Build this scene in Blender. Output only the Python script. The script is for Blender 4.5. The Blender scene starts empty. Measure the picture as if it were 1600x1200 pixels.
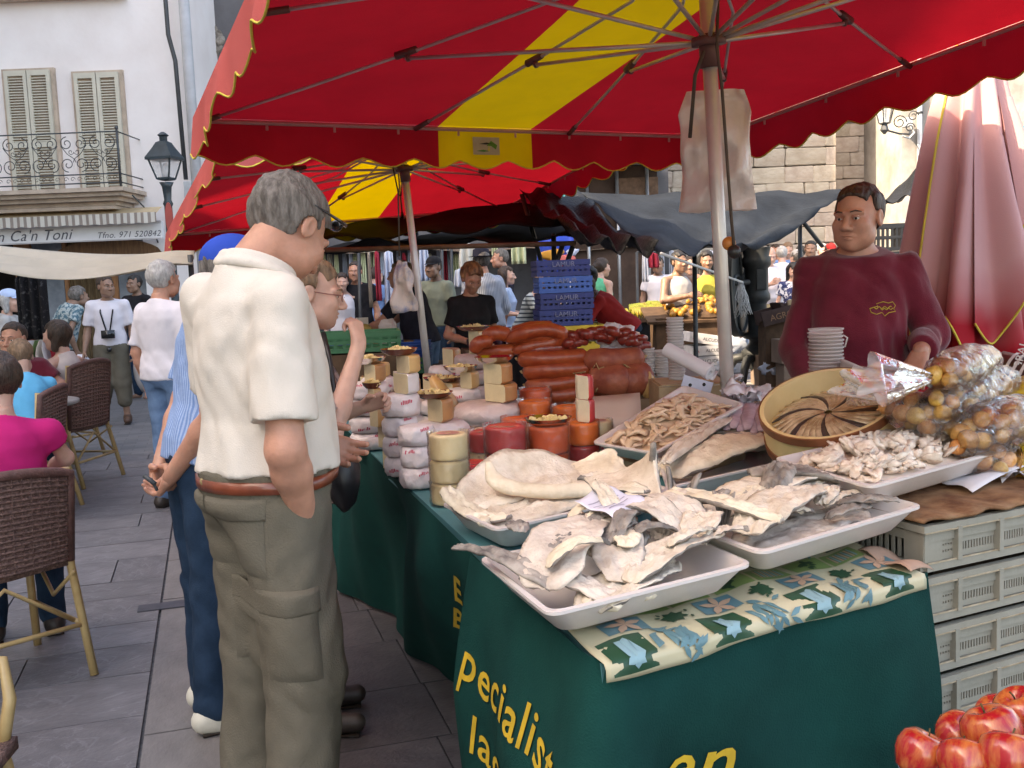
import bpy, bmesh, math, random
import numpy as np
from mathutils import Vector as V, Matrix, noise as mnoise
random.seed(7)
rnd = random.uniform
R_ = math.radians
sc = bpy.context.scene
COL = sc.collection
# ------------------------------------------------------------------ camera
FPX, CAMH = 1570.0, 1.48
_p, _r = R_(6.04), 0.04
_f = V((0, math.cos(_p), -math.sin(_p)))
_r0 = V((1, 0, 0)); _u0 = _r0.cross(_f)
_rt = _r0 * math.cos(_r) - _u0 * math.sin(_r)
_up = _u0 * math.cos(_r) + _r0 * math.sin(_r)
cd = bpy.data.cameras.new('camera'); cam = bpy.data.objects.new('camera', cd); COL.objects.link(cam)
cd.sensor_width = 36; cd.lens = 36 * FPX / 1600; cd.clip_start = 0.05; cd.clip_end = 400
M = Matrix(((_rt.x, _up.x, -_f.x, 0), (_rt.y, _up.y, -_f.y, 0), (_rt.z, _up.z, -_f.z, CAMH), (0, 0, 0, 1)))
cam.matrix_world = M; sc.camera = cam
# ------------------------------------------------------------------ light
SUN_AZ, SUN_EL = R_(-118), R_(40)           # azimuth from +Y towards +X, elevation
wd = bpy.data.worlds.new('World'); sc.world = wd; wd.use_nodes = True
nt = wd.node_tree; bg = nt.nodes['Background']
sky = nt.nodes.new('ShaderNodeTexSky'); sky.sky_type = 'NISHITA'; sky.sun_disc = False
sky.sun_elevation = SUN_EL; sky.sun_rotation = SUN_AZ; sky.air_density = 1.0; sky.dust_density = 3.0; sky.ozone_density = 1.0
nt.links.new(sky.outputs[0], bg.inputs[0]); bg.inputs[1].default_value = 0.15
sd = bpy.data.lights.new('sun', 'SUN'); sun = bpy.data.objects.new('sun', sd); COL.objects.link(sun)
sd.energy = 2.4; sd.angle = R_(0.6); sd.color = (1, 0.9, 0.76)
_sd = V((math.sin(SUN_AZ) * math.cos(SUN_EL), math.cos(SUN_AZ) * math.cos(SUN_EL), math.sin(SUN_EL)))
sun.rotation_euler = _sd.to_track_quat('Z', 'Y').to_euler()
sc.view_settings.view_transform = 'Standard'; sc.view_settings.look = 'None'
sc.view_settings.exposure = 2.5; sc.view_settings.gamma = 1
sc.view_settings.use_curve_mapping = False
sc.view_settings.use_white_balance = True; sc.view_settings.white_balance_temperature = 8100; sc.view_settings.white_balance_tint = 12
sc.cycles.max_bounces = 6; sc.cycles.diffuse_bounces = 4; sc.cycles.transparent_max_bounces = 12
sc.cycles.use_denoising = True
# ------------------------------------------------------------------ pixel of the photograph -> point in the place
def ray(px, py):
    return _f + _rt * ((px - 800) / FPX) + _up * ((600 - py) / FPX)
def T(px, py, z):
    d = ray(px, py); return V((0, 0, CAMH)) + d * ((z - CAMH) / d.z)
def P(px, py, Y):
    d = ray(px, py); return V((0, 0, CAMH)) + d * (Y / d.y)
# ------------------------------------------------------------------ materials
_M = {}
def mat(name, col, rough=0.6, var=0.12, scale=8.0, bump=0.15, bscale=None, metal=0.0, transl=0.0, trans=0.0, alpha=1.0,
        sheen=0.0, coat=0.0, col2=None, stretch=(1, 1, 1), detail=5.0, emit=None, spec=0.5, bdist=0.01, lo=0.35, hi=0.65, sss=0.0):
    if name in _M: return _M[name]
    m = bpy.data.materials.new(name); m.use_nodes = True; _M[name] = m
    n = m.node_tree; N = n.nodes; L = n.links; b = N['Principled BSDF']; spec = .18 if rough >= .75 and spec == .5 else spec
    tc = N.new('ShaderNodeTexCoord'); mp = N.new('ShaderNodeMapping'); L.new(tc.outputs['Object'], mp.inputs[0])
    mp.inputs['Scale'].default_value = stretch
    nz = N.new('ShaderNodeTexNoise'); nz.inputs['Scale'].default_value = scale; nz.inputs['Detail'].default_value = detail
    nz.inputs['Roughness'].default_value = 0.6
    L.new(mp.outputs[0], nz.inputs['Vector'])
    rp = N.new('ShaderNodeValToRGB'); rp.color_ramp.elements[0].position = lo; rp.color_ramp.elements[1].position = hi
    c2 = col2 or tuple(min(1, c * (1 + var)) for c in col); c1 = col if col2 else tuple(c * (1 - var) for c in col)
    rp.color_ramp.elements[0].color = (*c1, 1); rp.color_ramp.elements[1].color = (*c2, 1)
    L.new(nz.outputs['Fac'], rp.inputs[0]); L.new(rp.outputs[0], b.inputs['Base Color'])
    b.inputs['Roughness'].default_value = rough; b.inputs['Metallic'].default_value = metal
    b.inputs['Specular IOR Level'].default_value = spec
    if sheen: b.inputs['Sheen Weight'].default_value = sheen
    if coat: b.inputs['Coat Weight'].default_value = coat; b.inputs['Coat Roughness'].default_value = 0.15
    if trans: b.inputs['Transmission Weight'].default_value = trans; b.inputs['IOR'].default_value = 1.15
    if sss:
        b.inputs['Subsurface Weight'].default_value = sss; b.inputs['Subsurface Radius'].default_value = (0.01, 0.004, 0.002)
        b.inputs['Subsurface Scale'].default_value = 1.0
    if alpha < 1: b.inputs['Alpha'].default_value = alpha
    if emit: b.inputs['Emission Color'].default_value = (*emit[0], 1); b.inputs['Emission Strength'].default_value = emit[1]
    if bump:
        n2 = N.new('ShaderNodeTexNoise'); n2.inputs['Scale'].default_value = bscale or scale * 3; n2.inputs['Detail'].default_value = 4
        L.new(mp.outputs[0], n2.inputs['Vector'])
        bp = N.new('ShaderNodeBump'); bp.inputs['Strength'].default_value = bump; bp.inputs['Distance'].default_value = bdist
        L.new(n2.outputs['Fac'], bp.inputs['Height']); L.new(bp.outputs[0], b.inputs['Normal'])
    if transl:
        tr = N.new('ShaderNodeBsdfTranslucent'); L.new(rp.outputs[0], tr.inputs[0])
        mx = N.new('ShaderNodeMixShader'); mx.inputs[0].default_value = transl
        L.new(b.outputs[0], mx.inputs[1]); L.new(tr.outputs[0], mx.inputs[2])
        L.new(mx.outputs[0], N['Material Output'].inputs[0])
    return m
def wave_mat(name, col, col2, axis='X', scale=20, lo=0.4, hi=0.6, rough=0.8, bump=0.0, cross=None, transl=0.0):
    """striped or checked cloth: the print follows the cloth's own object coordinates"""
    if name in _M: return _M[name]
    m = mat(name, col, rough, bump=0.2, bscale=90); N = m.node_tree.nodes; L = m.node_tree.links; b = N['Principled BSDF']
    tc = N.new('ShaderNodeTexCoord'); last = None
    for ax in ([axis] if not cross else [axis, cross]):
        w = N.new('ShaderNodeTexWave'); w.bands_direction = ax; w.inputs['Scale'].default_value = scale
        w.inputs['Distortion'].default_value = 0.6; w.inputs['Detail Scale'].default_value = 1
        L.new(tc.outputs['Object'], w.inputs[0])
        r = N.new('ShaderNodeValToRGB'); r.color_ramp.elements[0].position = lo; r.color_ramp.elements[1].position = hi
        r.color_ramp.elements[0].color = (*col, 1); r.color_ramp.elements[1].color = (*col2, 1); L.new(w.outputs['Fac'], r.inputs[0])
        if last:
            mx = N.new('ShaderNodeMix'); mx.data_type = 'RGBA'; mx.blend_type = 'MULTIPLY'; mx.inputs[0].default_value = 1
            L.new(last, mx.inputs[6]); L.new(r.outputs[0], mx.inputs[7]); last = mx.outputs[2]
        else: last = r.outputs[0]
    L.new(last, b.inputs['Base Color'])
    return m
def film(name, col=(0.9, 0.88, 0.88), alpha=0.12, rough=0.1, bump=0.9, gloss=1.2):
    """thin crinkled clear plastic: mostly see-through, a little milky, with sharp reflections"""
    if name in _M: return _M[name]
    m = bpy.data.materials.new(name); m.use_nodes = True; _M[name] = m; N = m.node_tree.nodes; L = m.node_tree.links; N.remove(N['Principled BSDF'])
    tc = N.new('ShaderNodeTexCoord'); nz = N.new('ShaderNodeTexNoise'); nz.inputs['Scale'].default_value = 26; nz.inputs['Detail'].default_value = 5; L.new(tc.outputs['Object'], nz.inputs[0])
    bp = N.new('ShaderNodeBump'); bp.inputs['Strength'].default_value = bump; bp.inputs['Distance'].default_value = .02; L.new(nz.outputs[0], bp.inputs['Height'])
    gl = N.new('ShaderNodeBsdfGlossy'); gl.inputs['Roughness'].default_value = rough; gl.inputs['Color'].default_value = (1, 1, 1, 1); L.new(bp.outputs[0], gl.inputs['Normal'])
    df = N.new('ShaderNodeBsdfDiffuse'); df.inputs[0].default_value = (*col, 1); tr = N.new('ShaderNodeBsdfTransparent'); tr.inputs[0].default_value = (.97, .97, .97, 1)
    m1 = N.new('ShaderNodeMixShader'); m1.inputs[0].default_value = alpha; L.new(tr.outputs[0], m1.inputs[1]); L.new(df.outputs[0], m1.inputs[2])
    fr = N.new('ShaderNodeFresnel'); fr.inputs[0].default_value = 1.5; L.new(bp.outputs[0], fr.inputs['Normal']); mu = N.new('ShaderNodeMath'); mu.operation = 'MULTIPLY'; mu.inputs[1].default_value = gloss; mu.use_clamp = True; L.new(fr.outputs[0], mu.inputs[0])
    m2 = N.new('ShaderNodeMixShader'); L.new(mu.outputs[0], m2.inputs[0]); L.new(m1.outputs[0], m2.inputs[1]); L.new(gl.outputs[0], m2.inputs[2]); L.new(m2.outputs[0], N['Material Output'].inputs[0])
    return m
# ------------------------------------------------------------------ meshes
class MB:
    def __init__(s): s.v = []; s.f = []; s.mi = []; s.cur = 0
    def add(s, vs, fs):
        b = len(s.v); s.v += [tuple(v) for v in vs]
        for f in fs: s.f.append(tuple(b + i for i in f)); s.mi.append(s.cur)
        return s
    def box(s, c, size, rot=None, taper=1.0):
        x, y, z = [q / 2 for q in size]; c = V(c)
        pts = [V((sx * x * (taper if sz > 0 else 1), sy * y * (taper if sz > 0 else 1), sz * z)) for sz in (-1, 1) for sy in (-1, 1) for sx in (-1, 1)]
        if rot is not None:
            if not isinstance(rot, Matrix): rot = Matrix.Rotation(rot, 3, 'Z')
            pts = [rot @ p for p in pts]
        return s.add([p + c for p in pts], [(0, 2, 3, 1), (4, 5, 7, 6), (0, 1, 5, 4), (2, 6, 7, 3), (0, 4, 6, 2), (1, 3, 7, 5)])
    def tube(s, pts, r, n=8, cap=True, flat=1.0, flatdir=None):
        pts = [V(p) for p in pts]; m = len(pts)
        rr = r if isinstance(r, (list, tuple)) else [r] * m
        vs = []; prev = None
        for i, p in enumerate(pts):
            d = (pts[min(i + 1, m - 1)] - pts[max(i - 1, 0)])
            if d.length < 1e-9: d = V((0, 0, 1))
            d.normalize()
            if prev is None:
                a = V(flatdir) if flatdir is not None else (V((0, 0, 1)) if abs(d.z) < 0.9 else V((1, 0, 0)))
                a = (a - d * a.dot(d)).normalized()
            else: a = (prev - d * prev.dot(d)).normalized()
            prev = a; b = d.cross(a)
            for k in range(n):
                t = 2 * math.pi * k / n
                vs.append(p + a * math.cos(t) * rr[i] * flat + b * math.sin(t) * rr[i])
        fs = [(i * n + k, i * n + (k + 1) % n, (i + 1) * n + (k + 1) % n, (i + 1) * n + k) for i in range(m - 1) for k in range(n)]
        if cap: fs += [tuple(range(n))[::-1], tuple((m - 1) * n + k for k in range(n))]
        return s.add(vs, fs)
    def lathe(s, prof, c=(0, 0, 0), n=20, rot=None, sx=1, sy=1, jit=0, cap=True):
        c = V(c); vs = []
        for r, z in prof:
            for k in range(n):
                t = 2 * math.pi * k / n; q = r * (1 + (rnd(-jit, jit) if jit else 0))
                p = V((q * math.cos(t) * sx, q * math.sin(t) * sy, z))
                if rot is not None: p = rot @ p
                vs.append(p + c)
        m = len(prof)
        fs = [(i * n + k, i * n + (k + 1) % n, (i + 1) * n + (k + 1) % n, (i + 1) * n + k) for i in range(m - 1) for k in range(n)]
        if cap: fs += [tuple(range(n))[::-1], tuple((m - 1) * n + k for k in range(n))]
        return s.add(vs, fs)
    def grid(s, fn, nu, nv, wrap=False):
        vs = [fn(i / (nu - 1), j / (nv - 1)) for j in range(nv) for i in range(nu)]
        return s.add(vs, [(j * nu + i, j * nu + i + 1, (j + 1) * nu + i + 1, (j + 1) * nu + i) for j in range(nv - 1) for i in range(nu - 1)])
    def ball(s, c, r, n=10, m=7, rot=None, noise_=0, seed=0):
        c = V(c); r = r if isinstance(r, (tuple, list)) else (r, r, r); vs = []
        for j in range(m + 1):
            ph = math.pi * j / m - math.pi / 2
            for k in range(n):
                t = 2 * math.pi * k / n
                p = V((math.cos(ph) * math.cos(t), math.cos(ph) * math.sin(t), math.sin(ph)))
                q = 1 + (noise_ * mnoise.noise(p * 1.7 + V((seed, seed * 2, 0))) if noise_ else 0)
                p = V((p.x * r[0] * q, p.y * r[1] * q, p.z * r[2] * q))
                if rot is not None: p = rot @ p
                vs.append(p + c)
        return s.add(vs, [(j * n + k, j * n + (k + 1) % n, (j + 1) * n + (k + 1) % n, (j + 1) * n + k) for j in range(m) for k in range(n)])
    def mesh(s, name, m, smooth=True):
        me = bpy.data.meshes.new(name); me.from_pydata(s.v, [], s.f)
        for q in (m if isinstance(m, (list, tuple)) else [m]): me.materials.append(q)
        if any(s.mi): me.polygons.foreach_set('material_index', s.mi)
        if smooth: me.polygons.foreach_set('use_smooth', [True] * len(s.f))
        me.update(); return me
    def build(s, name, m, parent=None, smooth=True, auto=None, solid=0, bevel=0, sub=0):
        me = s.mesh(name, m, smooth); o = bpy.data.objects.new(name, me); COL.objects.link(o)
        return fin(o, parent, smooth, auto, solid, bevel, sub)
def fin(o, parent, smooth=True, auto=40, solid=0, bevel=0, sub=0):
    if solid:
        q = o.modifiers.new('s', 'SOLIDIFY'); q.thickness = solid; q.offset = 0
    if bevel:
        q = o.modifiers.new('b', 'BEVEL'); q.width = bevel; q.segments = 2; q.limit_method = 'ANGLE'
    if sub:
        q = o.modifiers.new('u', 'SUBSURF'); q.levels = sub; q.render_levels = sub
    if auto and smooth:
        bm = bmesh.new(); bm.from_mesh(o.data)
        a = R_(auto)
        for e in bm.edges:
            if len(e.link_faces) == 2 and e.calc_face_angle(0) > a: e.smooth = False
        bm.to_mesh(o.data); bm.free()
    if parent is not None:
        o.parent = parent; wl = parent.get('_w')
        o.location = -V(wl) if wl else V((0, 0, 0))
        o['_w'] = (0.0, 0.0, 0.0)
    else:
        me = o.data; n = len(me.vertices)
        if n:
            a = np.empty(n * 3, np.float32); me.vertices.foreach_get('co', a); a = a.reshape(-1, 3)
            c = V(((a[:, 0].min() + a[:, 0].max()) / 2, (a[:, 1].min() + a[:, 1].max()) / 2, a[:, 2].min()))
            me.transform(Matrix.Translation(-c)); o.location = c
            o['_w'] = tuple(c)
    return o
def tag(o, label=None, cat=None, group=None, kind=None):
    if label: o['label'] = label
    if cat: o['category'] = cat
    if group: o['group'] = group
    if kind: o['kind'] = kind
    return o
def thing(name, label, cat, loc=(0, 0, 0), group=None, rz=0):
    """an Empty at the thing's base; its parts' meshes are given in world space (rz = 0) unless it is copied later"""
    o = bpy.data.objects.new(name, None); COL.objects.link(o); o.location = loc; o.rotation_euler = (0, 0, rz)
    o['_w'] = tuple(loc); tag(o, label, cat, group); return o
def copy_tree(o, parent=None):
    c = o.copy(); COL.objects.link(c); c.parent = parent
    for ch in list(o.children): copy_tree(ch, c)
    return c
def share(name, me, loc, rot=(0, 0, 0), scl=(1, 1, 1), parent=None):
    """another object on a mesh that already exists (local space at loc)"""
    o = bpy.data.objects.new(name, me); COL.objects.link(o); o.rotation_euler = rot; o.scale = scl
    if parent is not None:
        o.parent = parent; wl = parent.get('_w'); o.location = V(loc) - V(wl or (0, 0, 0))
    else: o.location = loc
    return o
def text_mesh(s, size, shear=0.0, bold=0.0, extr=0.0, sp=1.0, align='CENTER', res=3):
    cu = bpy.data.curves.new('lettering', 'FONT'); cu.body = s; cu.size = size; cu.shear = shear; cu.offset = bold
    cu.extrude = extr; cu.space_character = sp; cu.align_x = align; cu.align_y = 'CENTER'; cu.resolution_u = res
    o = bpy.data.objects.new('lettering', cu); COL.objects.link(o)
    dg = bpy.context.evaluated_depsgraph_get(); me = bpy.data.meshes.new_from_object(o.evaluated_get(dg))
    bpy.data.objects.remove(o); bpy.data.curves.remove(cu); return me
def flat_text(s, size, origin, right, up, m, parent, name='lettering', off=0.003, **k):
    """lettering laid on a plane: origin = its centre, right/up = directions"""
    me = text_mesh(s, size, **k); r = V(right).normalized(); n = r.cross(V(up)).normalized(); u = n.cross(r)
    for v in me.vertices:
        c = v.co.copy(); v.co = V(origin) + r * c.x + u * c.y + n * (off + c.z)
    me.materials.clear(); me.materials.append(m); o = bpy.data.objects.new(name, me); COL.objects.link(o)
    return fin(o, parent, False, None)
def quadpt(q, u, v):
    return q[0].lerp(q[1], u).lerp(q[3].lerp(q[2], u), v)
# ------------------------------------------------------------------ people: distance fields turned into one continuous surface
class Field:
    def __init__(s, lo, hi, cell):
        s.lo = np.array(lo, float); s.c = cell; n = np.ceil((np.array(hi) - s.lo) / cell).astype(int) + 1; s.n = n
        s.f = np.full(n, 0.2); s.ax = [s.lo[i] + cell * np.arange(n[i]) for i in range(3)]
    def sl(s, lo, hi, pad):
        a = np.clip(np.floor((np.array(lo) - pad - s.lo) / s.c).astype(int), 0, s.n); b = np.clip(np.ceil((np.array(hi) + pad - s.lo) / s.c).astype(int) + 1, 0, s.n)
        return tuple(slice(a[i], b[i]) for i in range(3))
    def pts(s, k):
        return s.ax[0][k[0]][:, None, None], s.ax[1][k[1]][None, :, None], s.ax[2][k[2]][None, None, :]
    def comb(s, k, d, kk, op='u'):
        f = s.f[k]
        if op == 'u':
            h = np.clip(0.5 + 0.5 * (f - d) / kk, 0, 1); s.f[k] = f * (1 - h) + d * h - kk * h * (1 - h)
        elif op == 's':
            h = np.clip(0.5 - 0.5 * (f + d) / kk, 0, 1); s.f[k] = f * (1 - h) - d * h + kk * h * (1 - h)
        else: s.f[k] = np.maximum(f, d)
    def cone(s, a, b, ra, rb, k=0.02, op='u'):
        a = np.array(a, float); b = np.array(b, float); m = max(ra, rb)
        ix = s.sl(np.minimum(a, b), np.maximum(a, b), m + 0.04)
        if any(q.stop <= q.start for q in ix): return
        x, y, z = s.pts(ix); ba = b - a; L = max(ba @ ba, 1e-9)
        h = np.clip(((x - a[0]) * ba[0] + (y - a[1]) * ba[1] + (z - a[2]) * ba[2]) / L, 0, 1)
        d = np.sqrt((x - a[0] - h * ba[0]) ** 2 + (y - a[1] - h * ba[1]) ** 2 + (z - a[2] - h * ba[2]) ** 2) - (ra + (rb - ra) * h)
        s.comb(ix, d, k, op)
    def ell(s, c, r, ax=None, k=0.02, op='u'):
        """ellipsoid; ax = 3x3 rows of axes"""
        c = np.array(c, float); r = np.array(r, float); m = r.max(); ix = s.sl(c, c, m + 0.03)
        if any(q.stop <= q.start for q in ix): return
        x, y, z = s.pts(ix); x = x - c[0]; y = y - c[1]; z = z - c[2]
        if ax is None: ax = np.eye(3)
        q = [x * ax[i][0] + y * ax[i][1] + z * ax[i][2] for i in range(3)]
        l = np.sqrt((q[0] / r[0]) ** 2 + (q[1] / r[1]) ** 2 + (q[2] / r[2]) ** 2) + 1e-9
        g = np.sqrt((q[0] / r[0] ** 2) ** 2 + (q[1] / r[1] ** 2) ** 2 + (q[2] / r[2] ** 2) ** 2) + 1e-9
        s.comb(ix, l * (l - 1) / g, k, op)
    def loft(s, p0, p1, lat, prof, k=0.03, tmin=0, tmax=1, off=0.0, curve=0.0):
        """elliptic sections along p0 -> p1; prof rows (t, rx, ry, forward shift)"""
        p0 = np.array(p0, float); p1 = np.array(p1, float); ax = p1 - p0; L = np.linalg.norm(ax); ax = ax / L
        lat = np.array(lat, float); lat = lat - ax * (lat @ ax); lat /= np.linalg.norm(lat); fw = np.cross(ax, lat)
        a = p0 + ax * L * tmin; b = p0 + ax * L * tmax; m = max(q[1] for q in prof) + off + 0.05
        ix = s.sl(np.minimum(a, b), np.maximum(a, b), m)
        x, y, z = s.pts(ix); x = x - p0[0]; y = y - p0[1]; z = z - p0[2]
        t = (x * ax[0] + y * ax[1] + z * ax[2]) / L; u = x * lat[0] + y * lat[1] + z * lat[2]; v = x * fw[0] + y * fw[1] + z * fw[2]
        ts = [q[0] for q in prof]; rx = np.interp(t, ts, [q[1] for q in prof]) + off; ry = np.interp(t, ts, [q[2] for q in prof]) + off
        v = v - np.interp(t, ts, [q[3] for q in prof])
        d = (np.sqrt((u / rx) ** 2 + (v / ry) ** 2) - 1) * np.minimum(rx, ry)
        d = np.maximum(d, np.maximum((tmin - t) * L, (t - tmax) * L)); s.comb(ix, d, k)
    def plane(s, p, n):
        x, y, z = s.pts((slice(None),) * 3); s.f = np.maximum(s.f, (x - p[0]) * n[0] + (y - p[1]) * n[1] + (z - p[2]) * n[2])
    def disp(s, fn):
        x, y, z = s.pts((slice(None),) * 3); s.f = s.f + fn(x, y, z)
    def nets(s):
        f = s.f; f[0] = f[-1] = 0.1; f[:, 0] = f[:, -1] = 0.1; f[:, :, 0] = f[:, :, -1] = 0.1
        g = f < 0; n = s.n; cn = n - 1; acc = np.zeros((*cn, 3)); cnt = np.zeros(cn)
        I = np.indices(n)
        faces = []
        for a in range(3):
            lo = [slice(None)] * 3; hi = [slice(None)] * 3; lo[a] = slice(0, -1); hi[a] = slice(1, None); lo = tuple(lo); hi = tuple(hi)
            m = g[lo] != g[hi]; t = np.zeros(m.shape); fl = f[lo][m]; fh = f[hi][m]; t[m] = fl / (fl - fh)
            idx = np.argwhere(m); tv = t[m]; pos = idx.astype(float); pos[:, a] += tv
            b, c = (a + 1) % 3, (a + 2) % 3
            for db in (0, 1):
                for dc in (0, 1):
                    q = idx.copy(); q[:, b] -= db; q[:, c] -= dc
                    ok = (q[:, b] >= 0) & (q[:, c] >= 0) & (q[:, b] < cn[b]) & (q[:, c] < cn[c]); q = q[ok]
                    np.add.at(acc, (q[:, 0], q[:, 1], q[:, 2]), pos[ok]); np.add.at(cnt, (q[:, 0], q[:, 1], q[:, 2]), 1)
            faces.append((a, idx, g[lo][m]))
        act = cnt > 0; ids = -np.ones(cn, int); ids[act] = np.arange(act.sum())
        vs = acc[act] / cnt[act][:, None] * s.c + s.lo
        out = []
        for a, idx, sg in faces:
            b, c = (a + 1) % 3, (a + 2) % 3; ok = (idx[:, b] > 0) & (idx[:, c] > 0) & (idx[:, b] < cn[b]) & (idx[:, c] < cn[c]); q = idx[ok]; sg = sg[ok]
            def cell(db, dc):
                r = q.copy(); r[:, b] -= db; r[:, c] -= dc; return ids[r[:, 0], r[:, 1], r[:, 2]]
            F = np.stack([cell(1, 1), cell(0, 1), cell(0, 0), cell(1, 0)], 1); F[~sg] = F[~sg][:, ::-1]; out.append(F)
        return vs, np.concatenate(out)
def np_mesh(name, parts, m, parent, world=None):
    """parts = [(verts, quads)] joined; world = (origin, right, fwd) local->world"""
    vs = []; fs = []; b = 0
    for v, f in parts:
        vs.append(v); fs.append(f + b); b += len(v)
    v = np.concatenate(vs); f = np.concatenate(fs)
    me = bpy.data.meshes.new(name); me.vertices.add(len(v)); me.vertices.foreach_set('co', v.astype(np.float32).ravel())
    me.loops.add(f.size); me.loops.foreach_set('vertex_index', f.astype(np.int32).ravel())
    me.polygons.add(len(f)); me.polygons.foreach_set('loop_start', np.arange(0, f.size, 4, dtype=np.int32))
    me.polygons.foreach_set('use_smooth', np.ones(len(f), bool)); me.update(calc_edges=True)
    me.materials.append(m); o = bpy.data.objects.new(name, me); COL.objects.link(o); o.parent = parent
    return o
def fold(amp, seed, vert=1.0, fr=1.0):
    r = np.random.RandomState(seed); w = r.uniform(-1, 1, (5, 3)); ph = r.uniform(0, 6, 5)
    def fn(x, y, z):
        q = 0
        wx = 0.06 * np.sin(9 * z + ph[0] + 3 * x); wy = 0.05 * np.sin(11 * z + ph[1] + 4 * y)
        for i in range(5):
            fx, fy, fz = w[i] * (38, 38, 38 * (1 - 0.75 * vert)) * fr
            q = q + np.sin(fx * (x + wx) + fy * (y + wy) + fz * z + ph[i]) / (1 + 0.3 * i)
        q = q / 2.4; return amp * np.minimum(q + 0.45 * np.abs(q) - .2, .8)
    return fn
def hand(F, w, d, n, side, curl=0.4, k=1.0, spread=1.0, thumb=0.5):
    """w wrist, d pointing, n palm side (fingers bend to it), side = towards the thumb"""
    w = np.array(w, float); d = np.array(d, float); d /= np.linalg.norm(d); n = np.array(n, float); n -= d * (n @ d); n /= np.linalg.norm(n)
    sd = np.cross(d, n); sd = sd if sd @ np.array(side) > 0 else -sd
    L = [0.072, 0.08, 0.075, 0.058]; O = [0.03, 0.01, -0.010, -0.029]; B = [0.088, 0.092, 0.088, 0.08]
    for i in range(4):
        kn = w + d * B[i] * k + sd * O[i] * k; F.cone(w + d * 0.012 * k + sd * O[i] * 0.6 * k, kn, 0.016 * k, 0.0125 * k, 0.012)
        p = kn; ang = 0; dirv = d + sd * (O[i] * 2.2 * spread)
        for j, fr in enumerate((0.45, 0.32, 0.25)):
            ang += curl * (0.75, 1.0, 0.7)[j] * (1 + 0.12 * i); q = p + (dirv * math.cos(ang) + n * math.sin(ang)) * L[i] * fr * k
            F.cone(p, q, (0.0098 - 0.0008 * j) * k, (0.0092 - 0.0009 * j) * k, 0.003); p = q
    t0 = w + d * 0.025 * k + sd * 0.026 * k + n * 0.008 * k; t1 = t0 + (d * 0.6 + sd * 0.7 + n * thumb) * 0.042 * k; t2 = t1 + (d * 0.95 + sd * (0.3 - thumb * 0.4) + n * thumb) * 0.032 * k
    F.cone(t0, t1, 0.015 * k, 0.012 * k, 0.01); F.cone(t1, t2, 0.0115 * k, 0.0095 * k, 0.004)
SKIN = dict(fair=mat('skin_fair', (0.58, 0.34, 0.26), 0.5, 0.10, 14, 0.1, 120, sss=0.15),
            tan=mat('skin_tan', (0.50, 0.245, 0.165), 0.5, 0.14, 12, 0.15, 120, sss=0.15),
            dark=mat('skin_dark', (0.27, 0.15, 0.10), 0.5, 0.12, 14, 0.1, 120, sss=0.1))
HAIR = dict(grey=mat('hair_grey', (0.075, 0.062, 0.052), 0.7, col2=(0.20, 0.175, 0.155), scale=60, bump=0.9, bscale=130, stretch=(1, 1, 0.3)),
            white=mat('hair_white', (0.42, 0.40, 0.38), 0.7, 0.25, 60, 0.8, 130, stretch=(1, 1, 0.3)),
            brown=mat('hair_brown', (0.045, 0.025, 0.016), 0.55, 0.5, 60, 0.8, 130, stretch=(1, 1, 0.3)),
            black=mat('hair_black', (0.016, 0.013, 0.012), 0.5, 0.4, 60, 0.8, 130, stretch=(1, 1, 0.3)),
            sandy=mat('hair_sandy', (0.20, 0.12, 0.07), 0.6, 0.35, 60, 0.8, 130, stretch=(1, 1, 0.3)),
            bronze=mat('hair_bronze', (0.10, 0.035, 0.02), 0.5, col2=(0.45, 0.22, 0.10), scale=30, bump=0.8, bscale=130, stretch=(1, 1, 0.3)))
EYEW = mat('eye_white', (0.7, 0.66, 0.62), 0.3, 0.03, bump=0); EYED = mat('eye_iris', (0.03, 0.02, 0.015), 0.2, 0.03, bump=0)
LIP = mat('lip_skin', (0.42, 0.17, 0.14), 0.45, 0.1, bump=0)
JDEF = dict(pel=(0, 0, .87), neck=(0, -.02, 1.500), head=(0, .03, 1.625), sh=(.178, 0, 1.405), el=(.245, -.03, 1.12), wr=(.255, .05, .875),
            hip=(.09, 0, .90), kn=(.10, .02, .49), an=(.11, -.02, .085), toe=(.13, .15, .035))
TORSO = [(0, .135, .095, 0), (.1, .17, .12, -.012), (.22, .168, .12, -.008), (.42, .148, .108, 0.004), (.62, .166, .118, .004), (.78, .172, .112, -.004), (.87, .145, .092, -.012), (.95, .085, .068, -.014), (1, .058, .06, -.01), (1.1, .055, .06, -.005)]
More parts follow.
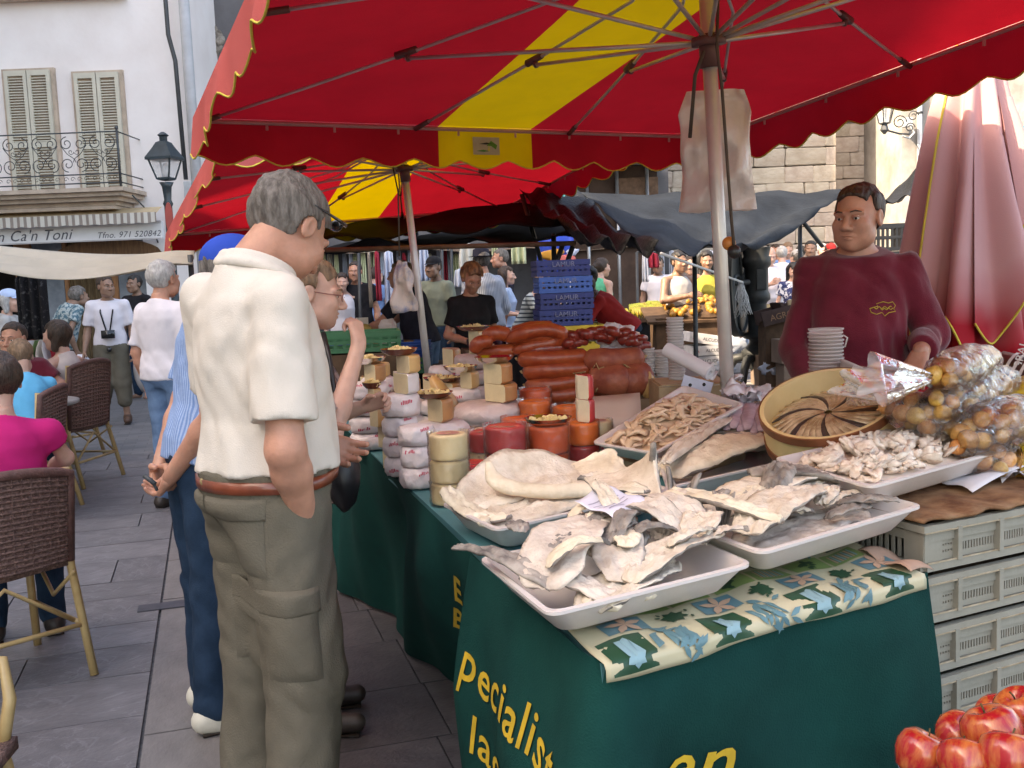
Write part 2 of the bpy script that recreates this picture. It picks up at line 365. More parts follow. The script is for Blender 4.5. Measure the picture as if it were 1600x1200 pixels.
def person(label, x, y, yaw, h=1.75, z0=0.0, J=None, skin='fair', hair='brown', style='short', cell=0.014, shirt=None, sleeve=0.55, hem=0.08,
           bottom=None, blen=1.0, baggy=1.0, shoe=None, hy=0, hp=0, build=1.0, belly=0.0, hands=None, female=False, cat='man', seed=1, face=True,
           fat=0.0, collar=False, foldamp=0.006, group=None, slim=1.0, neckcut=0.965, headcell=None, noarms=False, skirt=False, strap=False, shirtcut=None):
    """yaw: 0 faces away from the camera, 90 faces right, 180 faces the camera. Joints in the person's own frame: x to his right, y ahead."""
    k = h / 1.75; J0 = {}
    for a, p in JDEF.items():
        if a in ('pel', 'neck', 'head'): J0[a] = np.array(p) * k
        else: J0[a + 'R'] = np.array(p) * k; J0[a + 'L'] = np.array((-p[0], p[1], p[2])) * k
    for a, p in (J or {}).items():
        if a[-1] not in 'RL' and a not in ('pel', 'neck', 'head'):
            J0[a + 'R'] = np.array(p, float); J0[a + 'L'] = np.array((-p[0], p[1], p[2]), float)
        else: J0[a] = np.array(p, float)
    J = J0
    a = R_(yaw); root = thing('person', label, cat, (x, y, z0), group, rz=-a)
    root['_w'] = (0.0, 0.0, 0.0)
    pts = np.array(list(J.values())); lo = pts.min(0) - 0.2; hi = pts.max(0) + 0.2; lo[2] = max(lo[2], -0.02) if z0 == 0 else lo[2]
    pel, neck, head = J['pel'], J['neck'], J['head']; lat = J['shR'] - J['shL']
    B = build
    prof = [(t, rx * k * (B if t < .95 else 1), (ry + (fat if t < .7 else fat * .4) + (belly if .2 < t < .6 else 0)) * k, (fs + (belly * .8 if .2 < t < .6 else 0)) * k) for t, rx, ry, fs in TORSO]
    if female:
        prof = [(t, rx * (0.9 if t > .6 and t < .95 else (0.93 if .3 < t < .5 else 1)), ry * (1.12 if .55 < t < .7 else 1), fs + (0.014 if .55 < t < .7 else 0)) for t, rx, ry, fs in prof]
    ar = (0.047 * (0.85 if female else 1) + fat * .2) * k * slim; 
    # --- skin: torso, limbs, neck as one surface; head and hands are grown finer and run into it
    F = Field(lo, hi, cell)
    F.loft(pel, neck, lat, prof, off=-0.032, tmin=0.02, tmax=.9); F.loft(pel, neck, lat, prof, off=-0.008, tmin=0.88, tmax=1.05)
    F.cone(neck - (0, 0, .02 * k), head + (0, -.02 * k, -.05 * k), .056 * k * (0.88 if female else 1) + fat * .3, .052 * k * (0.85 if female else 1) + fat * .2, .02)
    for s in 'RL':
        F.cone(J['hip' + s], J['kn' + s], .082 * k * slim, .052 * k, .04); F.cone(J['kn' + s], J['an' + s], .052 * k, .036 * k, .02)
        mid = J['kn' + s] * .65 + J['an' + s] * .35; F.ell(mid + (0, -.015, 0), (.045 * k, .05 * k, .09 * k), k=.03)
        F.cone(J['an' + s] + (0, -.03 * k, -.045 * k), J['toe' + s], .032 * k, .026 * k, .02); F.cone(J['an' + s], J['an' + s] + (0, 0, -.04), .036 * k, .036 * k, .02)
        if noarms: continue
        F.cone(neck - (0, 0, .035 * k), J['sh' + s], .042 * k if strap else .03 * k, .046 * k if strap else .026 * k, .03)
        F.cone(J['sh' + s], J['el' + s], ar * (1.12 if strap else .8), ar * .88, .03); m = J['el' + s] * .7 + J['wr' + s] * .3
        F.cone(J['el' + s], m, ar * .9, ar * .9, .02); F.cone(m, J['wr' + s], ar * .9, ar * .58, .02)
    parts = [F.nets()]
    # --- hands
    HD = dict(R=None, L=None); HD.update(hands or {})
    for s in 'RL':
        if noarms: continue
        hd = HD[s]
        if hd == 'hide': continue
        w = J['wr' + s]; d0 = w - J['el' + s]; d0 = d0 / np.linalg.norm(d0)
        if hd is None: hd = dict(n=(-1 if s == 'R' else 1, 0.1, 0), side=(0, 1, 0.2), curl=0.45)
        dd = np.array(hd.get('d', d0), float); dd /= np.linalg.norm(dd)
        G = Field(w - .22 * k, w + .22 * k, 0.0045 if cell < .0115 else 0.0065); G.cone(w - d0 * .05, w + dd * .02, ar * .66, .021 * k, .012)
        hand(G, w, dd, hd.get('n'), hd.get('side', (0, 1, 0)), hd.get('curl', .4), k * (.9 if female else 1) * 1.02, thumb=hd.get('thumb', .5)); parts.append(G.nets())
    # --- head
    hc = headcell or (0.0042 if cell < .0115 else (0.006 if cell < .016 else 0.008)); kh = k ** 0.45 * (0.99 if female else 1.05)
    Y, X = R_(-hy), R_(hp)
    rot = np.array(Matrix.Rotation(Y, 3, 'Z') @ Matrix.Rotation(-X, 3, 'X')); ax = rot.T
    def hl(p): return rot @ (np.array(p, float) * kh) + head
    H = Field(head - .19, head + .19, hc)
    H.cone(neck + (0, 0, .0), hl((0, -.03, -.055)), .054 * k * (0.88 if female else 1) + fat * .3, .05 * k * (.85 if female else 1) + fat * .2, .02)
    E = lambda c, r, kk=.015, op='u': H.ell(hl(c), np.array(r) * kh, ax, kk, op)
    E((0, -.018, .03), (.075, .097, .088)); E((0, .028, -.035), (.06 + fat * .4, .066, .078), .03); E((0, .062, -.092), (.028, .028, .024), .03)
    if fat or not female: E((.04, .035, -.068), (.03, .04, .03), .03); E((-.04, .035, -.068), (.03, .04, .03), .03)
    C = lambda p, q, r1, r2, kk=.01, op='u': H.cone(hl(p), hl(q), r1 * kh, r2 * kh, kk, op)
    for sx in (1, -1):
        E((sx * .031, .094, .002), (.019, .014, .013), .014, 's'); C((sx * .012, .09, .021), (sx * .05, .076, .02), .0095, .008, .014)
        E((sx * .04, .066, -.024), (.024, .022, .022), .03)
        E((sx * .013, .101, -.036), (.0105, .013, .009), .006)
        E((sx * .079, -.008, -.002), (.009, .021, .033), .008); E((sx * .088, -.003, 0), (.006, .012, .02), .006, 's')
    C((0, .088, .012), (0, .114, -.03), .0075, .0122, .012)
    C((-.021, .086, -.061), (.021, .086, -.061), .006, .006, .006); E((0, .092, -.059), (.018, .010, .0055), .005); E((0, .09, -.070), (.016, .010, .0065), .006)
    E((0, .101, -.0645), (.026, .010, .0018), .003, 's')
    parts.append(H.nets())
    body = np_mesh('body', parts, SKIN[skin] if isinstance(skin, str) else skin, root)
    if face:
        for sx in (1, -1):
            mb = MB(); mb.ball(hl((sx * .031, .0785, .001)), .0122 * kh, 12, 9)
            mb.cur = 1; q = hl((sx * .031, .0862, .000)); mb.ball(q, .0062 * kh, 8, 6); mb.build('eye', [EYEW, EYED], root)
            mb = MB(); mb.tube([hl((sx * (.031 - .0135), .0875, .0015)), hl((sx * .026, .0925, .0072)), hl((sx * .036, .0905, .0072)), hl((sx * (.031 + .0135), .0815, .0015))], [.002 * kh, .0036 * kh, .0036 * kh, .002 * kh], 6); mb.tube([hl((sx * (.031 - .0125), .087, -.003)), hl((sx * .031, .0905, -.0085)), hl((sx * (.031 + .012), .082, -.003))], [.0015 * kh, .003 * kh, .0015 * kh], 6); mb.build('eyelid', SKIN[skin], root)
            mb = MB(); mb.tube([hl((sx * .014, .1005, .0225)), hl((sx * .032, .0975, .027)), hl((sx * .05, .083, .0215))], [.0022 * kh, .0030 * kh, .0015 * kh], 5); mb.build('eyebrow', HAIR[hair] if hair else HAIR['brown'], root)
    # --- hair
    if hair and style != 'none':
        G = Field(head - .26, head + .2, hc * 1.15)
        th = dict(short=.013, bald=.006, full=.026, long=.020, bob=.022, bun=.016, crop=.010).get(style, .014)
        G.ell(hl((0, -.02, .032)), (np.array((.075, .097, .088)) + th) * kh, ax, .01)
        x_, y_, z_ = G.pts((slice(None),) * 3); dx = x_ - head[0]; dy = y_ - head[1]; dz = z_ - head[2]
        lx, ly, lz = [(dx * ax[i][0] + dy * ax[i][1] + dz * ax[i][2]) / kh for i in range(3)]
        wob = .004 * np.sin(70 * lx + 20 * lz) + .003 * np.sin(110 * lz + 60 * lx)
        line = (ly * .75 - lz * .66 - (.006 if style != 'crop' else -.006)) + wob * (.15 if style == 'crop' else .6)
        line = np.maximum(line, np.where(np.abs(lx) > .055, (ly - .016 - .35 * np.abs(lz + 0.0) * (lz < 0) * -1) * .8, -1))
        low = dict(short=-.062, crop=-.05, full=-.07, bald=-.05).get(style, -.075)
        cut = np.maximum(line, low - lz + wob)
        if style == 'bald': cut = np.maximum(cut, lz - .055 + wob)
        earc = .035 - np.sqrt(((ly + .006) / .9) ** 2 + (lz + .004) ** 2) if style in ('short', 'crop', 'bald', 'full') else -1 + 0 * ly
        cut = np.maximum(cut, np.where(np.abs(lx) > .05, earc - .006, -1))
        G.f = np.maximum(G.f, cut * kh)
        if style in ('long', 'bob'):
            dn = -.10 if style == 'bob' else -.19
            for sx in (1, 0, -1):
                a0 = hl((sx * .062, -.055 + .01 * abs(sx), .02)); b0 = hl((sx * .066, -.06 + .03 * abs(sx), dn)); G.cone(a0, b0, .042 * kh, .03 * kh, .03)
        if style == 'bun': G.ell(hl((0, -.125, .02)), (.04, .04, .04), ax, .015)
        r = np.random.RandomState(seed); p1 = r.uniform(0, 6, 4)
        G.disp(lambda X_, Y_, Z_: .0028 * np.sin(150 * X_ + 40 * Z_ + p1[0] + 3 * np.sin(30 * Y_)) * np.sin(120 * Y_ + 50 * Z_ + p1[1] + 3 * np.sin(35 * X_)) + .0035 * np.sin(50 * X_ + p1[2]) * np.sin(55 * Y_ + 40 * Z_ + p1[3]))
        np_mesh('hair', [G.nets()], HAIR[hair], root)
    # --- shirt
    L = np.linalg.norm(neck - pel); ta = (neck - pel) / L
    if shirt is not None:
        G = Field(lo - .05, hi + .05, cell * 0.92)
        sp = [(t, rx * (1.02 if t < .5 else 1), ry, fs) for t, rx, ry, fs in prof]
        if hem < 0: sp = [(hem, prof[0][1] * 1.5, prof[0][2] * 1.9, 0), (0.02, prof[1][1] * 1.1, prof[1][2] * 1.1, 0)] + sp[1:]
        else: sp[0] = (sp[0][0], sp[1][1] * 1.03, sp[1][2] * 1.03, sp[1][3])
        G.loft(pel, neck, lat, sp, off=.014, tmin=min(hem, hem), tmax=neckcut + .06)
        if not strap:
            for s in 'RL':
                if noarms: continue
                A, E2, W = J['sh' + s], J['el' + s], J['wr' + s]
                G.cone(neck - (0, 0, .035 * k), A, .050 * k, .054 * k, .035)
                if sleeve <= 1:
                    e = A + (E2 - A) * (sleeve + .08); K = Field(lo - .05, hi + .05, cell * .92); K.cone(A, e, ar * 1.12 + .010, ar * 1.12 + .018, .02)
                    K.plane(A + (E2 - A) * sleeve, (E2 - A) / np.linalg.norm(E2 - A)); ix = (slice(None),) * 3; G.comb(ix, K.f, .035)
                else:
                    G.cone(A, E2, ar * 1.12 + .011, ar + .014, .016); e = E2 + (W - E2) * (sleeve - 1 + .05); K = Field(lo - .05, hi + .05, cell * .92)
                    K.cone(E2, e, ar + .017, ar * .62 + .013, .02); K.plane(E2 + (W - E2) * (sleeve - 1), (W - E2) / np.linalg.norm(W - E2)); G.comb((slice(None),) * 3, K.f, .02)
        if hem > 0.2:
            pass
        nk = pel + ta * L * neckcut
        G.disp(fold(foldamp, seed, .8))
        G.disp(fold(foldamp * .6, seed + 5, .55, 2.2))
        if shirtcut: shirtcut(G, J, k)
        G.plane(nk, ta + np.array((0, .35, 0)))
        if hem >= 0: G.plane(pel + ta * L * hem + np.array((0, 0, 0)), -ta)
        np_mesh('dress' if hem < 0 else 'shirt', [G.nets()], shirt, root)
    if collar:
        K = Field(neck - .16, neck + .16, min(cell * .6, .008)); rr = .071 * k + fat * .3
        n = 26; ps = [neck + np.array((math.sin(t) * rr, math.cos(t) * rr * 1.02 + .012, -.012 - .034 * math.cos(t) + .012 * abs(math.sin(t)))) for t in [(.3 + (6.283 - .6) * i / n) for i in range(n + 1)]]
        for i in range(n):
            K.cone(ps[i], ps[i + 1], .012, .012, .014); K.cone(ps[i] + (ps[i] - neck) * .25 + (0, 0, -.022), ps[i + 1] + (ps[i + 1] - neck) * .25 + (0, 0, -.022), .009, .009, .014)
        np_mesh('collar', [K.nets()], shirt, root)
    # --- trousers, shorts or skirt
    if bottom is not None:
        G = Field(lo - .05, hi + .05, cell * .92)
        G.loft(pel, neck, lat, prof, off=.008, tmin=0.0, tmax=.3)
        for s in 'RL':
            hp_, kn, an = J['hip' + s], J['kn' + s], J['an' + s]
            if skirt: G.cone(hp_, kn, .11 * k, .12 * k, .09); continue
            G.cone(hp_, kn, .096 * k * slim * (1 + (baggy - 1) * .4), (.062 + .012) * k * baggy, .035)
            if blen > .5:
                e = kn + (an - kn) * (blen - .5) * 2 * .97; G.cone(kn, e, .073 * k * baggy, (.058 + .006 * (1.5 - blen)) * k * baggy, .02)
        G.disp(fold(foldamp * .8, seed + 2, .8)); G.disp(fold(foldamp * .7, seed + 9, 0.45, 2.3))
        G.plane(pel + ta * L * (max(hem, .05) + (.02 if hem > .2 else .04)), ta)
        np_mesh('skirt' if skirt else 'trousers', [G.nets()], bottom, root)
    if shoe is not None:
        for s in 'RL':
            an, toe = J['an' + s], J['toe' + s]; G = Field(np.minimum(an, toe) - .12, np.maximum(an, toe) + .12, .008)
            hl_ = an + (0, -.035 * k, -.04 * k); G.cone(hl_, toe + (0, .02, .01), .045 * k, .036 * k, .02); G.cone(an + (0, 0, -.01), an + (0, .01, -.05), .047 * k, .04 * k, .03)
            G.plane((0, 0, .004), (0, 0, -1)); so = np_mesh('shoe', [G.nets()], shoe, root); q = MB(); q.tube([hl_ + (0, -.01, 0), (an + toe) / 2 * (1, 1, 0) + (0, 0, hl_[2]), toe + (0, .03, 0)], [.040 * k, .036 * k, .036 * k], 12); q.v = [(x, y, .002 + .010 * (z > hl_[2])) for x, y, z in q.v]; q.build('sole', EYED, so).location = (0, 0, 0)
    return root, J, hl, k, body
# ------------------------------------------------------------------ the square: paving
def rand_tint(m, amt=0.25, hue=0.0):
    """each object on this material gets its own tone"""
    N = m.node_tree.nodes; L = m.node_tree.links; b = N['Principled BSDF']; src = b.inputs['Base Color'].links[0].from_socket
    oi = N.new('ShaderNodeObjectInfo'); mr = N.new('ShaderNodeMapRange'); mr.inputs[3].default_value = 1 - amt; mr.inputs[4].default_value = 1 + amt
    L.new(oi.outputs['Random'], mr.inputs[0])
    h = N.new('ShaderNodeHueSaturation'); L.new(src, h.inputs['Color']); L.new(mr.outputs[0], h.inputs['Value'])
    if hue:
        m2 = N.new('ShaderNodeMath'); m2.operation = 'FRACT'; m3 = N.new('ShaderNodeMath'); m3.operation = 'MULTIPLY'; m3.inputs[1].default_value = 7.31
        L.new(oi.outputs['Random'], m3.inputs[0]); L.new(m3.outputs[0], m2.inputs[0])
        r2 = N.new('ShaderNodeMapRange'); r2.inputs[3].default_value = .5 - hue; r2.inputs[4].default_value = .5 + hue; L.new(m2.outputs[0], r2.inputs[0]); L.new(r2.outputs[0], h.inputs['Hue'])
    L.new(h.outputs[0], b.inputs['Base Color']); return m
slabm = rand_tint(mat('slab_stone', (0.105, 0.10, 0.108), 0.55, col2=(0.20, 0.19, 0.198), scale=3.5, bump=0.35, bscale=26, lo=.3, hi=.75, detail=9), 0.16, .015)
def veins(m, col, sc_=2.2):
    N = m.node_tree.nodes; L = m.node_tree.links; b = N['Principled BSDF']; src = b.inputs['Base Color'].links[0].from_socket
    tc = N.new('ShaderNodeTexCoord'); nz = N.new('ShaderNodeTexNoise'); nz.inputs['Scale'].default_value = sc_; nz.inputs['Detail'].default_value = 6; nz.inputs['Distortion'].default_value = 1.2
    L.new(tc.outputs['Object'], nz.inputs[0]); rp = N.new('ShaderNodeValToRGB'); e = rp.color_ramp.elements
    e[0].position = .485; e[0].color = (0, 0, 0, 1); e[1].position = .5; e[1].color = (.17, .17, .17, 1); q = rp.color_ramp.elements.new(.515); q.color = (0, 0, 0, 1)
    L.new(nz.outputs['Fac'], rp.inputs[0]); mx = N.new('ShaderNodeMix'); mx.data_type = 'RGBA'; L.new(rp.outputs[0], mx.inputs[0]); L.new(src, mx.inputs[6]); mx.inputs[7].default_value = (*col, 1)
    L.new(mx.outputs[2], b.inputs['Base Color']); return m
veins(slabm, (0.42, 0.42, 0.44), 1.6)
stripm = rand_tint(mat('border_stone', (0.16, 0.145, 0.14), 0.55, col2=(0.25, 0.23, 0.22), scale=4, bump=0.3, bscale=30, lo=.3, hi=.7, detail=8), 0.12)
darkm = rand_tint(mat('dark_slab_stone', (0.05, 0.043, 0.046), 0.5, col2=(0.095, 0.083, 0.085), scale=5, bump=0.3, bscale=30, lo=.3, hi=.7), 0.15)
joint = mat('joint_mortar', (0.10, 0.098, 0.10), 0.9, 0.3, 30, 0.5)
mb = MB(); mb.grid(lambda u, v: V((-60 + 120 * u, -30 + 130 * v, -0.012)), 2, 2)
gr = mb.build('ground', joint, smooth=False); tag(gr, kind='structure')
e1 = V((.958, .286, 0)); e2 = V((-.286, .958, 0)); og = V((-1.22, 3.0, 0))
g = thing('pavement', None, None); tag(g, kind='structure')
def slab_mesh():
    mb = MB(); mb.box((0, 0, -.02), (1, 1, .04)); me = mb.mesh('stone_slab', slabm, False); return me
sm_ = {}
for nm, m_ in (('l', slabm), ('s', stripm), ('d', darkm)):
    mb = MB(); mb.box((0, 0, -.03), (1, 1, .06)); sm_[nm] = mb.mesh('slab', m_, False)
SLABS = {'l': [], 's': [], 'd': []}
def slab_row(zone, a0, a1, b0, b1, ln):
    a = a0
    while a < a1 - .02:
        w = min(rnd(*ln), a1 - a)
        if a1 - a - w < .15: w = a1 - a
        c = og + e1 * (a + w / 2) + e2 * ((b0 + b1) / 2)
        if c.y > 1.2 and abs(c.x) < c.y * .62 + .5: SLABS[zone].append((c, w - .007, (b1 - b0) - .007))
        a += w
b = -2.2; first = True
while b < 6.5:
    d = rnd(.30, .46); slab_row('l', -6.2 + rnd(-.2, .2), 0, b, b + d, (.38, .95)); b += d
b = -2.3
while b < 12: d = rnd(.55, .95); slab_row('s', .005, .43, b, b + d, (.43, .431)); b += d
b = -2.3
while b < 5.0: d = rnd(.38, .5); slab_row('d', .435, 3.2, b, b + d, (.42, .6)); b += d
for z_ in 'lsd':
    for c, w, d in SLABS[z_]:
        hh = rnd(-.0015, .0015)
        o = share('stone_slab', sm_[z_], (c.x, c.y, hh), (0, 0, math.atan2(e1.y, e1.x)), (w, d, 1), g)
# slabs beyond the reach of single stones: sheet with the same courses in its material
farm = mat('far_paving', (0.19, 0.19, 0.20), 0.6, col2=(0.27, 0.265, 0.27), scale=1.2, bump=0.2, lo=.3, hi=.7)
N = farm.node_tree.nodes; L = farm.node_tree.links; bk = N.new('ShaderNodeTexBrick'); tc = N.new('ShaderNodeTexCoord'); mp = N.new('ShaderNodeMapping')
mp.inputs['Rotation'].default_value = (0, 0, -.29); bk.inputs['Scale'].default_value = 2.2; bk.inputs['Color1'].default_value = (.17, .165, .17, 1); bk.inputs['Color2'].default_value = (.12, .12, .125, 1); bk.inputs['Mortar'].default_value = (.11, .11, .11, 1); bk.inputs['Mortar Size'].default_value = .012
L.new(tc.outputs['Object'], mp.inputs[0]); L.new(mp.outputs[0], bk.inputs[0]); L.new(bk.outputs[0], N['Principled BSDF'].inputs['Base Color'])
q0 = og + e2 * 6.5
mb = MB(); mb.add([q0 + e1 * -30, q0 + e1 * 0, q0 + e1 * 0 + e2 * 60, q0 + e1 * -30 + e2 * 60], [(0, 1, 2, 3)]); q1 = og + e2 * 5.1 + e1 * .45
mb.add([q1, q1 + e1 * 60, q1 + e1 * 60 + e2 * 60, q1 + e2 * 60], [(0, 1, 2, 3)])
o = mb.build('paving', farm, smooth=False); o.location.z = -.004; tag(o, kind='structure')
mb = MB(); c = T(272, 945, 0); mb.box((c.x + .02, c.y, .003), (.36, .10, .006), rot=.29); o = mb.build('drain_cover', mat('drain_iron', (.06, .06, .075), .5, .2), None, False); tag(o, 'small dark iron drain cover let into the pale stone strip', 'drain cover')

# ------------------------------------------------------------------ white town house, left
plaster = mat('white_plaster', (0.78, 0.72, 0.70), 0.85, col2=(0.88, 0.84, 0.83), scale=0.9, bump=0.25, bscale=14, lo=.3, hi=.65, detail=8)
trimm = mat('stone_trim', (0.50, 0.40, 0.32), 0.8, 0.15, 5, 0.3)
shutm = mat('shutter_paint', (0.58, 0.55, 0.46), 0.6, 0.06, 4, 0.1)
iron = mat('wrought_iron', (0.045, 0.05, 0.055), 0.5, 0.2, 10, 0.1)
woodd = mat('shop_wood', (0.16, 0.075, 0.03), 0.5, 0.3, 5, 0.3, stretch=(8, 8, 1))
darkin = mat('dark_interior', (0.02, 0.018, 0.017), 0.9, 0.2)
FY = 16.0
def fp(px, py, dy=0.0): p = P(px, py, FY); return V((p.x, FY + dy, p.z))
ed = fp(300, 300).x; H_ = thing('town_house', 'white plastered town house with shuttered windows above a shop', 'house', (-8, FY + 4, 0))
mb = MB(); mb.box(((ed - 14) / 2, FY + 3.2, 6.4 - 0.05), (ed + 14, 6.0, 7.9)); mb.box((ed - .45, FY + 3.2, 1.2), (.9, 6, 2.4)); mb.box((-13.2, FY + 3.2, 1.2), (1.6, 6, 2.4))
mb.box(((ed - 14) / 2, FY + 5.7, 1.2), (ed + 14, .9, 2.399)); mb.build('wall', plaster, H_, False)
for px0, px1, yt in ((-10, 73, 110), (110, 181, 113)):
    a = fp(px0, yt); b_ = fp(px1, yt); w = (b_.x - a.x); zb = fp(px0, 305).z - .25; zt = a.z; x0 = b_.x - .72 if px0 < 0 else a.x
    w = b_.x - x0
    wn = MB(); wn.box((x0 + w / 2, FY + .175, (zt + zb) / 2), (w + .10, .08, zt - zb + .08)); wo = wn.build('window', trimm, H_, False)
    for k in (0, 1):
        lx = x0 + w * (.25 + .5 * k); lw = w / 2 - .012; fr = MB()
        for sx in (-1, 1): fr.box((lx + sx * (lw / 2 - .028), FY + .10, (zt + zb) / 2), (.055, .05, zt - zb))
        for zz in (zt - .04, (zt * .47 + zb * .53), zb + .04): fr.box((lx, FY + .10, zz), (lw - .112, .048, .08))
        s_ = MB(); z = zb + .1
        while z < zt - .09:
            s_.box((lx, FY + .10, z), (lw - .11, .032, .008), rot=Matrix.Rotation(R_(38), 3, 'X')); z += .042
        sh = fr.build('shutter', shutm, wo, False); so = s_.build('shutter_slats', shutm, wo, False); tag(so, kind='stuff')
# third window sill at the very top
mb = MB(); a = fp(0, 2); mb.box((fp(80, 2).x, FY + .12, a.z + .06), (2.2, .2, .07)); mb.build('window_sill', trimm, H_, False)
mb = MB(); xr = fp(222, 300).x; zt = fp(100, 303).z
for i, (dx, th, dd) in enumerate(((0, .05, 1.0), (-.06, .06, .92), (-.14, .06, .82), (-.22, .08, .70), (-.24, .04, .74))):
    mb.box(((xr + dx - 12) / 2, FY + .2 - dd / 2, zt - .03 - i * .062), (xr + dx + 12, dd, .06 if i < 4 else .05))
ba = mb.build('balcony', trimm, H_, False)
rl = MB(); zr = fp(100, 220).z; yb = FY + .2 - .93
for z in (zt + .07, zt + .20, zr): rl.tube([(-12, yb, z), (xr - .05, yb, z)], .011, 5)
for z in (zt + .07, zt + .20, zr): rl.tube([(xr - .05, yb, z), (xr - .05, FY + .2, z)], .011, 5)
rl.tube([(xr - .05, yb, zt), (xr - .05, yb, zr + .03)], .018, 6); rl.ball((xr - .05, yb, zr + .05), .03, 6, 5)
rl.build('railing', iron, ba)
sc_m = MB()
def spiral(cx, cz, r0, a0, turns, sgn, n=20):
    return [(cx + r0 * (1 - .8 * i / n) * math.cos(a0 + sgn * turns * 6.283 * i / n), 0, cz + r0 * (1 - .8 * i / n) * math.sin(a0 + sgn * turns * 6.283 * i / n)) for i in range(n + 1)]
hh = zr - zt - .2
for sx in (-1, 1):
    sc_m.tube(spiral(sx * .10, hh * .75, .10, math.pi / 2 if sx > 0 else math.pi / 2, 1.4, -sx), .007, 4); sc_m.tube(spiral(sx * .10, hh * .25, .11, -math.pi / 2, 1.4, sx), .007, 4)
    sc_m.tube([(sx * .19, 0, hh * .7), (sx * .1, 0, hh * .5), (0, 0, hh * .38), (sx * -.02, 0, hh * .3)], .006, 4)
    sc_m.tube(spiral(sx * .045, hh * .55, .045, 0 if sx < 0 else math.pi, 1.1, sx), .005, 4)
    for q in (-.15, -.05, .05, .15): sc_m.tube(spiral(q, -.065, .04, 0, 1, 1, 8), .004, 4)
scme = sc_m.mesh('scroll', iron); x = xr - .28
while x > -9.2: share('scroll', scme, (x, yb, zt + .2), parent=ba); x -= .43
mb = MB(); mb.tube([(xr, yb + .3, zt - .1), (xr + .12, yb + .5, zt - .3), (xr + .12, FY + .2, zt - .8)], .012, 5); mb.build('pipe_bracket', iron, ba)
# awning, shop sign and shop front
stripe_aw = wave_mat('awning_stripes', (0.62, 0.58, 0.52), (0.30, 0.25, 0.22), 'X', 3.0, .55, .65)
aw = thing('awning', 'folded striped awning with wavy edge under the balcony', 'awning', (-7, FY - .5, 2.4))
za = fp(100, 331).z; zb_ = fp(100, 352).z; xs = fp(264, 352).x
mb = MB(); mb.grid(lambda u, v: V((-12 + (xs + 12) * u, FY - .25 - .3 * v, za - .12 * v)), 40, 3); mb.build('canopy', mat('awning_tan', (.5, .38, .24), .8, .1), aw)
mb = MB(); mb.grid(lambda u, v: V((-12 + (xs + 12) * u, FY - .56 + .01 * math.sin(u * 160), za - .10 - v * (za - zb_ - .06 + .015 * abs(math.sin(u * 95))))), 300, 2); mb.build('valance', stripe_aw, aw)
sg = thing('shop_sign', 'long white shop sign with grey script lettering', 'shop sign', (-7, FY - .4, 2.3)); z0, z1 = fp(100, 380).z, fp(100, 354).z
white = mat('white_paint', (.74, .73, .74), .5, .05, 3, .05); ink = mat('grey_ink', (.10, .10, .12), .6, .1, bump=0)
mb = MB(); mb.box(((xs - 12) / 2, FY - .3, (z0 + z1) / 2), (xs + 12, .1, z1 - z0)); mb.build('board', white, sg, False)
mb = MB()
for z in (z0, z1): mb.box(((xs - 12) / 2, FY - .36, z), (xs + 12, .03, .02))
mb.build('board_trim', mat('sign_trim', (.45, .42, .42), .5), sg, False)
c = fp(52, 371); flat_text("Forn Ca'n Toni", .23, (c.x, FY - .353, c.z), (1, 0, 0), (0, 0, 1), ink, sg, shear=.35, sp=1.05)
c = fp(214, 368); flat_text("Tfno. 971 520842", .13, (c.x, FY - .353, c.z), (1, 0, 0), (0, 0, 1), ink, sg, shear=.3, sp=1.05)
sf = thing("shop_facade", 'dim wooden shop front with glass doors under the sign', 'shop front', (-7, FY + .5, 0))
mb = MB(); mb.box((-8, FY + 1.6, 1.2), (8, .1, 2.398)); mb.build('back_panel', darkin, sf, False)
glassm = mat('shop_glass', (.12, .14, .17), .1, .5, 1.5, 0.1, col2=(.30, .33, .36))
for px0, px1, kind in ((4, 30, 'w'), (32, 80, 'g'), (82, 88, 'w'), (88, 158, 'd'), (158, 168, 'w'), (168, 232, 'g'), (232, 240, 'w')):
    a = fp(px0, 500); b_ = fp(px1, 500); w = b_.x - a.x; m_ = {'w': mat('orange_wood', (.30, .13, .05), .5, .2, 6, .2, stretch=(6, 6, 1)), 'g': glassm, 'd': mat('brown_curtain', (.13, .085, .045), .8, .3, 10, .3, stretch=(10, 1, 1))}[kind]
    mb = MB(); 
    if kind == 'd': mb.grid(lambda u, v: V((a.x + w * u, FY + .62 + .03 * math.sin(u * 40), 2.35 * v)), 40, 3); mb.build('bead_curtain', m_, sf)
    else: mb.box((a.x + w / 2, FY + .6, 1.18), (w, .08 if kind == 'w' else .02, 2.36)); mb.build('door_frame' if kind == 'w' else 'window_pane', m_, sf, False)
    if kind == 'g':
        for _ in range(9):
            mb = MB(); mb.box((a.x + rnd(.1, .9) * w, FY + .8, rnd(.5, 1.9)), (rnd(.05, .2), .1, rnd(.08, .25)))
            mb.build('display_item', mat('item%d' % (_ % 5), [(.5, .4, .1), (.1, .2, .4), (.5, .5, .5), (.35, .1, .06), (.1, .1, .1)][_ % 5], .5), sf, False)
mb = MB(); mb.grid(lambda u, v: V((fp(160, 380).x + .9 * (u * 2 - 1) * 1.0, FY + .18, 2.0 + .3 * math.sqrt(max(0, 1 - (u * 2 - 1) ** 2)) * v + .05)), 20, 2); mb.build('arch_fascia', woodd, sf, False)
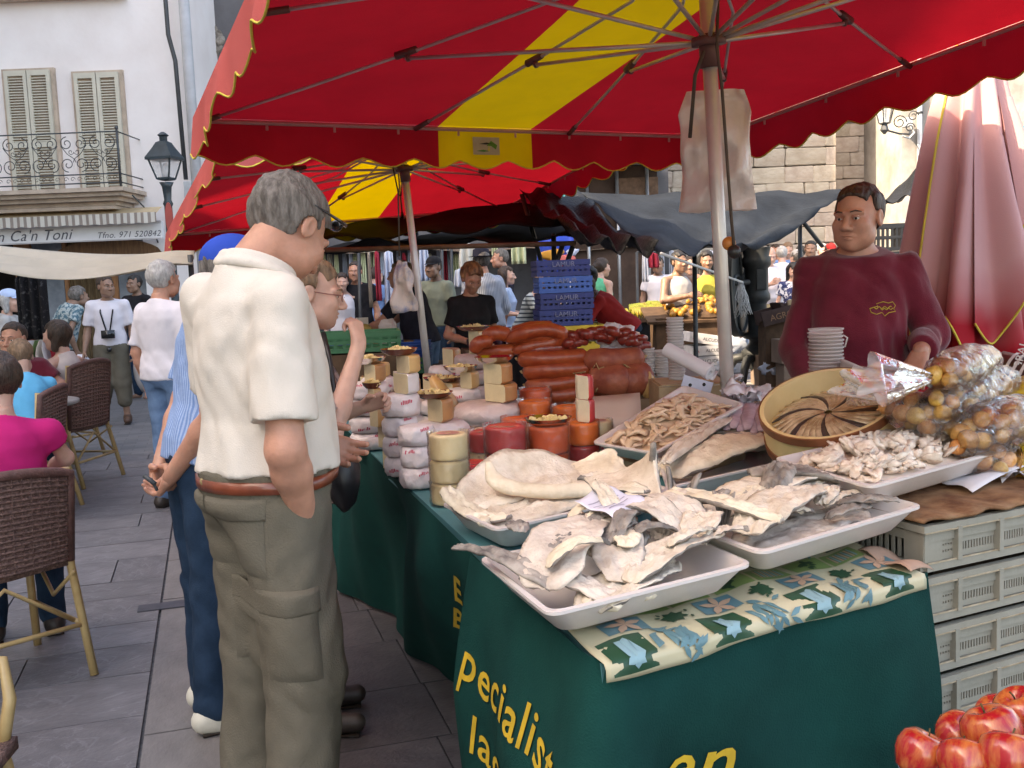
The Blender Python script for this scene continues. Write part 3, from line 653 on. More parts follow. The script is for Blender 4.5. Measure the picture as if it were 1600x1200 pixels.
# street lamp
lp = P(268, 390, 13); LX = lp.x; zl = P(262, 285, 13).z; L_ = thing('street_lamp', 'dark green iron street lamp with glazed lantern by the white house', 'street lamp', (LX, 13, 0))
lampg = mat('lamp_iron', (.02, .035, .045), .4, .2)
mb = MB(); mb.lathe([(.11, 0), (.11, .3), (.07, .4), (.06, 1.2), (.05, 1.25), (.05, zl - .3), (.065, zl - .27), (.045, zl - .22), (.06, zl - .06), (.09, zl)], (LX, 13, 0), 12); mb.build('post', lampg, L_)
mb = MB(); zt2 = P(262, 250, 13).z
mb.lathe([(.05, zl + .02), (.115, zl + .03), (.115, zl + .06)], (LX, 13, 0), 4, Matrix.Rotation(.6, 3, 'Z'))
for k in range(4):
    t = .6 + k * math.pi / 2; mb.tube([(LX + .115 * math.cos(t), 13 + .115 * math.sin(t), zl + .04), (LX + .205 * math.cos(t), 13 + .205 * math.sin(t), zt2)], .012, 5)
mb.lathe([(.25, zt2), (.25, zt2 + .03), (.15, zt2 + .15), (.10, zt2 + .22), (.05, zt2 + .24), (.05, zt2 + .29), (.075, zt2 + .31), (.02, zt2 + .35)], (LX, 13, 0), 4, Matrix.Rotation(.6, 3, 'Z')); mb.build('lantern_frame', lampg, L_, False)
mb = MB(); mb.lathe([(.10, zl + .06), (.19, zt2)], (LX, 13, 0), 4, Matrix.Rotation(.6, 3, 'Z'), cap=False); mb.build('lantern_glass', mat('lantern_glass', (.75, .78, .82), .1, .05, alpha=.35, bump=0), L_, False)
mb = MB(); mb.lathe([(.03, zl + .06), (.045, zl + .12), (.045, zt2 - .08), (.02, zt2 - .04)], (LX, 13, 0), 10); mb.build('bulb', white, L_)
rs = P(262, 340, 12.9); mb = MB(); mb.lathe([(.19, -.012), (.19, .012)], (rs.x + .02, 12.9, rs.z), 24, Matrix.Rotation(R_(90), 3, 'X') @ Matrix.Identity(3), sx=.25); o = mb.build('road_sign', mat('sign_red', (.35, .06, .05), .4), None, False); tag(o, 'round reddish road sign seen edge-on fixed to the lamp post', 'road sign')
# house edge: rain pipe, cable, meter box, floodlight; grey house behind
pp = P(292, 0, 15.9); mb = MB(); pb = P(318, 400, 15.9); mb.tube([(ed + .10, 15.95, 0), (ed + .10, 15.95, 9)], .085, 10)
o = mb.build('drain_pipe', mat('pipe_grey', (.40, .41, .43), .5, .08), None); tag(o, 'thick pale grey rain pipe down the corner of the white house', 'drain pipe')
mb = MB(); mb.tube([(ed - .06, 15.93, 3.2), (ed - .09, 15.93, 5.0), (ed - .17, 15.93, 5.4), (ed - .18, 15.93, 8)], .035, 6); o = mb.build('cable', iron, None); tag(o, 'black cable running up the corner of the white house', 'cable')
mb = MB(); q = P(295, 298, 15.9); mb.box((q.x, 15.9, q.z), (.12, .12, .28)); o = mb.build('meter_box', mat('box_grey', (.4, .42, .44), .5), None, False, bevel=.01); tag(o, 'small grey electric box on the corner of the white house', 'electric box')
mb = MB(); q = P(294, 322, 15.9); mb.tube([(q.x, 15.9, q.z + .05), (q.x + .07, 15.88, q.z), (q.x, 15.88, q.z - .09), (q.x - .04, 15.88, q.z)], .012, 5); mb.ball((q.x, 15.88, q.z + .05), .035, 6, 5); o = mb.build('cable_hook', iron, None); tag(o, 'black hook and coiled cable under the grey electric box', 'hook')
greyw = mat('grey_render', (.14, .135, .14), .9, .22, 1.4, .35, 18, detail=9)
GH = thing('grey_house', 'grey rendered house with patches of bare rubble behind the parasol', 'house', (-2, 19, 0))
mb = MB(); mb.box((-1.2, 19.5, 4.5), (8.2, 3, 9)); mb.build('wall', greyw, GH, False)
rub = rand_tint(mat('rubble_stone', (.27, .235, .20), .95, .3, 9, .6), .35)
rb = [MB().ball((0, 0, 0), (1, .6, .8), 6, 4, noise_=.5, seed=i).mesh('rubble_stone', rub, False) for i in range(4)]
for _ in range(120):
    q = P(rnd(306, 345), rnd(45, 135) if _ < 80 else rnd(300, 370), 18.0); share('rubble_stone', rb[_ % 4], (q.x, 18.0, q.z), (rnd(-.3, .3), rnd(0, 6), 0), (rnd(.05, .12),) * 3, GH)
q = P(313, 35, 17.9); fl = thing('flood_light', 'black floodlight on the grey wall above the parasol', 'floodlight', (q.x, 17.9, q.z)); mb = MB(); mb.box((q.x, 17.7, q.z), (.16, .3, .24), rot=Matrix.Rotation(.5, 3, 'X')); mb.build('housing', iron, fl, False, bevel=.02)
mb = MB(); mb.tube([(q.x - .1, 18.1, q.z + .1), (q.x, 17.8, q.z + .12)], .015, 6); mb.build('bracket', iron, fl)
# unseen houses added along the left of the square, heights set to shade the stalls
SH = mat('ochre_plaster', (.50, .43, .36), .9, .15, 1, .2)
for y0, y1, h_ in ((-22, -6, 14.5), (-6, 1.5, 13.5), (1.5, 6.2, 8.8), (6.2, 15.4, 16)):
    r_ = thing('shade_house', None, 'house', (-13, (y0 + y1) / 2, 0)); r_['label'] = {-22: 'unseen ochre house added for shade, widest and farthest back', -6: 'unseen ochre house added for shade, one door from the cafe side', 1.5: 'narrowest unseen added house, kept low to let sun reach the second umbrella', 6.2: 'unseen ochre house added for shade, adjoining the white town house'}[y0]
    mb = MB(); mb.box((-13.2, (y0 + y1) / 2, h_ / 2), (7.4, y1 - y0 - .02, h_)); mb.build('wall', SH, r_, False)
    for yy in np.arange(y0 + 1.2, y1 - .8, 2.2):
        for zz in np.arange(4.2, h_ - 1, 3.0):
            mb = MB(); mb.box((-9.47, yy, zz), (.06, .9, 1.5)); mb.build('shutter', shutm, r_, False)
# ------------------------------------------------------------------ stone church tower, right
stone = rand_tint(mat('church_stone', (.34, .27, .21), .95, col2=(.50, .43, .36), scale=2.0, bump=.7, bscale=7, lo=.3, hi=.7, detail=9, bdist=.02), .13, .012)
TW = thing('church_tower', 'old church wall of large pale stone blocks behind the dark tents', 'church wall', (4, 21, 0))
mortar = mat('old_mortar', (.30, .25, .20), .95, .2, 6, .5)
mb = MB(); xa, xb = P(900, 300, 20).x, P(1304, 300, 20).x; mb.box(((xa + xb) / 2, 21.07, 4.2), (xb - xa, 2, 8.4)); mb.build('wall_core', mortar, TW, False)
def jbox(seed):
    r = random.Random(seed); mb = MB(); mb.box((0, 0, 0), (1, 1, 1)); mb.v = [(x + (r.uniform(-.035, .035)), y, z + r.uniform(-.04, .04)) for x, y, z in mb.v]
    bm = bmesh.new(); me = mb.mesh('stone_block', stone, False); bm.from_mesh(me)
    bmesh.ops.bevel(bm, geom=[e for e in bm.edges], offset=.05, segments=1, affect='EDGES'); bm.to_mesh(me); bm.free(); return me
jb = [jbox(i) for i in range(7)]; cnt = 0
def course(xa, xb, y, z0, z1, hrange, lrange, parent, depth=.22, turn=0.0, skip=None):
    z = z0
    while z < z1:
        h_ = rnd(*hrange); x = xa - rnd(0, .3)
        while x < xb:
            w = rnd(*lrange); 
            if x + w > xb: w = xb - x
            x0 = max(x, xa); w2 = x + w - x0
            if w2 > .08 and not (skip and skip(x0 + w2 / 2, z + h_ / 2)):
                share('stone_block', jb[random.randrange(7)], (x0 + w2 / 2, y + rnd(-.012, .02), z + h_ / 2), (0, 0, 0), (w2 * .985, depth, h_ * .97), parent)
            x += w
        z += h_
course(xa, xb, 20.0, .9, 5.4, (.26, .36), (.38, .85), TW)
AR = thing('arched_gateway', 'sunlit stone archway with warm worn blocks beside the church wall', 'archway', (8, 21.5, 0))
xc0, xc1 = xb + .02, P(1432, 300, 20).x
mb = MB(); mb.box(((xc0 + xc1) / 2 + .4, 22.2, 4.5), (xc1 - xc0 + .8, 1.8, 9)); mb.build('wall_core', mortar, AR, False)
acx, acz, ar_ = (xc0 + xc1) / 2 - .3, 3.6, 1.02
course(xc0, xc1, 21.2, 1.2, 5.6, (.24, .34), (.3, .6), AR, skip=lambda x, z: math.hypot(x - acx, z - acz) > ar_ - .1 and math.hypot(x - acx, z - acz) < ar_ + .32 and z > acz)
for i in range(11):
    t = math.pi * (i + .5) / 11 if True else 0
    share('voussoir', jb[i % 7], (acx + math.cos(t) * (ar_ + .12), 21.14, acz + math.sin(t) * (ar_ + .12)), (0, -t + math.pi / 2, 0), (.34, .34, .36), AR)
PH = thing('plastered_house', 'pale plastered house with flaking corner behind the folded parasol', 'house', (11, 20, 0)); x2 = P(1412, 300, 19).x
mb = MB(); mb.box((x2 + 5.5, 20.6, 4.5), (11, 3, 9)); mb.build('wall', mat('cream_plaster', (.26, .24, .22), .9, col2=(.42, .395, .365), scale=1.3, bump=.5, bscale=12, lo=.4, hi=.6, detail=9), PH, False)
mb = MB(); x = P(1438, 300, 19).x; mb.tube([(x, 19.04, 0), (x, 19.04, 8)], .05, 8); mb.build('rain_pipe', mat('pipe_white', (.5, .52, .55), .5), PH)
for z in (3.2, 4.2, 5.2): mb = MB(); mb.tube([(x, 19.04, z), (x, 19.04, z + .04)], .065, 8); mb.build('pipe_clamp', iron, PH)
wl = P(1382, 180, 18.2); LW = thing('wall_lantern', 'black wall lantern on a scrolled iron bracket by the archway', 'lantern', tuple(wl))
mb = MB(); mb.lathe([(.06, -.16), (.10, -.15), (.10, -.13)], wl, 6); mb.lathe([(.17, .15), (.18, .17), (.08, .27), (.02, .33)], wl, 6); mb.lathe([(.02, -.33), (.08, -.26), (.05, -.16)], wl, 8)
for k in range(6): t = k * math.pi / 3; mb.tube([wl + V((.10 * math.cos(t), .10 * math.sin(t), -.14)), wl + V((.17 * math.cos(t), .17 * math.sin(t), .15))], .012, 4)
mb.build('lantern_frame', iron, LW, False)
mb = MB(); mb.lathe([(.09, -.13), (.155, .15)], wl, 6, cap=False); mb.build('lantern_glass', mat('lantern_glass', (.75, .78, .82), .1), LW, False)
mb = MB(); wx = P(1420, 200, 19).x
mb.tube([wl + V((0, 0, -.25)), wl + V((.3, .1, -.32)), V((wx, 19, wl.z - .25))], .018, 6)
for cx_, cz_, r_ in ((.28, -.12, .13), (.5, -.02, .10), (.45, -.22, .09)): mb.tube([wl + V((cx_ * 1.1 + r_ * (1 - .7 * i / 18) * math.cos(i * .5), .1, cz_ + r_ * (1 - .7 * i / 18) * math.sin(i * .5))) for i in range(19)], .010, 4)
mb.build('bracket', iron, LW)
mb = MB(); q = P(1420, 190, 18.8); mb.box((q.x, 18.9, q.z), (.14, .2, .16)); mb.tube([q + V((0, 0, -.05)), q + V((.1, 0, -.2)), q + V((0, 0, -.3)), q + V((-.12, 0, -.25))], .02, 5); o = mb.build('junction_box', mat('box_grey', (.4, .42, .44), .5), None, False); tag(o, 'pale junction box with looping cable beside the wall lantern', 'junction box')
# dark scaffolded shop building in the middle distance, with a pale flat roof edge
SB = thing('dark_building', 'dark unfinished building with pale roof edge and scaffold poles behind the tents', 'building', (2, 18.5, 0)); xa_, xb_ = P(850, 270, 17).x, P(1028, 270, 17).x
zc = P(900, 262, 17).z
mb = MB(); mb.box(((xa_ + xb_) / 2, 18.2, zc / 2), (xb_ - xa_, 2.2, zc)); mb.build('wall', mat('dark_brown_wall', (.07, .045, .035), .9, .4, 2, .4), SB, False)
mb = MB(); mb.box(((xa_ + xb_) / 2, 17.7, zc + .07), (xb_ - xa_ + .3, 3, .10)); mb.build('roof_edge', mat('pale_roof', (.5, .52, .50), .6, .2), SB, False)
for x in np.linspace(xa_ + .2, xb_ - .2, 4): mb = MB(); mb.tube([(x, 16.9, 0), (x, 16.9, zc)], .03, 6); mb.build('scaffold_pole', mat('galvanised', (.35, .36, .38), .4, metal=.7), SB)
mb = MB(); mb.box((xb_ - .35, 17.04, zc - .7), (.7, .06, 1.0)); mb.build('brown_panel', mat('brown_board', (.15, .09, .06), .8, .3), SB, False)
BW = thing('ochre_backdrop_house', 'long ochre house front closing the far side of the square', 'house', (0, 26, 0))
mb = MB(); mb.box((-3, 29, 4), (22, 2, 8)); mb.build('wall', mat('far_plaster', (.40, .34, .28), .9, .2, 1, .3), BW, False)
for x in np.arange(-12, 8, 2.4): mb = MB(); mb.box((x, 27.98, 1.3), (1.3, .1, 2.4)); mb.build('doorway', darkin, BW, False)
for x in np.arange(-12, 8, 2.4): mb = MB(); mb.box((x, 27.98, 4.6), (.95, .1, 1.5)); mb.build('shutter', shutm, BW, False)
# ------------------------------------------------------------------ market umbrellas
redc = mat('red_canvas', (.46, .010, .022), .75, .08, 3, .25, 220, transl=.21)
yelc = mat('yellow_canvas', (.72, .48, .012), .75, .06, 3, .25, 220, transl=.21)
valr = mat('faded_red_canvas', (.40, .008, .018), .8, .1, 3, .25, 220, transl=.21)
for m_, c_o in ((valr, (.62, .13, .12, 1)),):
    N = m_.node_tree.nodes; L = m_.node_tree.links; b = N['Principled BSDF']; src = b.inputs['Base Color'].links[0].from_socket; ge = N.new('ShaderNodeNewGeometry'); mx = N.new('ShaderNodeMix'); mx.data_type = 'RGBA'; L.new(ge.outputs['Backfacing'], mx.inputs[0]); L.new(src, mx.inputs[6]); mx.inputs[7].default_value = c_o; L.new(mx.outputs[2], b.inputs['Base Color'])
trimc = mat('yellow_trim', (.62, .50, .08), .8, .1)
steel = mat('umbrella_steel', (.60, .56, .52), .35, .12, 4, .1, metal=.4)
brack = mat('brown_bracket', (.13, .055, .045), .5, .2)
hemb = mat('hem_bar', (.50, .26, .24), .6, .1)
def umbrella(label, c, th, hu, hv, ze, rise, lean, zrun, stripe, pole=None, val=.21, logos=True, skew=0.0):
    U_ = V((math.cos(th), math.sin(th), 0)); W_ = V((-math.sin(th), math.cos(th), 0)); c = V((c[0], c[1], 0))
    root = thing('market_umbrella', label, 'market umbrella', (pole[0].x, pole[0].y, 0), 'red and yellow market umbrellas')
    def S(u, v):
        r = max(abs(u) / hu, abs(v) / hv); sag = .035 * math.sin(math.pi * min(1, r)) * (1 - abs(abs(u) / hu - abs(v) / hv)) 
        u = u - skew * (hv - v) / (2 * hv) * (-u / hu if u < 0 else 0)
        return c + U_ * u + W_ * v + V((0, 0, ze + rise * (1 - r) + lean[0] * u - lean[1] * (hv - v) - sag * .6))
    def flat(p): return p
    mb = MB(); nu, nv = 41, 41
    us = sorted(set([round(-hu + 2 * hu * i / 36, 4) for i in range(37)] + [-stripe, stripe])); vs = [-hv + 2 * hv * j / 40 for j in range(41)]
    mb.add([S(u, v) for v in vs for u in us], [(j * len(us) + i, j * len(us) + i + 1, (j + 1) * len(us) + i + 1, (j + 1) * len(us) + i) for j in range(40) for i in range(len(us) - 1)])
    mb.mi = [1 if abs((us[i] + us[i + 1]) / 2) < stripe else 0 for j in range(40) for i in range(len(us) - 1)]
    mb.build('canopy', [redc, yelc], root, auto=None)
    per = [(-hu, -hv), (hu, -hv), (hu, hv), (-hu, hv)]
    for k in range(4):
        a, b = V((*per[k], 0)), V((*per[(k + 1) % 4], 0)); L = (b - a).length; ns = round(L / .30); n = ns * 8; t_ = (b - a).normalized(); out = V((t_.y, -t_.x, 0)); o3 = U_ * out.x + W_ * out.y
        def Q(i, v, n=n, a=a, b=b, o3=o3, ns=ns, k=k):
            t = i / n; q = a.lerp(b, t); s_ = .5 - .5 * math.cos(2 * math.pi * ns * t); dep = val - .05 + .05 * (s_ ** .75)
            wv = .022 * math.sin(t * 23 + k) + .012 * math.sin(t * 61)
            return S(q.x, q.y) + o3 * (.006 + (.02 + wv) * v) + V((0, 0, -dep * v))
        mb = MB(); mb.add([Q(i, v / 4) for v in range(5) for i in range(n + 1)], [(v * (n + 1) + i, v * (n + 1) + i + 1, (v + 1) * (n + 1) + i + 1, (v + 1) * (n + 1) + i) for v in range(4) for i in range(n)])
        mb.mi = [1 if abs(a.lerp(b, (i + .5) / n).x) < stripe and k % 2 == 0 else 0 for v in range(4) for i in range(n)]
        vo = mb.build('valance', [valr, yelc], root, auto=None)
        mb = MB(); mb.tube([Q(i, 1.0) for i in range(n + 1)], .005, 4); mb.build('valance_trim', trimc, vo)
        mb = MB(); mb.tube([S(*a.lerp(b, i / 12).xy) + V((0, 0, -.018)) - o3 * .012 for i in range(13)], .011, 6); eb = mb.build('edge_bar', hemb, root)
        for i in range(1, 9): 
            q = S(*a.lerp(b, i / 9).xy) - o3 * .015; mb = MB(); mb.box(q + V((0, 0, -.04)), (.012, .012, .03)); mb.build('hook', hemb, eb, False)
        if k == 2 and logos:
            pos = Q(n // 2, .45) - o3 * .012 + V((0, 0, 0)); rt = -t_ if False else (U_ * -t_.x + W_ * -t_.y) * -1
            lw = MB(); r2 = U_; lw.box(pos, (.17, .003, .10), rot=th); lo_ = lw.build('logo_patch', mat('logo_grey', (.42, .36, .30), .8), root, False)
            for nm, col, shp in (('g', (.08, .22, .06), [(-.07, -.03), (-.02, -.035), (.02, -.03), (-.02, -.022)]), ('g2', (.10, .25, .05), [(.0, .0), (.03, .03), (.07, .005), (.06, -.02), (.03, .0)]), ('b', (.03, .03, .03), [(-.05, .01), (.0, .02), (.05, .012), (.0, .008)]), ('y', (.6, .5, .05), [(.01, -.03), (.015, .01), (.02, -.03)])):
                m3 = MB(); m3.add([pos - o3 * .004 + U_ * x_ + V((0, 0, z_)) for x_, z_ in shp], [tuple(range(len(shp)))]); m3.build('palm_emblem', mat('logo_' + nm, col, .8), lo_, False)
    zt = ze + rise - lean[1] * hv
    pd = pole[1] - pole[0]; bp = pole[0] - pd * (pole[0].z / pd.z); tp_ = pole[0] + pd * ((zt + .1 - pole[0].z) / pd.z)
    mb = MB(); mb.tube([bp, bp.lerp(tp_, .97)], .0275, 14); mb.build('pole', steel, root)
    pz = lambda z: bp.lerp(tp_, z / (zt + .1))
    mb = MB(); mb.tube([pz(zrun - .09), pz(zrun + .03)], .038, 14); mb.tube([pz(zrun - .01), pz(zrun + .02)], .065, 12); mb.build('runner', brack, root)
    mb = MB(); mb.tube([pz(zt - .07), pz(zt - .02)], .06, 12); mb.build('top_hub', brack, root)
    tg = [(-hu, -hv), (hu, -hv), (hu, hv), (-hu, hv), (-hu * .28, hv), (hu * .33, hv), (-hu * .28, -hv), (hu * .33, -hv), (hu, hv * .3), (hu, -hv * .35), (-hu, hv * .3), (-hu, -hv * .35)]
    for i, (u, v) in enumerate(tg):
        top = pz(zt - .04); e = S(u * .985, v * .985) + V((0, 0, -.03)); p = [top] + [S(u * f, v * f) + V((0, 0, -.032 - .01 * math.sin(3.14 * f))) for f in (.25, .5, .75, .985)]
        mb = MB(); mb.tube(p, .008, 8); rib = mb.build('rib', steel, root)
        j = p[2] + (p[3] - p[2]) * .12; mb = MB(); mb.tube([pz(zrun), j + V((0, 0, -.02))], .0085, 8); mb.build('strut', steel, root)
        d = (p[3] - p[2]).normalized(); mb = MB(); mb.tube([j - d * .06 + V((0, 0, .004)), j + d * .05 + V((0, 0, .004))], [.016, .019], 8); mb.tube([j + V((0, 0, .01)), j + V((0, 0, -.035)) - d * .02], .013, 6); mb.build('joint_bracket', brack, rib)
        d = (p[4] - p[3]).normalized(); mb = MB(); mb.tube([p[4] - d * .14, p[4]], .014, 8); mb.build('end_cap', brack, rib)
    return root, S, pz
Lc, Rc = T(303, 184, 2.36), T(1115, 211, 2.36)
du = (Rc - Lc).normalized(); th1 = math.atan2(du.y, du.x); hu1 = (Rc - Lc).length / 2
wdir = V((-du.y, du.x, 0)); hubp = P(1108, 75, 3.85); mid = (Lc + Rc) / 2; 
hv1 = (mid - V((hubp.x, hubp.y, mid.z))).dot(wdir); cc = V((mid.x, mid.y, 0)) - wdir * hv1
u1, S1, pz1 = umbrella('large red and yellow market umbrella directly over the cheese and cod stall', (cc.x, cc.y), th1, hu1, hv1, 2.36, .22, (0, -.085), 2.32, .30, pole=(P(1137, 605, 3.95), P(1108, 78, 3.85)), skew=.22, val=.235)
hb2 = P(632, 265, 7.5)
u2, S2, pz2 = umbrella('smaller red and yellow market umbrella behind the stall over the cheese end', (hb2.x - .12, hb2.y + .65), th1 - .02, 1.62, 1.45, 2.08, .26, (.065, -.145), 2.30, .30, pole=(P(664, 540, 7.5), P(632, 268, 7.5)), val=.2)
# hanging crumpled plastic bags on cords
def plastic_bag(label, c, w, h, m, seed, d=.05, stuff=None):
    mb = MB(); n = 26
    def fn(u, v):
        t = u * 2 * math.pi; ww = w / 2 * (.86 + .12 * math.sin(v * 3.1 + seed)) * (1 - .25 * max(0, v - .82) / .18); dd = d * (.35 + .65 * math.sin(math.pi * min(1, v * 1.1)) ** .5)
        p = V((ww * math.copysign(abs(math.cos(t)) ** .6, math.cos(t)), dd * math.copysign(abs(math.sin(t)) ** .9, math.sin(t)), h * (v - 1)))
        q = mnoise.noise(V((p.x * 9 + seed, p.z * 7, p.y * 5))) * .045 + abs(mnoise.noise(V((p.x * 20, p.z * 6 + seed, 2)))) * .035
        return V(c) + p + V((q * .6, q * 1.6, q * .4))
    mb.grid(fn, 49, 34); mb.add([V(c) + V((w * .3 * (s_ * .5), 0, -.01 * i)) for i, s_ in enumerate((-1, 1, 1, -1))], [(0, 1, 2, 3)])
    o = mb.build('plastic_bag', m, None, auto=None); tag(o, label, 'plastic bag'); return o
pbm = mat('milky_plastic', (.80, .72, .68), .18, .06, 5, .7, 16, transl=.35, bdist=.02, spec=.7)
q = P(1128, 137, 3.75); plastic_bag('large crumpled milky plastic bag hanging behind the front umbrella pole', (q.x + .03, 4.02, q.z + .035), .36, .465, pbm, 3.1, .07)
mb = MB(); q2 = P(1147, 385, 3.72); mb.tube([pz1(2.55) + V((.04, -.05, 0)), P(1120, 75, 3.75), P(1128, 137, 3.75), P(1143, 345, 3.72), q2], .006, 6); o = mb.build('cord', mat('dark_cord', (.09, .07, .055), .8), None); tag(o, 'dark cord hanging from the front umbrella hub past the bag', 'cord')
mb = MB(); mb.ball(q2 + V((0, 0, -.02)), .026, 10, 8); o = mb.build('cord_ball', mat('black_rubber', (.02, .02, .02), .4), None); tag(o, 'black rubber ball at the end of the umbrella cord', 'ball')
mb = MB(); mb.ball(q2 + V((-.012, .03, .012)), .026, 10, 8); o = mb.build('orange_toggle', mat('orange_plastic', (.6, .22, .05), .4), None); tag(o, 'orange plastic toggle just behind the black cord ball', 'toggle')
mb = MB(); a_ = pz1(2.28); b_ = P(1105, 210, 3.9); mb.tube([a_ + V((-.03, -.05, 0)), P(1086, 118, 3.8), P(1078, 215, 3.9)], .007, 6); o = mb.build('strap', mat('dark_cord', (.09, .07, .055)), None); tag(o, 'dark strap hanging beside the umbrella pole above the milky bag', 'strap')
# tissue-print bag on second umbrella
q = P(628, 408, 7.3); o = plastic_bag('printed plastic bag hanging on a cord from the second umbrella', (q.x, 7.3, q.z), .17, .37, mat('printed_bag', (.66, .52, .45), .5, col2=(.25, .26, .38), scale=7, bump=.5, lo=.48, hi=.62), 1.2, .05)
mb = MB(); mb.tube([pz2(2.35) + V((-.08, -.05, 0)), P(622, 300, 7.3), P(624, 400, 7.3)], .006, 5); o = mb.build('cord', mat('dark_cord', (.09, .07, .055)), None); tag(o, 'thin cord from the second umbrella hub down to the printed bag', 'cord')
# ------------------------------------------------------------------ dark tarpaulins of the stalls behind
def tarp(name, label, pts, m, nu=22, nv=14, sag=.12, wr=.02, cat='tarpaulin', poles=(), ph=0, polem=iron):
    root = thing(name, label, cat, tuple(pts[0].lerp(pts[2], .5).xy) + (0,))
    def fn(u, v):
        p = quadpt(pts, u, v); s_ = math.sin(math.pi * u) * math.sin(math.pi * v)
        return p + V((0, 0, -sag * s_ + wr * math.sin(u * 19 + ph + v * 5) * (.4 + v) + wr * mnoise.noise(V((u * 6, v * 9, ph))) * 1.6))
    mb = MB(); mb.grid(fn, nu, nv); mb.build('sheet', m, root, auto=None, solid=.004)
    for a, b in poles: mb = MB(); mb.tube([a, b], .022, 7); mb.build('pole', polem, root)
    return root
blackt = mat('black_tarp', (.010, .011, .012), .6, .4, 5, .6, 30, bdist=.02, spec=.25)
bluet = mat('slate_tarp', (.014, .018, .024), .8, .3, 3, .4, 40, spec=.2)
shade = mat('shade_net', (.009, .009, .010), .9, .3, spec=.1)
gz = lambda p: V((p.x, p.y, 0))
# blue-grey sheet with the roped corner
c0, c1, c2, c3 = P(905, 302, 9.5), P(1330, 300, 10.6), P(1190, 385, 8.6), P(1032, 395, 6.9)
tarp('tarpaulin_awning', 'sagging blue grey tarpaulin pulled down by a white rope', [c0, c1, c2, c3], bluet, sag=.16, wr=.035, poles=((P(1250, 330, 10.3), gz(P(1250, 500, 10.3))), (P(1240, 328, 10.2), P(1285, 385, 10.4)), (P(1085, 395, 9), gz(P(1085, 480, 9)))), ph=1)
c4 = P(790, 305, 9); tarp('tarpaulin_awning', 'black tarpaulin rolled and draped down beside the slate blue sheet', [P(812, 300, 9.2), P(905, 302, 9.45), P(1030, 393, 6.95), P(905, 372, 7.4)], blackt, sag=.1, wr=.05, ph=2.4, poles=((P(815, 303, 9.1), P(872, 500, 9.1)), (P(865, 365, 8.6), gz(P(862, 500, 8.6))), (P(880, 380, 8.6), P(850, 470, 8.8)), (P(895, 385, 8.6), P(865, 470, 8.8))))
tarp('stall_canopy', 'long black shade canopy over the fruit stall behind the cheese', [P(430, 400, 10.5), P(900, 335, 10.8), P(905, 375, 8.2), P(470, 385, 8.4)], shade, sag=.05, wr=.03, ph=4, poles=((P(650, 330, 10.5), gz(P(650, 520, 10.5))),))
tarp('stall_canopy', 'black canopy slope directly behind the second umbrella', [P(500, 318, 10.4), P(850, 292, 10.7), P(880, 350, 8.6), P(490, 378, 8.8)], shade, sag=.04, wr=.02, ph=7)
tarp('stall_canopy', 'black sloping canopy between stallholder and folded parasol', [P(1340, 352, 11.0), P(1460, 238, 11.5), P(1470, 300, 9.0), P(1350, 320, 9.0)], blackt, sag=.05, wr=.02, ph=5, poles=((P(1340, 315, 9), gz(P(1340, 500, 9))), (P(1450, 300, 9), gz(P(1450, 500, 9)))))
tarp('stall_canopy', 'teal green parasol top peeking over the dark tents', [P(835, 330, 12.5), P(880, 303, 12.9), P(905, 318, 12.3), P(850, 340, 11.9)], mat('teal_canvas', (.05, .25, .24), .8), sag=.0, wr=.01, ph=5, poles=((P(880, 318, 12.4), gz(P(880, 500, 12.4))),))
# beam edges under black canopy
mb = MB(); mb.tube([P(470, 392, 8.4), P(900, 380, 8.2)], .02, 6); o = mb.build('canopy_rail', mat('brown_board', (.15, .09, .06)), None); tag(o, 'thin brown rail along the front edge of the black canopy', 'rail')
mb = MB(); mb.tube([P(1033, 396, 6.9), P(1160, 441, 9.6)], .011, 6); o = mb.build('rope', mat('white_rope', (.75, .75, .75), .8), None); tag(o, 'taut white rope from the slate tarpaulin corner to the pump', 'rope')
mb = MB()
for i in range(30): a0 = P(1158, 441, 9.6) + V((rnd(-.02, .02), rnd(-.02, .02), 0)); mb.tube([a0, a0 + V((rnd(-.05, .06), 0, -.14)), a0 + V((rnd(-.08, .09), 0, -.3 + rnd(-.05, .05)))], .004, 3)
o = mb.build('rope_tassel', mat('white_rope', (.75, .75, .75)), None); tag(o, 'frayed white end of the rope knotted on the pump handle', 'rope end')
# cream canopy over the cafe, left
cream = mat('cream_canvas', (.55, .49, .40), .8, .08, 3, .2, 120, transl=.3)
def crf(u, v):
    a = P(-60, 378, 7.6).lerp(P(305, 392, 7.4), u); b = P(-60, 408, 6.9).lerp(P(300, 416, 7.1), u)
    return a.lerp(b, v) + V((0, 0, -.10 * math.sin(math.pi * min(1, u * 1.1)) * (.6 + .4 * v) + .018 * math.sin(v * 16 + u * 5)))
cr = thing('cafe_awning', 'sagging cream canvas awning strung over the cafe tables', 'awning', tuple(crf(.5, .5).xy) + (0,)); mb = MB(); mb.grid(crf, 40, 14); mb.build('sheet', cream, cr, auto=None, solid=.004)
mb = MB(); a_ = P(297, 398, 7.2); mb.tube([gz(a_), a_], .02, 8); mb.build('post', iron, cr)
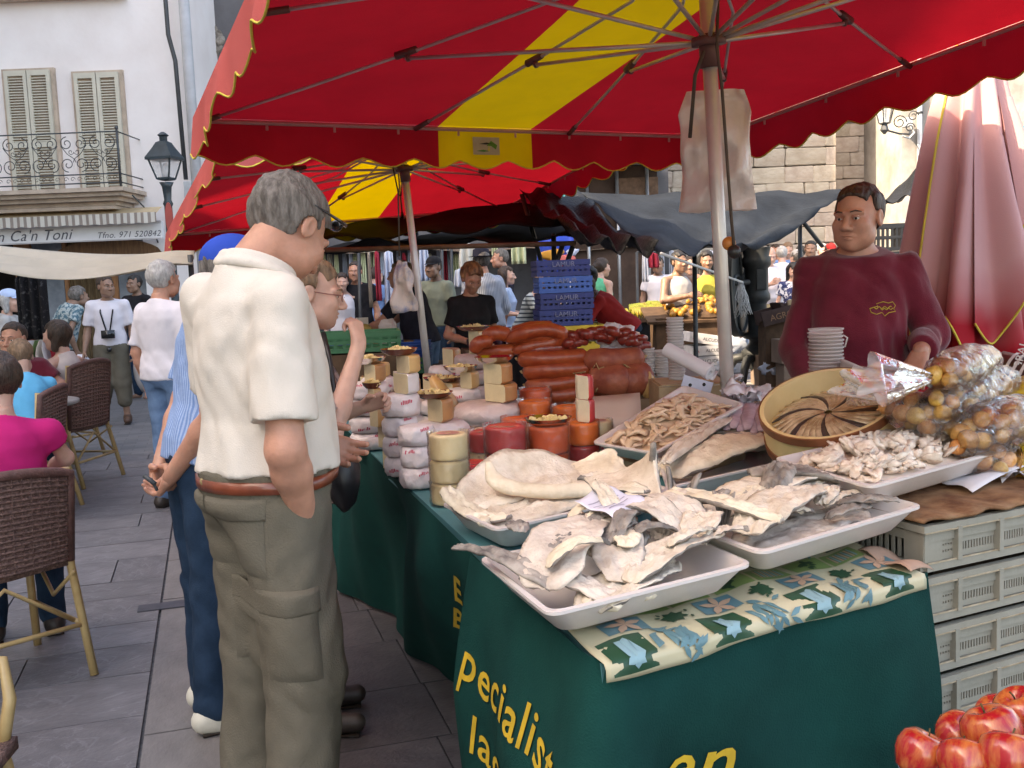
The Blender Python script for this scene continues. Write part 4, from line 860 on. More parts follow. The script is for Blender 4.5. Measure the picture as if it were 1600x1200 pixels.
# folded faded red parasol, right
FD = 5.5; fpz = P(1520, 150, FD); FX = fpz.x; F_ = thing('folded_parasol', 'closed red parasol faded to pink with hanging folds behind the stallholder', 'parasol', (FX, FD, 0), None)
fade = mat('faded_parasol', (.50, .20, .20), .8, .08, 3, .15, 200); N = fade.node_tree.nodes; L = fade.node_tree.links
tc = N.new('ShaderNodeTexCoord'); sx_ = N.new('ShaderNodeSeparateXYZ'); nz = N.new('ShaderNodeTexNoise'); nz.inputs['Scale'].default_value = 2.5; rp = N.new('ShaderNodeValToRGB'); ad = N.new('ShaderNodeMath'); ad.operation = 'MULTIPLY_ADD'; ad.inputs[1].default_value = .5
L.new(tc.outputs['Object'], sx_.inputs[0]); L.new(tc.outputs['Object'], nz.inputs[0]); L.new(nz.outputs[0], ad.inputs[0]); L.new(sx_.outputs[2], ad.inputs[2])
mr = N.new('ShaderNodeMapRange'); L.new(ad.outputs[0], mr.inputs[0])
zlo = P(1518, 520, FD).z; zhi = P(1518, 400, FD).z
mr.inputs[1].default_value = zlo + .25; mr.inputs[2].default_value = zhi + .25
rp.color_ramp.elements[0].color = (.36, .014, .025, 1); rp.color_ramp.elements[1].color = (.56, .32, .32, 1); L.new(mr.outputs[0], rp.inputs[0]); L.new(rp.outputs[0], N['Principled BSDF'].inputs['Base Color'])

zt_, zb_ = 2.75, .62
def ff(u, v):
    t = u * 2 * math.pi; z = zt_ + (zb_ - zt_) * v; r = .08 + .27 * min(1, v * 1.1) ** .8 + .04 * v
    f_ = 1 + .24 * math.sin(t * 9 + 1.2 * math.sin(v * 3)) * min(1, v * 4) + .08 * math.sin(t * 4 + 2)
    zz = z + .10 * math.sin(t * 4.5 + 1) * (v > .9) * (v - .9) * 10
    return V((FX + r * f_ * math.cos(t), FD + r * f_ * math.sin(t) * .8, zz))
mb = MB(); mb.grid(ff, 140, 40); mb.build('canopy', fade, F_, auto=None)
mb = MB(); mb.tube([(FX, FD, 0), (FX, FD, 3.0)], .025, 10); mb.build('pole', steel, F_)
for (u0, u1, v0, v1, ph) in ((.70, .82, .30, .72, .3), (.80, .93, .2, .60, 1.9), (.60, .70, .42, .86, 3.0)):
    def gf(u, v):
        vv = v0 + (v1 + .10 * math.sin(u * 4 + ph) - .06 * u - v0) * v; p = ff(u0 + (u1 - u0) * u, vv); o_ = V((p.x - FX, p.y - FD, 0)).normalized()
        return p + o_ * (.004 + .075 * v ** 1.3 + .028 * math.sin(u * 9 + ph) * v)
    mb = MB(); mb.grid(gf, 26, 16); fl_ = mb.build('hanging_flap', fade, F_, auto=None)
    mb = MB(); mb.tube([gf(i / 25, 1) for i in range(26)], .006, 4); mb.build('flap_trim', trimc, fl_)
mb = MB(); mb.tube([ff(.56, v / 10) + V((0, -.012, 0)) for v in range(11)], .007, 4); mb.build('seam_trim', trimc, F_)
# ------------------------------------------------------------------ the stall: tables and cloths
TZ = .80
clothm = mat('green_cloth', (.003, .034, .030), .9, .12, 2.5, .25, 260, col2=(.005, .056, .048), spec=.12)
topm = mat('teal_table_sheet', (.06, .20, .22), .7, .15, 4, .2)
yel = mat('yellow_paint', (.62, .40, .03), .7, .18, 12, .1)
A_, AR_, B_, C_ = T(940, 1035, TZ), T(1442, 893, TZ), T(742, 866, TZ), T(562, 690, TZ)
ud = (AR_ - A_).normalized(); vd = (C_ - A_).normalized()
stall = thing('stall_table', 'long trestle table of the cheese and cod stall', 'stall table', tuple((A_.lerp(C_, .5) + ud * .5).xy) + (0,))
FAR = A_ + vd * 3.95; wd_ = 1.75
mb = MB(); pts = [A_, A_ + ud * .83, A_ + ud * .80 + vd * .62, A_ + ud * wd_ + vd * .75, FAR + ud * wd_, FAR]
mb.add([p - V((0, 0, .004)) for p in pts] + [p - V((0, 0, .045)) for p in pts], [(0, 1, 2, 3, 4, 5), (11, 10, 9, 8, 7, 6)] + [(i, i + 6, (i + 1) % 6 + 6, (i + 1) % 6) for i in range(6)]); mb.build('table_top', topm, stall, False)
for p in (A_ + ud * .08 + vd * .1, A_ + ud * .78 + vd * .1, A_ + ud * .45 + vd * 1.6, A_ + ud * 1.4 + vd * 1.6, FAR + ud * .1 - vd * .1, FAR + ud * 1.6 - vd * .1):
    mb = MB(); mb.tube([(p.x, p.y, 0), (p.x, p.y, .75)], .02, 8); mb.build('leg', steel, stall)
# front cloth wraps the corner: s runs B -> A -> AR
la, lf = (A_ - B_).length, (AR_ - A_).length
def cloth_path(s):
    rc_ = .05
    if s < la - rc_: return B_ + (A_ - B_) * (s / la)
    if s > la + rc_: return A_ + ud * (s - la)
    t = (s - la + rc_) / (2 * rc_); a = A_ + (B_ - A_).normalized() * rc_; b = A_ + ud * rc_
    return a * (1 - t) ** 2 + A_ * (2 * t * (1 - t)) + b * t * t
def CF(s, z):
    p = cloth_path(s); q = cloth_path(s + .01) - cloth_path(s - .01); t = q.normalized(); n = V((t.y, -t.x, 0)); d = (TZ - z)
    f_ = .018 * math.sin(s * 9 + 1 + d * 1.5) + .012 * math.sin(s * 17 + 2.2 - d * 2) + .03 * math.sin(s * 4.2 + .6 - d * 2.2)
    cor = math.exp(-((s - la) / .10) ** 2)
    dia = .020 * math.sin((s - la) * 11 - d * 7.5) * (1 if s > la + .1 else .2)
    return V((p.x, p.y, z)) + n * (.012 + min(1, d * 3) * (f_ + dia + .02) + cor * d * .10 + d * .03)
mb = MB(); mb.grid(lambda u, v: CF(.0 + (la + lf) * u, TZ + .002 - .79 * v), 110, 40)
o = mb.build('table_cloth', clothm, None, auto=None); tag(o, 'dark green cloth with yellow hand-painted lettering round the front corner of the stall', 'tablecloth'); fc = o
D0 = T(560, 925, .04); D1 = T(748, 1092, .03)
def CB(s, z):
    u = s; top = C_.lerp(B_ + (B_ - C_) * .04, u); bot = D0.lerp(D1, u); d = (TZ - z) / .78; t = (B_ - C_).normalized(); n = V((t.y, -t.x, 0)) 
    p = top.lerp(bot, max(d, 0.0) ** 1.25); p.z = z
    return p + n * (.006 + min(1, d * 4) * (.022 * math.sin(u * 11 + d * 2.0) + .012 * math.sin(u * 27 + 1 - d * 3) + .03 * math.sin(u * 7 + 2 + d)))
mb = MB(); mb.grid(lambda u, v: CB(-1.2 + 2.2 * u, TZ + .002 - .785 * v), 130, 34)
o = mb.build('table_cloth', clothm, None, auto=None); tag(o, 'dark green cloth hanging in deep folds below the cheeses', 'tablecloth'); bc = o
def cloth_text(s, size, fn, s0, z0, par, parm, bold=.004, shear=.25, rot=0.0, ax=1.0):
    me = text_mesh(s, size, shear=shear, bold=bold, align='LEFT', sp=1.08); bm = bmesh.new(); bm.from_mesh(me)
    bmesh.ops.subdivide_edges(bm, edges=[e for e in bm.edges if e.calc_length() > .02], cuts=2, use_grid_fill=False)
    for v in bm.verts:
        x, y = v.co.x * ax, v.co.y; x, y = x * math.cos(rot) - y * math.sin(rot), x * math.sin(rot) + y * math.cos(rot); 
        y += .006 * math.sin(x * 30); a = fn(s0 + x * parm, z0 + y)
        b1 = fn(s0 + (x + .004) * parm, z0 + y); b2 = fn(s0 + x * parm, z0 + y + .004); n = (b1 - a).cross(b2 - a).normalized()
        v.co = a + n * .0035
    bm.to_mesh(me); bm.free(); me.materials.clear(); me.materials.append(yel); o = bpy.data.objects.new('lettering', me); COL.objects.link(o)
    fin(o, None, False, None); o.parent = par; w = V(par['_w']); o.location = V(o['_w']) - w
cloth_text('pecialistes en', .145, CF, .04, .555, fc, 1.0, bold=.0015, ax=1.20)
cloth_text('lao', .145, CF, .09, .385, fc, 1.0, bold=.0015, ax=1.15)
LB = (B_ - C_).length
cloth_text('E', .150, CB, .862, .605, bc, 1 / LB, shear=.1); cloth_text('B', .14, CB, .850, .460, bc, 1 / LB, shear=.1)
# flowered oilcloth over the front of the table
flm = mat('oilcloth', (.46, .42, .27), .4, .06, 3, .12, 30, col2=(.52, .47, .32)); al_ = A_ + ud * -.015
FW = lf * .985
def FL(u, v):      # u along the front edge (m), v back from the edge (m), v < 0 hangs over
    w = .0045 * math.sin(u * 14 + v * 9) + .003 * math.sin(u * 37 - v * 20)
    p = A_ + ud * u + vd * max(v, 0)
    n = V((ud.y, -ud.x, 0))
    if v < 0.02:
        t = (0.02 - v); p = A_ + ud * u + vd * .0 + n * (.016 + .012 * math.sin(min(1, t / .02) * 1.57)) + V((0, 0, -(t ** 1.0) * .9)); return p + V((0, 0, .012)) + n * (w * .8) 
    return p + V((0, 0, .010 + w)) + n * .0
mb = MB(); mb.grid(lambda u, v: FL(-.01 + FW * u, -.022 - .005 * math.sin(u * 9) + .46 * v), 70, 40)
o = mb.build('oilcloth', flm, None, auto=None, solid=.0015); tag(o, 'flowered patchwork oilcloth spread along the front of the table', 'oilcloth'); oc = o
pc = dict(g=mat('print_green', (.19, .28, .09), .35, .06, bump=0), b=mat('print_blue', (.09, .20, .23), .35, .06, bump=0), d=mat('print_dark', (.012, .06, .03), .35, .06, bump=0), w=mat('print_pink', (.50, .32, .22), .35, .06, bump=0), l=mat('print_light_blue', (.20, .34, .38), .35, .06, bump=0), r=mat('print_red', (.45, .08, .05), .35, bump=0))
PRN = {k: MB() for k in pc}
def pr(k, poly, lift=.002):
    """a printed patch: polygon in (u, v) metres, cut fine enough to follow the sheet"""
    c = (sum(p[0] for p in poly) / len(poly), sum(p[1] for p in poly) / len(poly)); mb = PRN[k]; n = len(poly); vs = []; q = 4
    for (x, y) in poly:
        for j in range(1, q + 1):
            a, b = c[0] + (x - c[0]) * j / q, c[1] + (y - c[1]) * j / q; vs.append(FL(a, b) + V((0, 0, lift)) + V((ud.y, -ud.x, 0)) * lift)
    vs.append(FL(*c) + V((0, 0, lift)) + V((ud.y, -ud.x, 0)) * lift); m = n * q
    fs = []
    for i in range(n):
        i2 = (i + 1) % n; fs.append((m, i * q, i2 * q))
        for j in range(q - 1): fs.append((i * q + j, i * q + j + 1, i2 * q + j + 1, i2 * q + j))
    mb.add(vs, fs)
def rect(k, u, v, w, h, lift=.002): pr(k, [(u + w * a, v + h * b) for a, b in ((0, 0), (.33, 0), (.66, 0), (1, 0), (1, .5), (1, 1), (.66, 1), (.33, 1), (0, 1), (0, .5))], lift)
def leaf(k, u, v, L_, W_2, a, lift=.0032): pr(k, [(u + L_ * t * math.cos(a) - s_ * W_2 * math.sin(math.pi * t) * math.sin(a), v + L_ * t * math.sin(a) + s_ * W_2 * math.sin(math.pi * t) * math.cos(a)) for t, s_ in ((0, 1), (.3, 1), (.6, 1), (1, 1), (.6, -1), (.3, -1))], lift)
for j in range(6):
    for i in range(9):
        u, v, ty = .005 + i * .118 + (j % 2) * .04, -.018 + j * .078, (i * 3 + j * 2) % 6
        if u + .1 > FW: continue
        if ty == 0: rect('d', u, v, .10, .065); [leaf('l', u + .05, v + .03, .024, .008, a) for a in (0.2, 1.3, 2.4, 3.6, 4.7, 5.6)]
        elif ty == 1: rect('g', u, v, .11, .07); [leaf('d', u + .055 + rnd(-.02, .02), v + .035 + rnd(-.015, .015), .022, .007, rnd(0, 6)) for _ in range(14)]
        elif ty == 2: rect('b', u, v, .10, .068); [leaf('w', u + .05, v + .032, .045, .010, a + .3, .0035) for a in (0, 1.25, 2.5, 3.8, 5.0)]
        elif ty == 3: [leaf('b', u + .05 + rnd(-.035, .035), v + .035 + rnd(-.025, .025), .038, .006, rnd(0, 6)) for _ in range(16)]
        elif ty == 4: rect('g', u, v, .10, .065); [rect('l' if q % 2 else 'w', u + .015 + q * .009, v + .01, .005, .045, .0035) for q in range(8)]
        else: [leaf('d', u + .05, v + .03, .032, .010, a) for a in (0.4, 1.2, 2.0, 3.1, 4.2, 5.1, 6.0)]; [leaf('d', u + .05 + rnd(-.04, .04), v + .03 + rnd(-.03, .03), .015, .004, rnd(0, 6)) for _ in range(8)]
for k, m_ in PRN.items():
    if m_.v: m_.build('printed_pattern', pc[k], oc, auto=None)
mb = MB(); mb.grid(lambda u, v: A_ + ud * (lf * .93 + .12 * u) + vd * (-.02 + .18 * v + .04 * u) + V((0, 0, .017 - .03 * u * u + .008 * math.sin(v * 9))), 12, 12); o = mb.build('brown_paper', mat('pink_kraft', (.42, .27, .20), .8, .1), None, auto=None, solid=.0015); tag(o, 'corner of pinkish brown paper between oilcloth and the crate stack', 'paper')
# ------------------------------------------------------------------ trays of salt cod
trw = mat('tray_plastic', (.66, .60, .57), .38, .04, 4, .06, 60, spec=.5, sss=.05)
def tray(label, q, depth, parent=None, m=trw, wall=.004, shrink=.05, lip=.013, name='fish_tray', cat='tray'):
    """q = rim corners front-left, front-right, back-right, back-left"""
    up = (q[1] - q[0]).cross(q[3] - q[0]).normalized(); c = (q[0] + q[1] + q[2] + q[3]) / 4
    root = thing(name, label, cat, tuple(c - up * depth), 'white plastic trays of salt cod' if m is trw else None)
    def ring(sh, dz, rad=.035, seg=5):
        out = []
        for i in range(4):
            p = q[i]; a = (q[i - 1] - p).normalized(); b = (q[(i + 1) % 4] - p).normalized(); pc_ = p + (a + b) * sh; r = rad
            for k in range(seg + 1):
                t = k / seg; out.append(pc_ + a * r * (1 - t) ** 2 + b * r * t * t - up * dz)
        return out
    rings = [ring(-lip, .006), ring(-lip, 0), ring(-lip * .3, -.002), ring(0, 0, .03), ring(shrink * .12, .01), ring(shrink * .8, depth - .014), ring(shrink + .012, depth - .004), ring(shrink + .05, depth - .003)]
    outer = [ring(-lip, .006), ring(-lip * .55, .009), ring(-.004, .008), ring(shrink * .7, depth - .012), ring(shrink + .008, depth), ring(shrink + .05, depth)]
    n = len(rings[0]); mb = MB()
    for rs, fl_ in ((rings, 1), (outer, 0)):
        vs = [p for r in rs for p in r]; fs = []
        for j in range(len(rs) - 1):
            for i in range(n):
                f_ = (j * n + i, j * n + (i + 1) % n, (j + 1) * n + (i + 1) % n, (j + 1) * n + i); fs.append(f_ if fl_ else f_[::-1])
        last = tuple((len(rs) - 1) * n + i for i in range(n)); fs.append(last if fl_ else last[::-1]); mb.add(vs, fs)
    mb.build('tray_body', m, root, auto=35)
    return root, (lambda u, v, w=0.0: quadpt([p + (c - p) * .10 - up * (depth - .006) for p in q], u, v) + up * w), up
def para(fl, fr, bl, z=None):
    return [fl, fr, fr + (bl - fl), bl]
flesh = mat('cod_flesh', (.58, .46, .32), .75, col2=(.84, .74, .59), scale=9, bump=.8, bscale=60, lo=.3, hi=.62, detail=8, bdist=.006)
salt = mat('cod_salted', (.56, .45, .34), .8, col2=(.82, .73, .62), scale=14, bump=.9, bscale=110, lo=.3, hi=.65, detail=8, bdist=.005)
skinm = mat('cod_skin', (.12, .105, .095), .6, col2=(.42, .36, .31), scale=11, bump=.7, bscale=50, lo=.38, hi=.62, detail=7, bdist=.006)
mauve = mat('cod_mauve', (.46, .36, .29), .8, col2=(.72, .62, .53), scale=12, bump=.9, bscale=70, lo=.3, hi=.6, detail=8, bdist=.006)
def cod(name, label, a, b, w, th=.016, up=V((0, 0, 1)), arch=.02, bend=0.0, curl=.0, tail=True, m=None, seed=0, skinside=False, fin_=0.0, twist=0.0, group='pieces of salt cod laid in the trays', tailup=0.0, wprof=None, edge=0.0):
    """split cod from a (head end) to b (tail), flesh up, skin below"""
    m = m or flesh; r = random.Random(seed); d = (b - a); L = d.length; t_ = d.normalized(); s_ = up.cross(t_).normalized(); n_ = t_.cross(s_); nu, nv = 40, 15
    wp = wprof or ([(0, .62), (.12, .95), (.3, 1), (.6, .72), (.82, .34), (.92, .2), (1, .42)] if tail else [(0, .55), (.15, .92), (.5, 1), (.85, .8), (1, .35)])
    ts = [q[0] for q in wp]; ws = [q[1] for q in wp]
    def pt(u, x, top):
        ww = float(np.interp(u, ts, ws)) * w / 2; ww *= 1 + .16 * mnoise.noise(V((u * 5, seed, x * 2))) + .035 * mnoise.noise(V((u * 19, seed, x)))
        cz = arch * math.sin(math.pi * u) + tailup * max(0, u - .6) ** 2 * 6 + curl * abs(x) ** 3 * math.sin(math.pi * min(1, u + .15))
        tw = twist * (u - .4); ox, oz = x * ww, cz + .006 * mnoise.noise(V((u * 7 + seed, x * 3, 3)))
        thk = th * (1 - .62 * abs(x) ** 4) * (1 - .4 * u) * (1 + .5 * mnoise.noise(V((u * 9, x * 4, seed))) + .35 * mnoise.noise(V((u * 26, x * 9, seed)))) * min(1, u * 12 + .4)
        groove = -.35 * th * math.exp(-(x / .12) ** 2) * (1 - u) * (1 if not skinside else 0)
        oz += (thk + groove) if top else 0
        oz += edge * (x if x > 0 else 0) ** 2 * math.sin(math.pi * min(1, u + .1))
        ox, oz = ox * math.cos(tw) - oz * math.sin(tw), ox * math.sin(tw) + oz * math.cos(tw)
        return a + t_ * (u * L) + s_ * (ox + bend * L * math.sin(math.pi * u)) + n_ * oz
    vs = []; 
    for i in range(nu):
        u = i / (nu - 1)
        for j in range(nv): vs.append(pt(u, -1 + 2 * j / (nv - 1), True))
        for j in range(nv - 2, 0, -1): vs.append(pt(u, -1 + 2 * j / (nv - 1), False))
    k = 2 * nv - 2; fs = []; mi = []
    for i in range(nu - 1):
        for j in range(k):
            fs.append((i * k + j, i * k + (j + 1) % k, (i + 1) * k + (j + 1) % k, (i + 1) * k + j)); t = (i / nu > .86 and tail)
            rim = False
            mi.append(1 if ((j >= nv - 1) != skinside or t or rim) else 0)
    fs += [tuple(range(k))[::-1], tuple((nu - 1) * k + j for j in range(k))]; mi += [0, 1]
    mb = MB(); mb.v = [tuple(v) for v in vs]; mb.f = fs; mb.mi = mi
    o = mb.build(name, [m, skinm], None, auto=None); tag(o, label, 'salt cod', group); return o
# tray B: big split cods, left back
qB = para(T(779, 825, .875), T(1043, 764, .875), T(697, 786, .875)); tB, fB, uB = tray('white tray of big split cod beside the red cheeses', qB, .075)
qB[2] = qB[1] + (qB[3] - qB[0])
PB = lambda u, v, w: quadpt(qB, u, v) + V((0, 0, w))
cod('salt_cod', 'broad split cod lying flat along the near side of the left tray', PB(.05, .34, -.03), PB(.97, .36, -.005), .22, .03, arch=.018, tail=False, m=salt, seed=2)
cod('salt_cod', 'upper split cod with a thick pale edge rolled up towards the cheeses', PB(.03, .74, -.01), PB(.98, .72, .01), .20, .026, arch=.02, tail=False, m=salt, seed=5, edge=.09)
def path3(pts, q=6):
    ps = [P(x, y, d) for x, y, d in pts]; out = []; n = len(ps)
    for i in range(n - 1):
        for t in range(q):
            p0, p1, p2, p3 = ps[max(i - 1, 0)], ps[i], ps[i + 1], ps[min(i + 2, n - 1)]; t_ = t / q
            out.append(.5 * ((2 * p1) + (p2 - p0) * t_ + (2 * p0 - 5 * p1 + 4 * p2 - p3) * t_ ** 2 + (3 * p1 - p0 - 3 * p2 + p3) * t_ ** 3))
    return out + [ps[-1]]
st = path3([(764, 722, 2.70), (772, 748, 2.66), (800, 762, 2.62), (860, 768, 2.6), (920, 766, 2.6), (980, 780, 2.55), (1030, 786, 2.5)]); n_ = len(st)
mb = MB(); mb.tube(st, [.008 + .016 * min(1, i / 6, (n_ - i) / 4) * (1 + .2 * mnoise.noise(V((i * .4, 3, 0)))) for i in range(n_)], 12, flat=.75); o = mb.build('salt_cod', flesh, None, auto=None); tag(o, 'long curved pale belly strip with upturned end across the left tray', 'salt cod', 'pieces of salt cod laid in the trays')
def cod_sheet(label, lo_, hi_, m=flesh, belly=.02, thick=.012):
    A1, B1_ = path3(lo_), path3(hi_); n = min(len(A1), len(B1_))
    def fn(u, v):
        i = u * (n - 1); k = min(int(i), n - 2); t = i - k; a = A1[k].lerp(A1[k + 1], t); b = B1_[k].lerp(B1_[k + 1], t); p = a.lerp(b, v)
        return p + V((0, belly * math.sin(3.14 * v), .006 * mnoise.noise(V((u * 9, v * 7, 2)))))
    mb = MB(); mb.grid(fn, 40, 16); o = mb.build('salt_cod', [m, skinm], None, auto=None, solid=thick); tag(o, label, 'salt cod', 'pieces of salt cod laid in the trays'); return o
cod_sheet('big cod flap with dark tip standing up at the right end of the left tray', [(905, 762, 2.62), (950, 772, 2.6), (1000, 786, 2.54), (1036, 782, 2.5)], [(880, 750, 2.85), (955, 742, 2.8), (1008, 716, 2.7), (1022, 694, 2.62)], salt, .04)
cod_sheet('cod flap folded over behind the belly strip by the orange cheeses', [(850, 748, 2.85), (900, 752, 2.82), (950, 750, 2.8), (985, 742, 2.8)], [(915, 722, 2.95), (935, 708, 2.95), (955, 702, 2.95), (968, 716, 2.92)], flesh, .03)
mb = MB(); c = P(1021, 694, 2.62); mb.tube([c + V((-.004, 0, -.045)), c + V((0, 0, 0)), c + V((.002, 0, .006))], [.009, .008, .004], 8); o = mb.build('fin_tip', skinm, None); tag(o, 'dark fin tip of the standing cod flap', 'cod fin')
cod('salt_cod', 'small pale cod tail curling up at the tray corner by the cream cheeses', PB(-.03, .9, .04), PB(.10, .15, .0), .075, .022, arch=-.03, tail=False, seed=11)
for i, (u, v) in enumerate(((.02, .30), (.01, .62))): mb = MB(); mb.ball(PB(u, v, -.006), (.03, .018, .014), 10, 7, Matrix.Rotation(1.2 + i, 3, 'Z'), .5, i + 4); o = mb.build('cod_piece', flesh, None); tag(o, ['knobbly pale cod piece at the near left corner of the left tray', 'knobbly pale cod piece halfway along the left rim of the left tray'][i], 'cod piece')
mb = MB(); c = PB(1.03, .30, .03)
for i in range(3): mb.lathe([(.006 + i * .006, -.03), (.009 + i * .006, -.01), (.010 + i * .006, .02), (.008 + i * .006, .03)], c, 12, Matrix.Rotation(.9, 3, 'X'), cap=False, jit=.1)
o = mb.build('rolled_cod_skin', flesh, None, solid=.003); tag(o, 'rolled pale cod scrap at the right end of the left tray', 'cod piece')
# tray A: nearest
qA = para(T(863, 955, .892), T(1166, 880, .892), T(758, 872, .892)); tA, fA, uA = tray('nearest white tray heaped with cod tails and fillets', qA, .07)
PA = lambda u, v, w: quadpt(qA, u, v) + V((0, 0, w))
cods = [('widest mauve fillet with torn dark belly edge in the front tray', (.06, .30, .0), (.52, .82, .06), .16, mauve, 21, .03),
        ('mauve fillet under the white paper slip in the front tray', (.40, .15, .0), (.66, .98, .055), .125, mauve, 22, .03),
        ('long thin cod side lying along the near rim of the front tray', (.42, .10, .0), (1.02, .30, .03), .09, salt, 23, .02),
        ('thick cod loin pointing to the right corner of the front tray', (.66, .80, .06), (.86, .36, .035), .12, mauve, 24, .035),
        ('cod loin lying beside the right rim of the front tray', (.92, 1.0, .05), (.96, .42, .05), .12, mauve, 25, .03),
        ('grey backed fillet half buried in the middle of the front tray', (.2, .08, -.03), (.75, .32, -.01), .14, salt, 26, .01),
        ('pale cod flap standing at the back rim of the front tray', (.78, 1.12, .03), (.90, .90, .085), .11, flesh, 27, .03),
        ('broken cod piece over the right end of the front tray', (.85, .25, .03), (1.12, .55, .045), .09, salt, 28, .02)]
for lb, a, b, w, m_, sd_, ar in cods: cod('salt_cod', lb, PA(*a), PA(*b), w * .92, .015, arch=ar, tail=False, m=m_, seed=sd_, curl=.012)
cod('salt_cod', 'dark thin cod tail poking over the left corner of the front tray', PA(.12, .28, .0), PA(-.14, 1.02, .03), .07, .014, m=skinm, seed=31, skinside=True)
cod('salt_cod', 'curled tail standing up at the back of the front tray', PA(.64, .70, .04), PA(.60, 1.15, .12), .05, .016, arch=.03, seed=32, m=salt)
cod('salt_cod', 'lower grey tail along the left rim of the front tray', PA(.34, .05, -.03), PA(.05, .55, .0), .08, .014, m=mauve, seed=33)
for i, (u, v) in enumerate(((.22, .12), (.36, .08), (.30, .02), (.46, .06))): mb = MB(); mb.ball(PA(u, v, -.02), (.024, .015, .012), 9, 6, Matrix.Rotation(rnd(0, 3), 3, 'Z'), .6, i + 9); o = mb.build('cod_piece', flesh, None); tag(o, 'crumbled white cod scrap along the near rim of the front tray', 'cod piece', 'cod scraps in the front tray')
def fan_tail(label, base, d, up, L, w, seed):
    d = V(d).normalized(); s_ = d.cross(V(up)).normalized(); n = s_.cross(d); mb = MB()
    mb.grid(lambda u, v: base + d * (L * v * (1 - .22 * math.cos((u - .5) * 6.28) * v)) + s_ * ((u - .5) * w * (.28 + .72 * v ** 1.5)) + n * (.010 * math.sin(u * 22) * v + .012 * math.sin(v * 3)), 26, 10)
    o = mb.build('cod_tail', skinm, None, auto=None, solid=.004); tag(o, label, 'cod tail', 'stiff cod tail fins'); return o
fan_tail('stiff grey fan tail standing between the two front trays', PA(1.03, .85, -.01), (.25, .3, 1), (0, -1, .2), .12, .085, 1)
fan_tail('small dark fan tail standing at the right end of the front tray', PA(1.16, .52, .0), (.1, .2, 1), (0, -1, .2), .08, .05, 2)
for i in range(22):
    u, v, zz_ = (.10 + .85 * rnd(0, 1), .15 + .8 * rnd(0, 1), rnd(.015, .055)); a_ = rnd(-.5, .5) + (1.2 if i % 3 else .3); L3 = rnd(.09, .17); c0 = PA(u, v, zz_); c1_ = c0 + V((math.cos(a_) * L3, math.sin(a_) * L3, rnd(-.01, .03)))
    cod('salt_cod', 'small thin torn strip of salt cod lying over the pile in the front tray', c0, c1_, rnd(.03, .06), .009, arch=rnd(.005, .03), tail=i % 3 == 0, m=[mauve, salt, flesh, skinm][i % 4], seed=70 + i, twist=rnd(-.8, .8), skinside=i % 5 == 0, group='small cod strips in the front tray')
# paper slips
def slip(label, pts, wr=.004, m=None, name='paper_slip', cat='paper slip', lines=True):
    m = m or mat('slip_paper', (.72, .70, .80), .7, .04, 8, .1)
    def fn(u, v): p = quadpt(pts, u, v); return p + V((0, 0, wr * math.sin(u * 7 + v * 3) + .012 * math.sin(3.14 * u) * .5 + wr * math.sin(v * 8)))
    mb = MB(); mb.grid(fn, 14, 10); o = mb.build(name, m, None, auto=None, solid=.0008); tag(o, label, cat)
    if lines:
        mb = MB()
        for k in range(5):
            v0 = .2 + .13 * k; u0, u1 = .1, rnd(.45, .85)
            mb.add([fn(u0 + (u1 - u0) * i / 6, v0 + dv) + V((0, 0, .0013)) for dv in (0, .03) for i in range(7)], [(i, i + 1, i + 8, i + 7) for i in range(6)])
        mb.build('printed_line', mat('slip_ink', (.35, .33, .42), .7), o, False)
slip('white printed paper slip lying on the cod of the front tray', [PA(.52, .50, .085), PA(.80, .66, .085), PA(.74, 1.05, .10), PA(.47, .92, .09)], .005)
# tray D
qD = para(T(1190, 860, .915), T(1433, 789, .915), T(1040, 806, .915)); tD, fD, uD = tray('white tray of silvery cod fillets at the front right', qD, .07)
PD = lambda u, v, w: quadpt(qD, u, v) + V((0, 0, w))
for lb, a, b, w, m_, sd_, ar in (('long cod side with grey back edge along the middle of the right front tray', (.12, .70, .0), (.88, .80, .04), .15, salt, 41, .02), ('cod fillet with ragged near edge in the right front tray', (.05, .22, .01), (.70, .55, .03), .13, salt, 42, .02),
        ('smooth dark skinned fillet at the far end of the right front tray', (.98, .55, .0), (.50, .95, .06), .12, skinm, 43, .02), ('thin cod flank at the far end of the right front tray', (1.0, .85, .01), (.55, .62, .015), .09, flesh, 44, .01),
        ('narrow cod strip along the left end of the right front tray', (-.02, .95, .05), (.18, .1, .03), .06, flesh, 45, .01), ('lower cod flank lying flat on the bottom of the right front tray', (.1, .3, -.04), (.9, .4, -.04), .17, mauve, 46, .01)):
    cod('salt_cod', lb, PD(*a), PD(*b), w, .02, arch=ar, tail=False, m=m_, seed=sd_, curl=.01)
cod('salt_cod', 'dark knotted cod head scrap in the middle of the right front tray', PD(.45, .6, .03), PD(.75, .95, .05), .08, .03, m=skinm, seed=47, skinside=True, tail=False)
for i in range(14):
    c0 = PD(.08 + .8 * rnd(0, 1), .15 + .75 * rnd(0, 1), rnd(.0, .035)); a_ = rnd(.0, 1.0); L3 = rnd(.09, .16)
    cod('salt_cod', 'small thin cod strip lying over the fillets in the right front tray', c0, c0 + V((math.cos(a_) * L3, math.sin(a_) * L3, rnd(-.01, .02))), rnd(.03, .05), .009, arch=.01, tail=i % 3 == 0, m=[salt, skinm, flesh][i % 3], seed=100 + i, twist=rnd(-.6, .6), group='small cod strips in the right front tray')
